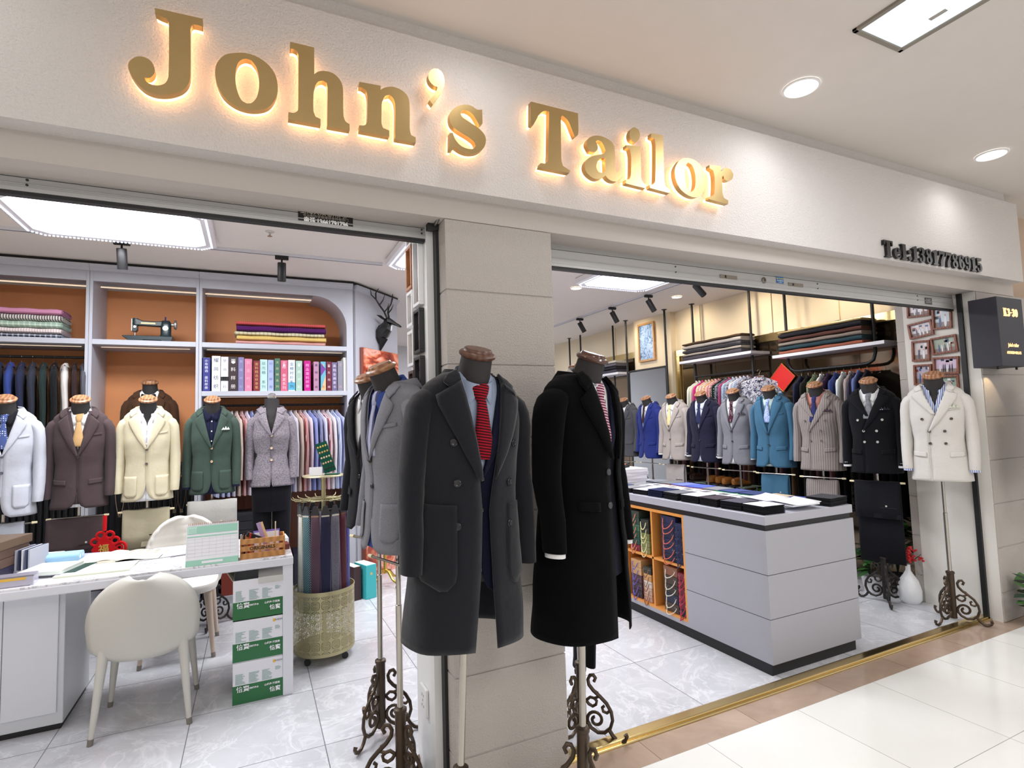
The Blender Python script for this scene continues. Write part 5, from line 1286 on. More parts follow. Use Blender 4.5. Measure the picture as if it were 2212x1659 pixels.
RP = [(2.44, 2.255, .16, .12, 2), (2.285, 2.16, .13, .17, 2), (2.435, 2.095, .17, .12, -6), (2.285, 1.955, .17, .13, -3), (2.445, 1.93, .125, .16, 2), (2.285, 1.80, .17, .13, 3), (2.445, 1.745, .125, .16, 2), (2.29, 1.66, .16, .13, 0), (2.445, 1.56, .15, .12, 0)]
RL = ['red-brown photo frame under the shutter rail, cut by it', 'upright red-brown photo frame of a man in light blue, near the post', 'tilted red-brown photo frame of people in dark clothes', 'red-brown photo frame of a standing group, near the post', 'upright red-brown photo frame of a man in a waistcoat',
      'red-brown photo frame of a crowd in pink and blue', 'upright red-brown photo frame of dark suited people', 'red-brown photo frame half behind the white jacket dummy neck', 'lowest red-brown photo frame behind the white jacket shoulder']
for i, (y, z, w_, h, r) in enumerate(RP): frame(4.668, y, z, w_, h, rzl, RF, RL[i], [4, 2, 4, 5, 2, 6, 3, 3, 3][i], 30 + i, ['#e0d4d4', '#c8d4dc', '#d8d0d8', '#a8b4a4', '#d4cccc', '#d8c4dc', '#b8b0c0', '#9ab0a0', '#d0c8c8'][i], g, roll=radians(r), fw=.014, dp=.02)

# ------------------------------------------------------------------ desk and what is on it
DZ = .755
t = thing('desk', 'long white desk with a marble top and a cupboard pedestal at its left', 'desk', (-1.0, 3.74, 0))
k = N('marble'); v = k.geo(); n2 = noise(k, v, 2.4, 8, .65, 2.2)
k.base(k.mix(k.ramp(n2.outputs[0], [(.47, (0, 0, 0)), (.5, (.8, .8, .8)), (.53, (0, 0, 0))]), lin('#efeef2'), lin('#a9a6ae')), .18); M_MARB = k.m
DW = plain('#dcdde4', .35)
bx(-1.4, 1.205, -.34, .34, .708, .752).build('desk_frame', DW, t, smooth=0, bevel=.006)
bx(-1.398, 1.200, -.335, .335, .752, DZ + .008).build('marble_top', M_MARB, t, smooth=0, bevel=.002)
s = MB()
for y in (-.335, .29): o = bx(1.15, 1.203, y, y + .045, .0, .708).build('leg', DW, t, smooth=0, bevel=.004)
bx(1.155, 1.198, -.29, .29, .02, .05).build('foot_rail', DW, t, smooth=0)
p = bx(-1.1, .131, -.155, .335, .03, .708).build('pedestal', plain('#d3d5da', .4), t, smooth=0, bevel=.004)
for a, b in ((-.50, -.115), (-.111, .105)): bx(a, b, -.165, -.156, .09, .695).build('cupboard_door', plain('#dfe1e8', .35), p, smooth=0, bevel=.002)
bx(-1.08, .12, -.14, .32, .0, .03).build('plinth', M_BLACK, t, smooth=0)
DZ += .0085
def flat(name, lab, cat, x, y, w_, d, h, mat, rz=0, z=DZ, grp=None, pages=None, extra=None, kids=True):
    t = thing(name, lab, cat, (x, y, z), radians(rz), grp)
    if pages:
        bx(-w_ / 2, w_ / 2, -d / 2, d / 2, 0, .002).build('cover', mat, t, smooth=0); bx(-w_ / 2 + .003, w_ / 2 - .003, -d / 2 + .002, d / 2 - .003, .002, h - .002).build('pages', pages, t, smooth=0); bx(-w_ / 2, w_ / 2, -d / 2, d / 2, h - .002, h).build('front_cover', mat, t, smooth=0)
    else: bx(-w_ / 2, w_ / 2, -d / 2, d / 2, 0, h).build('sheet', mat, t, smooth=0)
    return t
PAP = plain('#eeeef2', .6); PAGE = plain('#f2ecd8', .7)
# calendar
t = thing('desk_calendar', 'white and mint green spiral desk calendar standing at the front edge of the desk', 'calendar', (-.20, 3.455, DZ))
m = MB(); m.prism([(-.05, 0), (.05, 0), (.004, .21), (-.004, .21)], -.125, .125, 'x'); 
m = MB(); m.T = Matrix.Translation((0, -.045, 0)) @ Matrix.Rotation(radians(-12), 4, 'X'); m.box(-.125, .125, -.002, .0, .0, .215, 0); m.box(-.125, .125, -.0022, -.001, .0, .030, 1); m.box(-.12, .12, -.003, -.0015, .165, .205, 1); m.box(-.12, .12, -.003, -.0015, .148, .154, 1); m.box(-.118, -.075, -.0038, -.0028, .168, .202, 2); m.box(-.05, .05, -.0032, -.002, .010, .022, 0)
for i in range(6): m.box(-.118, .118, -.0026, -.0018, .138 - i * .018, .1386 - i * .018, 3)
for i in range(8): m.box(-.118 + i * .0337, -.1174 + i * .0337, -.0026, -.0018, .045, .148, 3)
for i in range(5): m.box(-.112 + i * .008, -.108 + i * .008, -.0042, -.0036, .17, .196, 1)
m.build('front_page', [PAP, plain('#9ed2bd', .5), plain('#c9e8dc', .5), plain('#c4c8d0', .6)], t, smooth=0)
m = MB(); m.T = Matrix.Translation((0, .045, 0)) @ Matrix.Rotation(radians(12), 4, 'X'); m.box(-.125, .125, -.002, .0, .0, .21); m.build('back_board', PAP, t, smooth=0)
bx(-.125, .125, -.045, .045, 0, .002).build('foot', plain('#9ed2bd', .5), t, smooth=0)
m = MB()
for i in range(26):
    x = -.115 + i * .0092; m.tube([(x, .007 * cos(a), .213 + .007 * sin(a)) for a in linsp(0, 2 * pi, 8)], .001, 4)
m.build('spiral_binding', plain('#b98a78', .3, .8), t)
# crate
t = thing('desk_crate', 'small slatted wooden crate lettered ORIGINALS holding pens and cards', 'crate', (.048, 3.50, DZ))
WD = m_wood('#b0793f', '#c98f52', .55, 8)
for z0, z1 in ((.0, .030), (.042, .068), (.080, .108)):
    for y in (-.07, .064): bx(-.115, .115, y, y + .006, z0, z1).build('slat', WD, t, smooth=0, bevel=.001)
for x in (-.115, .109): bx(x, x + .006, -.064, .064, 0, .108).build('end_board', WD, t, smooth=0, bevel=.001)
bx(-.109, .109, -.064, .064, 0, .004).build('bottom', WD, t, smooth=0)
for x in (-.02, .055): bx(x, x + .012, -.064, -.058, 0, .105).build('batten', WD, t, smooth=0)
text('ORIGINALS', 'lettering', .026, plain('#2c2018', .6), t, (-.002, -.0712, .055), bold=.0006, depth=.0003)
IN = (('pen', 'black pen leaning in the crate', '#1c1c22', -.095, .0), ('pen', 'silver pen leaning at the left of the crate', '#b8bcc8', -.08, -.25), ('pen', 'red marker in the crate', '#b8382c', -.075, .1))
for nm, lab, c, x, tl in IN:
    o = thing(nm, lab, 'pen', (.048 + x, 3.49, DZ + .006)); o.rotation_euler = (.1, tl, 0); MB().lathe([(.0045, 0), (.0045, .12), (.003, .125)], 8).build('barrel', plain(c, .35), o); MB().lathe([(.0052, .085), (.0052, .128)], 8).build('cap', plain(c, .3), o)
o = thing('brush', 'black brush lying over the crate edge', 'brush', (.02, 3.50, DZ + .10)); o.rotation_euler = (0, radians(28), .1); bx(-.06, .05, -.012, .012, 0, .012).build('handle', M_BLACK, o, smooth=0, bevel=.003); bx(-.06, -.01, -.013, .013, -.014, 0).build('bristles', plain('#2a2a2e', .9), o, smooth=0)
o = thing('card_folder', 'purple plastic folder standing at the back of the crate', 'folder', (.06, 3.535, DZ + .006)); o.rotation_euler = (-.1, 0, .05); bx(-.06, .08, 0, .004, 0, .125).build('cover', plain('#8a6fc8', .3), o, smooth=0); bx(-.055, .075, -.002, 0, 0, .115).build('sheets', PAP, o, smooth=0)
o = thing('leaflet', 'lilac and yellow folded leaflet sticking up out of the crate', 'leaflet', (.085, 3.50, DZ + .02)); o.rotation_euler = (0, radians(-17), .1); bx(-.022, .0, -.002, .0, 0, .175).build('lilac_half', plain('#b49ac8', .5), o, smooth=0); bx(.0, .012, -.003, .0, 0, .172).build('yellow_half', plain('#e6c08c', .5), o, smooth=0)
o = thing('chopstick', 'thin wooden stick standing in the crate', 'stick', (.115, 3.50, DZ + .006)); MB().lathe([(.0025, 0), (.003, .17)], 6).build('shaft', plain('#d8c8a8', .6), o); MB().lathe([(.0032, .165), (.0032, .175)], 6).build('tip', plain('#d8c8a8', .6), o)
t = flat('wallet', 'dark red wallet lying behind the crate at the desk corner', 'wallet', .165, 3.62, .05, .10, .03, plain('#6e2f26', .5), 5)
t = flat('cream_box', 'small white box at the right rear of the desk top', 'box', .13, 3.85, .13, .16, .03, PAP, 4)
# open notebook
t = thing('open_notebook', 'open notebook with cream pages lying on the desk', 'notebook', (-.68, 3.88, DZ), radians(-4))
m = MB(); m.grid([[(x, y, .004 + .020 * math.exp(-((abs(x) - .055) / .06) ** 2)) for x in linsp(-.20, 0, 14)] for y in (-.13, .13)]); m.grid([[(x, y, .003 + .014 * math.exp(-((abs(x) - .05) / .07) ** 2)) for x in linsp(0, .20, 14)] for y in (-.13, .13)]); m.build('pages', PAGE, t, solid=.003)
bx(-.20, -.005, -.13, .13, .002, .016).build('page_block', PAGE, t, smooth=0); bx(-.205, .205, -.133, .133, 0, .002).build('cover', plain('#c9c4b4', .6), t, smooth=0)
m = MB()
for i in range(9):
    for j in range(4): m.box(.02 + j * .042, .045 + j * .042, .10 - i * .02, .1016 - i * .02, .0185 - abs(j - 1) * .003, .0195 - abs(j - 1) * .003)
m.build('handwriting', plain('#6a6a78', .8), t, smooth=0)
flat('paper_sheets', 'white order sheets under the open notebook', 'papers', -.60, 3.74, .34, .22, .002, PAP, -8)
flat('tailor_ruler', 'thin grey ruler lying beside the open notebook', 'ruler', -.47, 3.73, .26, .02, .003, plain('#77747a', .4), 10)
flat('order_pad', 'pad of lined white forms on the middle of the desk', 'pad', -.74, 3.60, .32, .21, .012, PAP, -3, pages=plain('#dfe4c8', .7))
flat('paper_sheets', 'single translucent sheet at the front of the desk', 'papers', -.78, 3.475, .38, .10, .0015, plain('#f6f6fa', .4), -2)
flat('green_book', 'dark green clothbound book under white forms', 'book', -.905, 3.70, .22, .24, .014, plain('#22443a', .5), -14, pages=PAP)
flat('form_booklet', 'white stapled form booklet on the green book', 'booklet', -.955, 3.67, .20, .22, .018, PAP, -14, z=DZ + .0145, pages=plain('#e8f0e4', .7))
flat('calculator', 'small grey device beside the form booklet', 'calculator', -1.05, 3.60, .05, .09, .012, plain('#6d6e72', .5), -35)
for i, (yy, zz) in enumerate(((3.93, 0), (3.985, 0))):
    t = thing('paper_roll', ['front', 'rear'][i] + ' pale blue paper roll lying on the desk', 'roll', (-1.02, yy, DZ + .026), radians(-3)); MB().lathe([(.026, -.13), (.026, .13)], 20, ax='x').build('roll', plain('#9fcdea', .5), t); MB().lathe([(.012, -.1302), (.012, .1302)], 12, ax='x').build('core', plain('#e8eef4', .6), t)
flat('document_folder', 'lilac document folder behind the blue rolls', 'folder', -.93, 4.02, .26, .2, .006, plain('#b9b8dc', .4), -12, pages=PAP)
flat('white_binder', 'white binder lying at the rear of the desk', 'binder', -1.13, 4.02, .2, .26, .03, PAP, -8, pages=plain('#3a3a44', .6))
# boxes at the left edge
for i, (x, y, z, w_, d, h, c, lab) in enumerate(((-1.24, 3.78, 0, .20, .28, .045, '#26223c', 'dark blue flat gift bag at the bottom of the desk stack'), (-1.24, 3.78, .046, .20, .28, .045, '#5d473c', 'brown flat gift bag second in the desk stack'), (-1.24, 3.79, .092, .20, .28, .045, '#5d473c', 'brown flat gift bag third in the desk stack'), (-1.23, 3.80, .138, .20, .28, .045, '#64503f', 'brown flat gift bag on top of the desk stack'), (-1.40, 3.72, .092, .12, .26, .05, '#b03040', 'crimson gift bag left of the brown ones on the desk'), (-1.40, 3.72, 0, .12, .26, .045, '#2a4a48', 'teal gift bag at the left edge of the desk'), (-1.40, 3.72, .046, .12, .26, .045, '#a02a38', 'dark red gift bag at the left edge of the desk'))):
    t = thing('gift_bag', lab, 'bag', (x, y, DZ + z), radians(-12), 'flat gift bags on the desk'); bx(-w_ / 2, w_ / 2, -d / 2, d / 2, 0, h).build('bag_body', plain(c, .5), t, smooth=0, bevel=.003)
    if i in (0, 1, 3, 6):
        m = MB(); P = [(-.035 + .09 * u, -d / 2 - .006 - .02 * sin(pi * u), h * .6 - .07 * sin(pi * u)) for u in linsp(0, 1, 14)]
        m.tube(P, [.0055 if q % 2 else .004 for q in range(14)], 6); m.build('rope_handle', plain('#d9704e', .8), t)
t = thing('plastic_case', 'clear plastic case with a yellow label at the left front of the desk', 'case', (-1.06, 3.47, DZ), radians(2)); bx(-.10, .10, -.04, .04, 0, .045).build('case_body', plain('#b9b6c6', .2), t, smooth=0, bevel=.005); bx(-.06, .07, -.0412, -.039, .03, .042).build('yellow_label', plain('#e8b84a', .5), t, smooth=0); bx(-.1, .1, -.04, .04, .045, .05).build('lid', plain('#8a8794', .25), t, smooth=0)
t = thing('swatch_holder', 'grey holder with upright swatch cards on the desk', 'holder', (-1.10, 3.86, DZ), radians(-12)); bx(-.05, .05, -.09, .09, 0, .01).build('base', plain('#9a9aa2', .5), t, smooth=0)
for i in range(7): bx(-.05 + i * .015, -.043 + i * .015, -.085, .085, .01, .115).build('swatch_card', plain(['#e4e4ea', '#4a5472', '#b8bac4', '#2f3550'][i % 4], .6), t, smooth=0)

# ------------------------------------------------------------------ chairs
def chair(x, y, rz, col, lab, ribs=False, H=.755, lc=None):
    t = thing('desk_chair', lab, 'chair', (x, y, 0), radians(rz)); cm = plain(col, .55, bump=.05, bs=90); lm = plain(lc or col, .45)
    rows = []
    for i, v_ in enumerate([u_ ** .8 for u_ in linsp(0, .978, 24)]):
        z_ = lerp(.365, H + .006, v_); hw = .238 * (sqrt(max(.02, 1 - (max(0, v_ - .38) / .62) ** 2.3)) if v_ > .38 else (.80 + .20 * sqrt(1 - (max(0, .20 - v_) / .20) ** 2)) * (.95 + .05 * min(1, v_ / .38)))
        row = []
        for u in linsp(-1, 1, 17):
            zz = z_ + (abs(u) ** 3) * .02 * (1 - v_)
            yy = .215 + .05 * v_ - .085 * u * u + (.004 * sin(v_ * 60) if ribs else 0)
            row.append((u * hw, yy, zz))
        rows.append(row)
    MB().grid(rows).build('backrest', cm, t, solid=.028, offset=0)
    rings = []
    for z_, k_ in ((.415, .86), (.425, .97), (.455, 1.0), (.472, .97), (.478, .85)):
        rings.append([(math.copysign(abs(cos(a)) ** .6, cos(a)) * .225 * k_, -.02 + math.copysign(abs(sin(a)) ** .6, sin(a)) * .225 * k_, z_) for a in linsp(0, 2 * pi, 29)[:-1]])
    MB().loft(rings).build('seat', cm, t)
    for sx in (-1, 1):
        for fy_ in (-.19, .20):
            l = MB().tube([(sx * .165, fy_ * .82, .43), (sx * .205, fy_ * 1.05, .0)], [.026, .011], 12).build('leg', lm, t)
            MB().tube([(sx * .2022, fy_ * 1.038, .03), (sx * .2052, fy_ * 1.051, -.0)], [.0135, .0125], 12).build('leg_tip', plain('#7d766e', .5), l)
    return t
chair(-.497, 3.54, 180, '#c9c6be', 'white moulded chair in front of the desk, back to the mall')
chair(-.44, 4.40, 0, '#e0dcd4', 'white chair with a ribbed round back behind the desk', True, .87, '#c7b3a2')

# ------------------------------------------------------------------ water cartons under the desk
GR = plain('#1f6a38', .25, var=.12); CW = plain('#e4e4ea', .4)
def carton(z, h, lab, opened=False):
    t = thing('water_carton', lab, 'carton', (.025, 3.41, z), 0, 'water cartons under the desk'); w_, d = .125, .30
    if opened:
        s = MB(); s.box(-w_, w_, 0, .004, 0, h); s.box(-w_, w_, d - .004, d, 0, h); s.box(-w_, -w_ + .004, .004, d - .004, 0, h); s.box(w_ - .004, w_, .004, d - .004, 0, h); s.box(-w_, w_, 0, d, 0, .004); s.build('carton_body', CW, t, smooth=0)
    else: bx(-w_, w_, 0, d, 0, h).build('carton_body', CW, t, smooth=0, bevel=.004)
    bx(-w_ - .0008, w_ + .0008, -.001, d + .001, .004, h * .46).build('green_band', GR, t, smooth=0)
    text('怡寶', 'brand_print', .032, plain('#f2f2f4', .4), t, (-.075, -.0022, h * .36), bold=.0006, depth=.0003); text('饮用纯净水', 'brand_print', .011, plain('#f2f2f4', .4), t, (-.025, -.0022, h * .355), depth=.0003, bold=.0003)
    text('心纯净 行至美', 'brand_print', .0125, plain('#f2f2f4', .4), t, (.07, -.0022, h * .36), depth=.0003, bold=.0003); text('怡寶', 'brand_print', .028, plain('#f2f2f4', .4), t, (.085, -.0022, h * .22), bold=.0006, depth=.0003)
    s = MB(); R_ = random.Random(int(z * 100))
    for c in range(3):
        x0 = -.112 + c * .066
        for r in range(9): s.box(x0, x0 + .052 * R_.uniform(.5, 1), -.0012, 0, h * .49 + r * .0062, h * .49 + r * .0062 + .0032)
    for r in range(4): s.box(.085, .085 + .03 * R_.uniform(.5, 1), -.0012, 0, h * .68 + r * .005, h * .68 + r * .005 + .0022)
    s.build('small_print', plain('#9ab4b0', .6), t, smooth=0)
    s = MB(); s.box(.074, .086, -.0012, 0, h * .86, h * .93); s.build('yellow_mark', plain('#e8b850', .5), t, smooth=0); text('华润饮料', 'brand_print', .010, plain('#55565c', .5), t, (.104, -.0015, h * .895), depth=.0002)
    if opened:
        BD = plain('#a59a86', .7)
        m = MB(); m.T = Matrix.Translation((-w_, 0, h)) @ Matrix.Rotation(radians(-62), 4, 'Y'); m.box(0, .003, 0, d, 0, 0.0) if False else m.box(-.002, .0, 0, d, 0, .0); 
        f = MB(); f.loft([[(-w_, 0, h), (-w_, d, h)], [(-w_ - .05, .01, h + .085), (-w_ - .05, d - .01, h + .085)]], closed=False); f.build('flap', BD, t, solid=.003, smooth=0)
        f = MB(); f.loft([[(.0, -.004, h - .03), (w_ + .002, -.004, h - .03)], [(.0, -.006, h), (w_ + .002, -.006, h)], [(.002, .10, h + .035), (w_ - .002, .10, h + .035)]], closed=False); f.build('flap', plain('#c9c7c2', .6), t, solid=.003, smooth=0)
        f = MB(); f.loft([[(-w_, d, h), (w_, d, h)], [(-w_ + .01, d - .07, h + .012), (w_ - .01, d - .07, h + .012)]], closed=False); f.build('flap', BD, t, solid=.003, smooth=0)
    return t
for i in range(3): carton(i * .221, .22 if i < 2 else .215, ['green and white water carton on the floor, lowest of the stack', 'green and white water carton in the middle of the stack', 'opened green and white water carton on top of the stack'][i], i == 2)

# ------------------------------------------------------------------ tie carousel
t = thing('tie_carousel', 'gold wheeled tie stand with a pierced basket and round top beside the desk', 'tie stand', (.42, 3.86, 0))
GO = plain('#b9b088', .4, .6)
k = N('pierced'); v = k.obj((1, 1, 1))
tc = k.n('ShaderNodeTexCoord'); sepu = k.n('ShaderNodeSeparateXYZ'); k.l(tc.outputs['Object'], sepu.inputs[0])
def _m(op, a, b=None):
    o = k.n('ShaderNodeMath', operation=op)
    for i_, q in enumerate((a, b)):
        if q is None: continue
        if isinstance(q, (int, float)): o.inputs[i_].default_value = q
        else: k.l(q, o.inputs[i_])
    return o.outputs[0]
ang = _m('MULTIPLY', _m('ARCTAN2', sepu.outputs[1], sepu.outputs[0]), .19 / .062)
fu = _m('ABSOLUTE', _m('SUBTRACT', _m('FRACT', _m('ADD', ang, 50)), .5)); fv = _m('ABSOLUTE', _m('SUBTRACT', _m('FRACT', _m('DIVIDE', sepu.outputs[2], .062)), .5))
w1 = _m('SINE', _m('MULTIPLY', _m('ADD', fu, fv), 38)); w2 = _m('SINE', _m('MULTIPLY', _m('SUBTRACT', _m('MULTIPLY', fu, fv), .02), 120)); w3 = _m('SINE', _m('MULTIPLY', _m('SUBTRACT', fu, fv), 30))
hole = _m('GREATER_THAN', _m('ADD', _m('MULTIPLY', w1, w3), _m('MULTIPLY', w2, .6)), .36)
hole = _m('MULTIPLY', hole, _m('MULTIPLY', _m('GREATER_THAN', sepu.outputs[2], .075), _m('LESS_THAN', sepu.outputs[2], .425)))
k.base(lin('#b9b088'), .4, .6); k.l(_m('SUBTRACT', 1, hole), k.b.inputs['Alpha']); M_PIERCE = k.m
m = MB(); rows = [[(.19 * cos(a), .19 * sin(a), z_) for a in linsp(0, 2 * pi, 65)] for z_ in (.06, .25, .445)]; m.grid(rows); m.build('pierced_basket', M_PIERCE, t)
MB().lathe([(.187, .0), (.193, .0), (.193, .008), (.187, .008)], 48, (0, 0, .442), caps=False).build('basket_rim', GO, t); MB().lathe([(.0, .055), (.188, .055), (.188, .062), (0, .062)], 48).build('basket_floor', GO, t)
MB().lathe([(.014, .06), (.014, 1.155)], 14).build('post', GO, t); MB().lathe([(.0, 1.155), (.13, 1.155), (.133, 1.160), (.13, 1.165), (0, 1.166)], 48).build('round_top', plain('#c9c09a', .35, .5), t)
m = MB()
for i in range(18):
    a = 2 * pi * i / 18; m.tube([(.01 * cos(a), .01 * sin(a), 1.01), (.15 * cos(a), .15 * sin(a), 1.005), (.19 * cos(a), .19 * sin(a), 1.012), (.2 * cos(a), .2 * sin(a), 1.025)], .0028, 5)
m.tube([(.12 * cos(a), .12 * sin(a), 1.008) for a in linsp(0, 2 * pi, 33)], .003, 5); m.build('hook_arms', GO, t)
for i in range(4):
    a = pi / 4 + i * pi / 2; c = MB(); c.lathe([(.02, -.008), (.02, .008)], 16, (.16 * cos(a), .16 * sin(a), .020), ax='y'); o = c.build('caster', M_BLACK, t); MB().tube([(.16 * cos(a), .16 * sin(a), .02), (.16 * cos(a), .16 * sin(a), .056)], .005, 6).build('caster_fork', M_CHROME, o)
TIES = [('#cfcfc4', 'dots', '#8a8a80', 2, 'pale dotted'), ('#2c4a52', 'diag', '#7fa0a8', .7, 'teal twill'), ('#5a4450', 'wool', None, 1, 'plain mauve'), ('#2a2b44', 'wool', None, 1, 'narrow navy'), ('#6c6874', 'dots', '#2c2a34', 2.4, 'grey speckled'), ('#4a1d26', 'wool', None, 1, 'maroon'), ('#2c2f70', 'floral', '#4a4fa0', 2, 'royal blue'),
        ('#1f1f26', 'floral', '#55555e', 2, 'black patterned'), ('#b4ad9c', 'diag', '#d8bf80', .16, 'grey and gold striped'), ('#7a3524', 'wool', None, 1, 'rust'), ('#57504e', 'floral', '#86807c', 2, 'brown paisley'), ('#d8d8e4', 'wool', None, 1, 'silver'), ('#2a2a3c', 'dots', '#8a8aa0', 2, 'midnight dotted'), ('#33333c', 'wool', None, 1, 'charcoal'), ('#44324a', 'diag', '#8a6a90', .5, 'plum striped'), ('#202838', 'wool', None, 1, 'ink blue')]
for i, (c, p_, c2, sc, nm) in enumerate(TIES):
    a = radians(-160) + 2 * pi * i / 16; rr_ = .155
    o = thing('hanging_tie', '%s tie in a clear sleeve hanging from the tie stand' % nm, 'tie', (.42 + rr_ * cos(a), 3.86 + rr_ * sin(a), 1.0), a + pi / 2, 'ties hanging round the carousel')
    m = MB(); m.grid([[(u * lerp(.026, .040, q), -.004 * (1 - u * u), -.065 - .62 * q) for u in (-1, -.5, 0, .5, 1)] for q in linsp(0, 1, 10)]); m.build('tie_blade', fab(c, p_, c2, sc, rough=.5), o, solid=.004)
    m = MB(); m.prism([(-.012, -.02), (.012, -.02), (.029, -.075), (-.029, -.075)], -.008, .004, 'y'); h = m.build('hanger_clip', plain('#2b2c30', .35), o, smooth=0, bevel=.002); bx(-.024, .024, -.0085, .0045, -.088, -.078).build('clip_bar', M_CHROME, h, smooth=0); MB().tube([(0, 0, -.02), (0, 0, -.002), (.0, .008, .009), (0, .016, .004)], .0025, 5).build('hook', M_BLACK, h)
# button display and card on the round top
t = thing('button_display', 'slanted green felt board with rows of gold buttons on the tie stand', 'display', (.43, 3.84, 1.167), radians(-18))
m = MB(); m.T = Matrix.Rotation(radians(-18), 4, 'Y'); m.box(-.035, .045, -.004, .004, 0, .21) if False else m.box(-.0, .075, -.004, .004, 0.006, .21); b = m.build('felt_board', fab('#1f5a4a'), t, smooth=0)
for r in range(5):
    for c in range(4):
        px, pz = .012 + c * .017, .035 + r * .037; q = Matrix.Rotation(radians(-18), 4, 'Y') @ Vector((px, -.004, pz))
        MB().lathe([(.0065, 0), (.0065, .002), (.003, .004)], 10, tuple(q), ax='y').build('button', plain(['#2a3430', '#d8b890', '#e0c8a8', '#caa86a', '#d8c060'][r], .3, .4), b)
bx(.0, .09, -.03, .03, 0, .005).build('foot', fab('#1f5a4a'), t, smooth=0)
t = thing('price_card', 'white folded card beside the green button board', 'card', (.37, 3.80, 1.167), radians(-10)); m = MB(); m.T = Matrix.Rotation(radians(-12), 4, 'X'); m.box(-.045, .035, -.001, .001, 0, .055); m.build('front_leaf', PAP, t, smooth=0); m = MB(); m.T = Matrix.Translation((0, .026, 0)) @ Matrix.Rotation(radians(12), 4, 'X'); m.box(-.045, .035, -.001, .001, 0, .055); m.build('back_leaf', PAP, t, smooth=0); 
# floor pieces near the corner
t = thing('teal_book', 'thick teal sample book standing on the floor by the tie stand', 'book', (.885, 4.98, 0), radians(20)); bx(-.05, .05, -.10, .10, 0, .285).build('cover', plain('#3fb2b6', .45), t, smooth=0, bevel=.004); bx(-.044, .044, -.095, .101, .28, .2865).build('pages', PAGE, t, smooth=0); MB().lathe([(.012, 0), (.012, .001)], 12, (.0, -.1005, .21), ax='y').build('emblem', plain('#c9b880', .4), t)
t = thing('brown_book', 'dark brown sample book standing behind the teal one', 'book', (.77, 4.99, 0), radians(20)); bx(-.035, .035, -.10, .10, 0, .28).build('cover', plain('#3a2426', .45), t, smooth=0, bevel=.004); bx(-.03, .03, -.095, .101, .276, .2815).build('pages', PAGE, t, smooth=0)
t = thing('gold_stand', 'gold ribbed pole on four curved wheeled legs near the poster', 'stand', (1.10, 5.18, 0))
GL_ = plain('#c9a24e', .3, .9)
MB().lathe([(.013 + .003 * (i % 2), .12 + i * .012) for i in range(60)], 14).build('ribbed_pole', GL_, t)
for i in range(4):
    a = .5 + i * pi / 2; c, s_ = cos(a), sin(a); l = MB().tube([(0, 0, .15), (.05 * c, .05 * s_, .135), (.10 * c, .10 * s_, .075), (.16 * c, .16 * s_, .05)], [.014, .014, .011, .010], 8).build('leg', GL_, t); MB().lathe([(.018, -.008), (.018, .008)], 14, (.165 * c, .165 * s_, .018), ax='y').build('caster', M_BLACK, l)
MB().lathe([(.03, .84), (.10, .845), (.10, .855), (.03, .86)], 24).build('cap_plate', GL_, t)
# red knot ornament by the brown trousers
t = thing('knot_ornament', 'red looped Chinese knot ornament hanging beside the brown trousers', 'ornament', (-.905, 4.56, .93))
RD = fab('#c4161c', 'wool', rough=.8); 
MB().tube([(0, 0, 0), (0, -.005, -.06), (0, -.01, -.10)], .012, 8).build('cord', RD, t)
m = MB()
for ca, cb in ((.03, -.13), (.06, -.17), (.06, -.27), (.03, -.31), (-.02, -.31), (-.05, -.17), (-.02, -.13), (-.05, -.27)): m.tube([(ca + .022 * cos(a), -.01, cb + .022 * sin(a)) for a in linsp(0, 2 * pi, 13)], .009, 6)
m.tube([(.085 + .036 * cos(a), -.01, -.22 + .036 * sin(a)) for a in linsp(0, 2 * pi, 15)], .010, 6); m.tube([(.085 + .016 * cos(a), -.01, -.22 + .016 * sin(a)) for a in linsp(0, 2 * pi, 10)], .008, 6); m.build('loops', RD, t)
m = MB(); m.prism([(0, -.12), (.07, -.22), (0, -.32), (-.07, -.22)], -.02, .0, 'y'); m.build('centre_panel', RD, t, smooth=0); text('福', 'gold_character', .06, plain('#d8b45a', .4, .4), t, (0, -.0215, -.22), bold=.001)

# ------------------------------------------------------------------ display counter in the right bay
t = thing('display_counter', 'grey panelled display counter with an orange cubby case in its left side', 'counter', (0, 0, 0)); t.location = (2.645, 2.265, 0)
CG = plain('#a8a8b0', .42, var=.02); CW_ = .785; CL = 2.35
bx(0, CW_, 0, CL, .842, .893).build('countertop', plain('#b0b0ba', .4, var=.02), t, smooth=0, bevel=.003)
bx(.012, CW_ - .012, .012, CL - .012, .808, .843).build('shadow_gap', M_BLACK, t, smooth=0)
b = MB()
for z0, z1 in ((.067, .3135), (.3175, .5595), (.5635, .809)): b.box(0, CW_, 0, .665, z0, z1); b.box(.36, CW_, .665, CL, z0, z1)
b.box(.004, CW_ - .004, .004, .66, .068, .808, 1); b.box(.364, CW_ - .004, .66, CL - .004, .068, .808, 1); b.box(0, .36, .665, CL, .067, .095); o = b.build('panelled_body', [CG, M_BLACK], t, smooth=0)
bx(.012, CW_ - .03, .02, CL - .02, 0, .067).build('plinth', M_BLACK, t, smooth=0)
OR = plain('#e2984a', .45, var=.04); c = MB(); c.box(0, .36, .665, CL, .095, .112); c.box(0, .36, .665, CL, .79, .808); c.box(.34, .358, .665, CL, .112, .79); c.box(0, .36, .665, .682, .112, .79)
cubby = c.build('cubby_case', OR, t, smooth=0)
for i in range(1, 5): bx(.001, .34, .665 + i * .33, .665 + i * .33 + .016, .112, .79).build('divider', OR, cubby, smooth=0)
bx(.001, .34, .682, CL, .447, .462).build('cubby_shelf', OR, cubby, smooth=0)
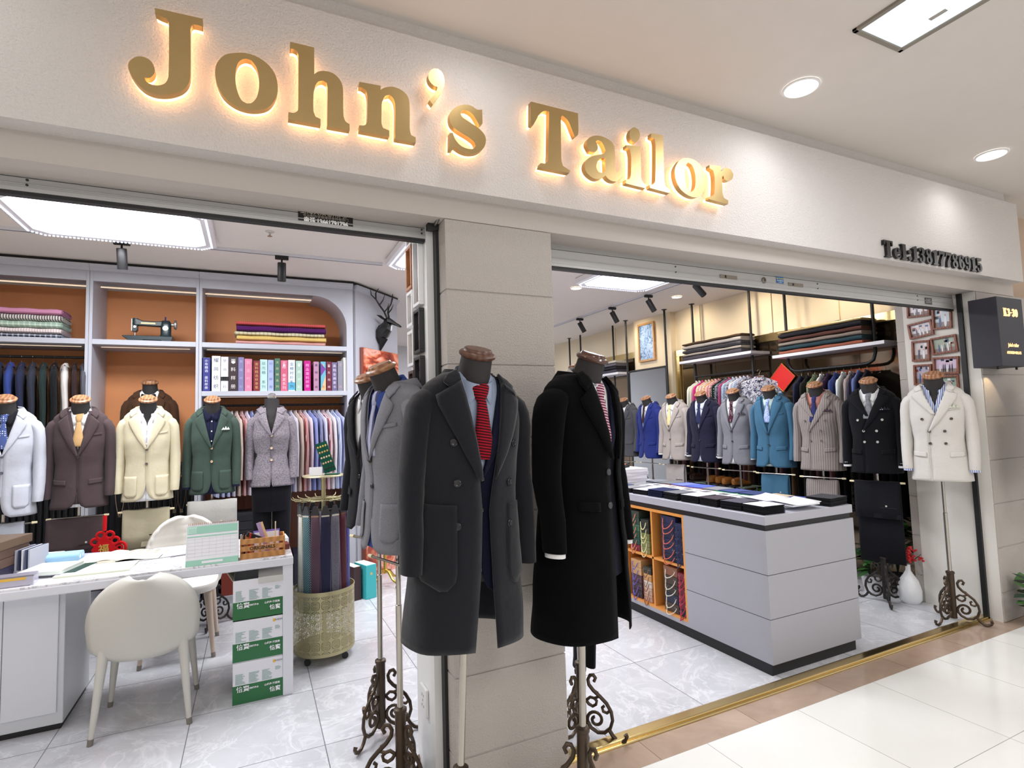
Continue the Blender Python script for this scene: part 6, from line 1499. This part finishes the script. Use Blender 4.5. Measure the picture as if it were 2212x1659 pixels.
def bag(x, y, z, w_, h, c, hc, lab, hs=1, dots=True):
    o = thing('gift_bag', lab, 'bag', (x, y, z), 0, 'flat gift bags in the counter cubbies')
    bx(0, .22, -w_ / 2, w_ / 2, 0, h - .001).build('bag_body', plain(c, .5), o, smooth=0, bevel=.003)
    m = MB()
    for yy in (-w_ * .32, w_ * .32):
        for q in (-.008, .008): m.lathe([(.0035, 0), (.0035, .002)], 6, (-.0, yy + q, h * .62), ax='x')
    m.v = [(p[0] - .002, p[1], p[2]) for p in m.v]
    if dots: m.build('eyelets', M_CHROME, o)
    if hc:
        L = .055 * hs; m = MB(); m.tube([(-.006 - .022 * sin(pi * u), lerp(-w_ * .32, w_ * .32, u) + .01 * sin(5 * u + y * 40), h * .6 - L * sin(pi * u) ** .7) for u in linsp(0, 1, 17)], [.0036 if q % 2 else .0026 for q in range(17)], 5); m.build('rope_handle', plain(hc, .8), o)
    return o
Y0 = 2.265
stacks = [ # y centre, z, width, height, colours, handle, words
 (3.105, .463, .15, .052, ['#1f2240', '#21264a', '#23284c', '#1c2142', '#20244a', '#22284e'], '#d9705a', 'navy gift bag with coral rope in the upper right cubby'),
 (2.99, .463, .10, .046, ['#20284c', '#1d2448', '#262c52', '#1e2446', '#20284c', '#232a50'], '#27305c', 'dark blue narrow gift bag by the cubby frame, upper right cubby'),
 (3.49, .463, .12, .05, ['#7a2436', '#1e4a40', '#20503f', '#3c6a50', '#2a4a44', '#33443c'], '#d98a68', 'green or wine gift bag in the upper middle cubby'),
 (3.365, .463, .09, .05, ['#8a8f5c', '#8a8f5c', '#7c8450', '#232c28', '#26302c'], '#e6e0a8', 'olive gift bag with cream rope in the upper middle cubby'),
 (3.105, .113, .14, .062, ['#4c3e36', '#232c44', '#3a3230', '#4a3a30', '#8a5a44'], '#e4dcc8', 'brown or navy gift bag in the lower right cubby'),
 (2.985, .113, .09, .048, ['#20263c', '#7c2438', '#842a3c', '#742234', '#6c2032', '#7c2438'], '#b8304c', 'wine red gift bag by the frame in the lower right cubby'),
 (3.49, .113, .12, .056, ['#3e2c34', '#4a343c', '#5a4044', '#c9a070', '#c99c6c'], '#6a5ab0', 'maroon or tan gift bag in the lower middle cubby'),
 (3.36, .113, .085, .05, ['#cfa890', '#d4b49c', '#e2d8cc', '#d9a868', '#3a3c34'], '#8a5a48', 'pale beige gift bag in the lower middle cubby'),
 (3.80, .463, .2, .055, ['#3c4a44'] * 4, '#d8c8a8', 'green gift bag in the third cubby behind the black overcoat'), (3.80, .113, .2, .055, ['#5a4044'] * 4, '#d8c8a8', 'maroon gift bag in the lower third cubby behind the black overcoat')]
lev = ['lowest of its stack', 'second from the bottom', 'third from the bottom', 'fourth from the bottom', 'fifth from the bottom', 'topmost of its stack']
for y, z0, w_, h, cs, hc, lab in stacks:
    for j, c_ in enumerate(cs): bag(2.66, y, z0 + j * (h + .0005), w_, h, c_, hc, lab + ', ' + (lev[j] if j < len(cs) - 1 else 'topmost of its stack'), 1.2 if j % 2 else .9)
# on top: swatch stacks, sheets, albums
TZ = .8935
def stackof(x, y, w_, d, n, c, top, lab, rz=0, th=.007):
    t = thing('swatch_stack', lab, 'fabric swatches', (x, y, TZ), radians(rz), 'fabric swatches on the counter')
    R_ = random.Random(int(x * 971 + y * 337)); m = MB()
    for i in range(n):
        a, b_ = R_.uniform(-.004, .004), R_.uniform(-.004, .004); m.box(-w_ / 2 + a, w_ / 2 + a, -d / 2 + b_, d / 2 + b_, i * th + .001, (i + 1) * th - .0008)
    m.build('swatches', fab(c), t, smooth=0, bevel=.0012)
    bx(-w_ / 2, w_ / 2, -d / 2, d / 2, n * th, n * th + .0015).build('top_swatch', fab(top), t, smooth=0); return t
row = [('#15151a', '#e4e4ee', 'white-topped stack of dark swatches nearest the counter corner'), ('#17171c', '#5b5866', 'mauve-grey topped swatch stack, next to the corner one'), ('#1b181c', '#4a4048', 'dark plum topped swatch stack at the counter front edge'), ('#16181a', '#dcdcea', 'pale lilac topped swatch stack at the counter front edge'), ('#17191d', '#77787e', 'mid grey topped swatch stack at the counter front edge'), ('#151c38', '#232c56', 'navy topped swatch stack at the counter front edge'), ('#1a1a1f', '#d2d0de', 'off-white topped swatch stack further along the counter edge'), ('#1a1a1f', '#8e8c90', 'light grey topped swatch stack before the album pile'), ('#1a1a22', '#4b5680', 'blue topped swatch stack beside the album pile')]
for i, (c_, tp, lab) in enumerate(row): stackof(2.765, 2.37 + i * .178, .17, .155, 7 if i < 6 else 5, c_, tp, lab, (-3, 4, -2, 3, -4, 2, 5, -3, 0)[i])
stackof(3.32, 2.36, .19, .16, 7, '#1a1a1c', '#3b3b40', 'black swatch stack at the right rear counter corner', 6); 
r2 = [('#4450a0', 'violet blue'), ('#c9b49c', 'beige'), ('#3a4878', 'slate blue'), ('#4a5890', 'denim blue'), ('#8f9096', 'grey'), ('#5a6cd0', 'bright blue'), ('#7a86e0', 'cornflower blue'), ('#77787c', 'stone grey'), ('#84868c', 'ash grey')]
for i, (c_, nm) in enumerate(r2): stackof(3.31, 2.55 + i * .178, .18, .16, 2, c_, c_, '%s thin swatch pile along the rear edge of the counter' % nm, (4, -3, 6, -5, 2, 8, -4, 3, 0)[i])
for i, (y, c_) in enumerate(((2.60, '#3a4aa0'), (2.44, '#2c3a8c'))): flat('album', ['violet blue flat album under the white forms', 'blue album showing its spine at the counter end'][i], 'album', 3.02, y, .34, .13, .022, plain(c_, .5), 0, TZ, pages=PAP)
for i, (y, lab) in enumerate(((2.38, 'white open order form curling at the counter end'), (2.60, 'second white order form from the counter end'))):
    t = thing('order_form', lab, 'papers', (3.04, y, TZ + .025), radians(-4)); MB().grid([[(u * .12, v * .10, .010 + .012 * abs(u) ** 3 + .004 * v) for u in linsp(-1, 1, 9)] for v in (-1, 0, 1)]).build('sheet', PAP, t, solid=.002); bx(-.11, .11, -.095, .095, 0, .009).build('lower_sheets', plain('#e6e8ee', .6), t, smooth=0)
for i in range(6):
    y = 2.80 + i * .185; t = thing('photo_sheet', '%s white sheet with printed photos along the counter middle' % ['first', 'second', 'third', 'fourth', 'fifth', 'sixth'][i], 'print', (3.05, y, TZ + .012), radians((-3, 4, -2, 5, -4, 2)[i]), 'photo sheets on the counter')
    bx(-.11, .11, -.085, .085, 0, .002).build('sheet', PAP, t, smooth=0)
    for q in (-.05, .05): bx(q - .035, q + .035, -.035, .04, .002, .0026).build('printed_photo', plain(['#8a8488', '#6f6c74'][i % 2], .3, var=.5), t, smooth=0)
for i, (x, y, c_) in enumerate(((2.90, 3.0, '#3f8a62'), (3.18, 2.95, '#4a9068'), (2.95, 3.60, '#8a4a44'), (3.20, 3.55, '#84504a'), (2.92, 3.30, '#e8ecdc'))): flat('cutting_mat', ['green mat between the swatches and photo sheets', 'green mat behind the photo sheets', 'reddish brown mat near the album pile', 'reddish brown mat behind the photo sheets', 'cream mat in front of the photo sheets'][i], 'mat', x, y, .22, .5 if i < 4 else .16, .008, plain(c_, .6), 0, TZ)
for j in range(5): flat('white_album', ['lowest', 'second', 'third', 'fourth', 'topmost'][j] + ' white album of the pile at the far end of the counter', 'album', 2.98 + .01 * (j % 2), 4.08 - .008 * j, .34, .30, .028, plain('#e9e9ee', .5), (-3, 2, -1, 4, -2)[j], TZ + .0 + j * .0285, 'white album pile', pages=PAP)
t = thing('stapler', 'black stapler with orange label lying on the white album pile', 'stapler', (3.0, 4.05, TZ + .143), radians(25)); bx(-.08, .08, -.018, .018, 0, .012).build('base', M_BLACK, t, smooth=0, bevel=.003); m = MB(); m.T = Matrix.Rotation(radians(-7), 4, 'Y'); m.box(-.08, .085, -.016, .016, .014, .032); m.build('arm', plain('#26282e', .4), t, smooth=0, bevel=.004); bx(-.03, .01, -.0165, .0165, .028, .0375).build('label_patch', plain('#d86a2c', .5), t, smooth=0)
t = thing('acrylic_stand', 'clear acrylic card stand with two small printed cards on the counter', 'card stand', (2.80, 3.96, TZ), radians(-8)); bx(-.075, .075, -.004, .0, .0, .20).build('panel', plain('#dfe6ee', .1), t, smooth=0); bx(-.068, .068, -.006, -.004, .13, .19).build('dark_card', plain('#4a4a50', .4), t, smooth=0); bx(-.05, -.015, -.0075, -.006, .145, .17).build('blue_card', plain('#6a9ad0', .4), t, smooth=0); bx(.012, .05, -.0075, -.006, .145, .17).build('green_card', plain('#8ac09a', .4), t, smooth=0); bx(-.068, .068, -.006, -.004, .01, .12).build('patterned_card', fab('#e8e8f0', 'floral', '#5a6a9a', 2), t, smooth=0); bx(-.075, .075, -.03, .03, 0, .004).build('foot', plain('#dfe6ee', .1), t, smooth=0)
# black armchair with a dark coat beyond the counter
t = thing('black_armchair', 'black rounded chair back beyond the far end of the counter', 'chair', (3.75, 5.15, 0), radians(150)); BL = fab('#1b1b20')
MB().grid([[(.27 * sin(a), .25 * cos(a), lerp(.42, 1.02 - .22 * abs(sin(a * .9)), v)) for a in linsp(-1.3, 1.3, 17)] for v in linsp(0, 1, 7)]).build('backrest', BL, t, solid=.05); MB().lathe([(.24, .40), (.26, .43), (.25, .48), (.01, .49)], 24).build('seat', BL, t); MB().lathe([(.03, .03), (.03, .42)], 12).build('pedestal', M_BLACK, t); MB().lathe([(.24, 0), (.24, .015), (.03, .04)], 24).build('base', M_BLACK, t)

# ------------------------------------------------------------------ racks along the right wall
def rod(x, y, z0, lab):
    t = thing('ceiling_rod', lab, 'rod', (x, y, 2.88)); MB().lathe([(.014, z0 - 2.88), (.014, 0)], 10).build('tube', M_BLACK, t); MB().lathe([(.035, -.006), (.035, 0)], 14).build('flange', M_BLACK, t); return t
t = thing('garment_rack', 'ceiling-hung black rod rack with a white shelf carrying cloth, holding colourful shirts', 'rack', (4.95, 4.70, 0))
for y in (-.43, .44): o = MB().lathe([(.014, .02), (.014, 2.88)], 10, (0, y, 0)).build('upright', M_BLACK, t); MB().lathe([(.035, 2.873), (.035, 2.88)], 14, (0, y, 0)).build('flange', M_BLACK, o)
bx(-.17, .12, -.56, .53, 2.128, 2.158).build('shelf', plain('#d9dae2', .4), t, smooth=0, bevel=.002); MB().tube([(0, -.44, 1.962), (0, .45, 1.962)], .012).build('rail', M_BLACK, t)
t = thing('garment_rack', 'ceiling-hung black U-shaped rack with a white shelf, holding dark blazers', 'rack', (4.95, 3.38, 0))
o = MB().tube([(0, -.42, 2.88), (0, -.42, 1.99), (0, -.40, 1.93), (0, -.36, 1.905), (0, -.30, 1.90), (0, .32, 1.90), (0, .38, 1.905), (0, .42, 1.93), (0, .45, 1.99), (0, .45, 2.88)], .015, 10).build('u_frame', M_BLACK, t)
for y in (-.42, .45): MB().lathe([(.035, 2.873), (.035, 2.88)], 14, (0, y, 0)).build('flange', M_BLACK, o)
bx(-.17, .12, -.60, .50, 2.040, 2.070).build('shelf', plain('#d9dae2', .4), t, smooth=0, bevel=.002)
for y, z0 in ((5.52, .02),): rod(4.84, y, z0, 'black ceiling rod left of the bronze mirror, by the blue framed print')
t = thing('garment_rack', 'far ceiling-hung black rod rack with a white shelf beside the fitting mirror', 'rack', (4.90, 7.2, 0))
for y in (-.46, .45): MB().lathe([(.014, .02), (.014, 2.88)], 10, (0, y, 0)).build('upright', M_BLACK, t)
bx(-.15, .15, -.75, .6, 2.12, 2.15).build('shelf', plain('#d9dae2', .4), t, smooth=0)
rod(4.90, 8.0, 1.2, 'farthest black ceiling rod near the back of the right wall'); rod(4.83, 6.33, 1.0, 'black ceiling rod at the far side of the fitting mirror')
# folded cloth on the rack shelves
def wallstack(x, y, z, items, grp, w_=.98, d=.24):
    for col, pat, c2, h, lab in items: bolt(x, y, z, w_, d, h, fab(col, pat, c2), lab, grp, radians(90)); z += h + .001
wallstack(4.92, 4.74, 2.159, [('#4a4650', 'wool', None, .052, 'slate cloth at the bottom of the first rack shelf stack'), ('#a9a098', 'wool', None, .032, 'beige grey cloth second on the first rack shelf'), ('#55535a', 'plaid', '#2a292e', .050, 'dark checked cloth on the first rack shelf'), ('#b4aca8', 'wool', None, .048, 'pale grey cloth on the first rack shelf'), ('#5a4432', 'wool', None, .030, 'brown cloth on top of the first rack shelf')], 'cloth on the first rack shelf', .90)
wallstack(4.92, 3.40, 2.071, [('#9c5e4c', 'wool', None, .036, 'rust cloth at the bottom of the second rack shelf stack'), ('#2e4650', 'wool', None, .044, 'dark teal cloth second on the second rack shelf'), ('#8a7f78', 'wool', None, .040, 'taupe cloth on the second rack shelf'), ('#5c3c36', 'wool', None, .040, 'brown-red cloth on the second rack shelf'), ('#26262e', 'wool', None, .046, 'black cloth near the top of the second rack shelf'), ('#c9b184', 'wool', None, .022, 'thin tan cloth on top of the second rack shelf')], 'cloth on the second rack shelf', .84)
wallstack(4.90, 7.0, 2.151, [('#4a4854', 'wool', None, .05, 'slate cloth on the far shelf'), ('#2a2a30', 'wool', None, .045, 'black cloth on the far shelf'), ('#6c6870', 'wool', None, .045, 'grey cloth on the far shelf'), ('#c9c4bc', 'wool', None, .04, 'pale cloth on top of the far shelf stack')], 'cloth on the far rack shelf', .9)
SC = [('#f2efe8', 'wool', None, 'white'), ('#e8f0d8', 'wool', None, 'pale mint'), ('#d83a90', 'wool', None, 'hot pink'), ('#e8b870', 'floral', '#f4ece0', 'orange print'), ('#f0e8e0', 'floral', '#d8b8c0', 'cream print'), ('#e8a050', 'floral', '#f8e8d0', 'mustard floral'), ('#f4d8d4', 'stripe', '#e8a8a8', 'pink striped'), ('#c84a50', 'floral', '#f0d8d4', 'red floral'), ('#1c2c2c', 'dots', '#e0e4e0', 'black and white spotted'), ('#1f2a3a', 'floral', '#a8b0c0', 'navy floral'), ('#b85a80', 'wool', None, 'rose'), ('#d4e4f0', 'floral', '#8ab0d0', 'pale blue print'), ('#e4e4ee', 'floral', '#2c3058', 'white with navy paisley'), ('#e8e6ee', 'wool', None, 'off-white'), ('#b8c8e0', 'wool', None, 'light blue'), ('#e0dce8', 'floral', '#30345c', 'large navy paisley')]
for i, (c_, p_, c2, nm) in enumerate(SC):
    y = 5.10 - i * .052; hang('shirt', 4.95, y, 1.962, radians(90 + 16 - i * .6), fab(c_, p_, c2, .7 if p_ == 'floral' else 1), '%s shirt on the wooden hanger rail of the first wall rack' % nm, 'colourful shirts on the first wall rack', k=.52)
hang('shirt', 4.93, 4.18, 1.945, radians(52), fab('#e4e4ee', 'floral', '#2c3058', .55), 'blue and white paisley shirt turned outwards in front of the rack upright', 'colourful shirts on the first wall rack', k=.6)
JC = [('#262c48', 'wool', None, 'navy'), ('#232326', 'wool', None, 'black'), ('#8c9a7c', 'floral', '#5a684c', 'olive patterned'), ('#eceae8', 'wool', None, 'white'), ('#3f2a4a', 'wool', None, 'dark purple'), ('#3c4a86', 'wool', None, 'blue'), ('#dfe8ea', 'wool', None, 'pale aqua'), ('#c9bcb8', 'stripe', '#8a7a78', 'striped beige'), ('#6a78b0', 'wool', None, 'light blue'), ('#2a2a34', 'wool', None, 'charcoal')]
for i, (c_, p_, c2, nm) in enumerate(JC): hang('jacket', 4.95, 3.69 - i * .072, 1.90, radians(90 + 20), fab(c_, p_, c2), '%s jacket on a black hanger of the second wall rack' % nm, 'jackets on the second wall rack', hm=M_HBLK, k=.56)
t = thing('clothes_rail', 'long low black rail of trousers under the wall racks', 'rail', (4.88, 4.1, 1.20)); MB().tube([(0, -1.4, 0), (0, 1.4, 0)], .011).build('tube', M_BLACK, t)
for y in (-1.38, 0, 1.38): MB().lathe([(.012, -1.2), (.012, 0)], 10, (0, y, 0)).build('upright', M_BLACK, t)
TC = ['#1b1b20', '#23222a', '#9c6a72', '#2c2430', '#1d2420', '#3a2530', '#a87880', '#2a2a34', '#5a4a48', '#20202a', '#8a6a50', '#1a1a1e', '#3c3030', '#55505a']
TN = ['black', 'dark grey', 'dusty pink', 'plum', 'dark green', 'burgundy', 'old rose', 'charcoal', 'brown', 'ink', 'tan', 'jet', 'chocolate', 'grey']
for i in range(40):
    y = 2.76 + i * .066; k_ = (i * 5 + i // 3) % 14 if 4 < i else (0, 1, 11, 8, 0)[i]
    hang('trousers', 4.88, y, 1.20, radians(96), fab(TC[k_], 'floral' if i % 7 == 6 else 'wool', '#5a5044'), '%s trousers hanging on the low rail behind the right row of dummies' % TN[k_], 'trousers on the low rail')
# red paper diamond on the mirror
t = thing('paper_diamond', 'red square paper hung as a diamond on the bronze mirror', 'decoration', (5.066, 4.0, 1.86), radians(-90)); m = MB(); m.prism([(0, .155), (.155, 0), (0, -.155), (-.155, 0)], -.003, .0, 'y'); m.build('paper', plain('#d8221e', .5), t, smooth=0); m = MB()
for a, b_ in (((0, .15), (.15, 0)), ((.15, 0), (0, -.15)), ((0, -.15), (-.15, 0)), ((-.15, 0), (0, .15))): m.tube([(a[0], -.004, a[1]), (b_[0], -.004, b_[1])], .003, 4)
m.build('gold_edge', plain('#d8a850', .4, .5), t)
# blue print in a wooden frame
k = N('blue_print'); v = k.obj((3, 1, 3)); nz = noise(k, v, 2.6, 4, .55, 3)
k.base(k.ramp(nz.outputs[0], [(.3, lin('#2c4a80')), (.42, lin('#6f96d0')), (.55, lin('#b4d0f0')), (.7, lin('#9cc0ec'))]), .25)
t = thing('framed_print', 'tall blue abstract print in a light wooden frame on the cream wall', 'picture', (5.018, 6.10, 2.54), radians(-90))
s = MB()
for a in ((-.175, .175, .245, .27), (-.175, .175, -.27, -.245), (-.175, -.15, -.245, .245), (.15, .175, -.245, .245)): s.box(a[0], a[1], -.03, 0, a[2], a[3])
s.build('frame', m_wood('#b9874f', '#d4a468'), t, smooth=0); bx(-.15, .15, -.012, -.004, -.245, .245).build('print', k.m, t, smooth=0)
# fitting mirror with black frame
t = thing('fitting_mirror', 'black framed fitting mirror standing before the cream wall, reflecting the shelves', 'mirror', (4.84, 5.92, 0), radians(-90))
bx(-.37, .37, -.004, .004, .35, 2.12).build('mirror_glass', plain('#dfe4e6', .02, 1), t, smooth=0)
MB().tube([(-.385, 0, .01), (-.385, 0, 2.10), (-.37, 0, 2.135), (.37, 0, 2.135), (.385, 0, 2.10), (.385, 0, .01)], .014, 8).build('frame', M_BLACK, t)

# shoes on a glass shelf
t = thing('glass_shelf', 'low glass shelf on brass brackets carrying shoes behind the counter', 'shelf', (4.66, 4.55, .74)); bx(-.13, .13, -.45, .60, -.012, -.004).build('glass_plate', plain('#9ab0a8', .05), t, smooth=0)
for y in (-.42, .10, .57): MB().tube([(-.12, y, -.018), (.14, y, -.018)], .006, 6).build('bracket', M_BRASS, t)
for y in (-.40, .55): MB().lathe([(.008, -.74), (.008, -.012)], 8, (.11, y, 0)).build('post', M_CHROME, t)
def shoe(x, y, z, rz, c, lab, grp):
    t = thing('shoe', lab, 'shoe', (x, y, z), radians(rz), grp); m = MB(); rings = []
    for (px, w_, h0, h1) in ((-.135, .012, .012, .030), (-.125, .026, .010, .040), (-.09, .038, .010, .048), (-.05, .040, .010, .055), (-.01, .034, .012, .075), (.03, .030, .016, .092), (.07, .030, .018, .095), (.10, .029, .018, .09), (.125, .022, .020, .085), (.132, .012, .024, .07)):
        rings.append([(px, w_ * cos(a), lerp(h0, h1, .5 + .5 * sin(a)) if sin(a) > -.5 else h0) for a in linsp(0, 2 * pi, 15)[:-1]])
    m.loft(rings); m.build('upper', plain(c, .28), t)
    s = MB(); s.prism([(-.14 + .0, .0), (-.12, -.03), (-.06, -.043), (.0, -.034), (.08, -.033), (.13, -.024), (.138, 0), (.13, .024), (.08, .033), (.0, .034), (-.06, .043), (-.12, .03)], .0, .012, 'z'); s.build('sole', plain('#2a1c16', .5), t, smooth=0); bx(.07, .134, -.026, .026, -.0, .016).build('heel', plain('#1a1412', .5), t, smooth=0)
    l = MB()
    for i in range(4): l.tube([(-.02 + i * .018, -.016, .070 + i * .008), (-.024 + i * .018, 0, .082 + i * .008), (-.02 + i * .018, .016, .070 + i * .008)], .002, 4)
    l.build('laces', plain('#181210', .7), t); return t
for i, (y, dx) in enumerate(((5.05, 0), (4.94, .01), (4.82, -.01))): shoe(4.64 + dx, y, .7365, 160 + 8 * i, '#2e1a16', ['far dark brown laced shoe', 'middle dark brown laced shoe', 'near dark brown laced shoe'][i] + ' on the glass shelf', 'dark brown shoes')
for i, (y, dx) in enumerate(((4.52, 0), (4.42, .02), (4.31, -.01), (4.21, .01))): shoe(4.60 + dx, y, .7365, 165 + 6 * i, '#9c6228', ['first tan shoe beside the brown ones', 'second tan shoe of the row', 'third tan shoe of the row', 'last tan shoe by the plant'][i] + ' on the glass shelf', 'tan shoes')

# ------------------------------------------------------------------ plants and vases
LG = [plain('#2f5a2c', .45, var=.3), plain('#4a7a3a', .45, var=.3), plain('#1f3a24', .5, var=.3)]
def leaf(m, p, az, el, L, w_, mi=0, curl=.4):
    rows = []; d = Vector((cos(az) * cos(el), sin(az) * cos(el), sin(el))); sd = Vector((-sin(az), cos(az), 0)); P = Vector(p); up = sd.cross(d)
    for i in range(6):
        u = i / 5; ww = w_ * sin(pi * min(1, u * .9 + .08)) ** .8 * (1 - u ** 4 * .9); c_ = P + d * (L * u) - Vector((0, 0, 1)) * (curl * L * u * u)
        rows.append([tuple(c_ - sd * ww + up * ww * .25), tuple(c_), tuple(c_ + sd * ww + up * ww * .25)])
    m.grid(rows, mi)
def plant(x, y, z, n, H, spread, L, w_, lab, seed, pot=None, ph=.12, pr=.07):
    t = thing('potted_plant', lab, 'plant', (x, y, z)); R_ = random.Random(seed); m = MB(); st = MB()
    for i in range(n):
        a = R_.uniform(0, 2 * pi); h = ph + R_.uniform(.15, 1) * H; r = spread * R_.uniform(.1, 1) * (.4 + .6 * (h - ph) / H)
        p = (r * cos(a), r * sin(a), h); leaf(m, p, a + R_.uniform(-.6, .6), R_.uniform(-.3, .7), L * R_.uniform(.7, 1.2), w_ * R_.uniform(.8, 1.2), R_.randrange(3), R_.uniform(.1, .6))
        if i % 3 == 0: st.tube([(0, 0, ph * .9), (r * .5 * cos(a), r * .5 * sin(a), h * .7), p], .002, 4)
    m.build('foliage', LG, t); st.build('stem', LG[2], t)
    MB().lathe([(.0, 0), (pr * .75, 0), (pr, ph), (pr * .9, ph), (pr * .85, ph - .012), (0, ph - .012)], 20).build('pot', pot or M_WHITE, t)
    return t
plant(4.64, 2.95, 0, 46, .24, .11, .10, .028, 'leafy green plant in a white pot between the counter and the black trousers', 3)
plant(4.86, 2.86, 0, 70, .55, .09, .12, .040, 'tall dark green plant behind the black jacket dummy', 5, plain('#3a3230', .6))
plant(4.78, 3.98, .0, 60, .62, .12, .10, .03, 'dark green plant low between the teal and grey dummies', 8, plain('#3a3230', .6))
plant(4.80, 1.90, 0, 44, .20, .15, .12, .05, 'broad-leaved green plant on the floor at the right edge of the picture', 11, plain('#55504a', .6), .10, .08)
t = thing('berry_vase', 'white bottle vase with red berry sprays standing by the right wall', 'vase', (4.575, 2.615, 0)); MB().lathe([(.0, 0), (.055, 0), (.078, .03), (.080, .10), (.062, .17), (.030, .22), (.017, .245), (.016, .285), (.019, .29)], 28).build('vase_body', plain('#eef0f2', .3), t)
m = MB(); st = MB(); R_ = random.Random(4)
for i in range(80):
    a = R_.uniform(0, 2 * pi); e_ = R_.uniform(.2, 1.45); r = R_.uniform(.03, .12); m.ball((r * cos(a) * cos(e_), r * sin(a) * cos(e_), .30 + r * sin(e_) * 1.1), .010, 6)
for i in range(7):
    a = i * .9; st.tube([(0, 0, .27), (.05 * cos(a), .05 * sin(a), .33), (.09 * cos(a), .09 * sin(a), .37)], .002, 4)
o = m.build('berries', plain('#c4222a', .25), t); o['kind'] = 'stuff'; st.build('twigs', plain('#4a2c20', .7), t)
# socket by the pillar
t = thing('wall_socket', 'white wall socket low on the wall left of the pillar', 'socket', (.654, 2.32, .33), radians(-90)); bx(-.045, .045, -.012, 0, -.055, .055).build('plate', M_WHITE, t, smooth=0, bevel=.003)
for dx, dz in ((-.01, .02), (.01, .02), (0, -.0), (-.012, -.022), (.012, -.022)): bx(dx - .0015, dx + .0015, -.0128, -.0115, dz - .005, dz + .005).build('slot', M_BLACK, t, smooth=0)

# ------------------------------------------------------------------ letters and printed text become meshes
bpy.context.view_layer.update()
_dg = bpy.context.evaluated_depsgraph_get()
for o in [o for o in bpy.data.objects if o.type in ('CURVE', 'FONT')]:
    me = bpy.data.meshes.new_from_object(o.evaluated_get(_dg))
    n = bpy.data.objects.new('tmp', me); COL.objects.link(n); n.parent = o.parent
    n.location, n.rotation_euler, n.scale = o.location, o.rotation_euler, o.scale
    for k_ in o.keys(): n[k_] = o[k_]
    nm = o.name; bpy.data.objects.remove(o, do_unlink=True); n.name = nm
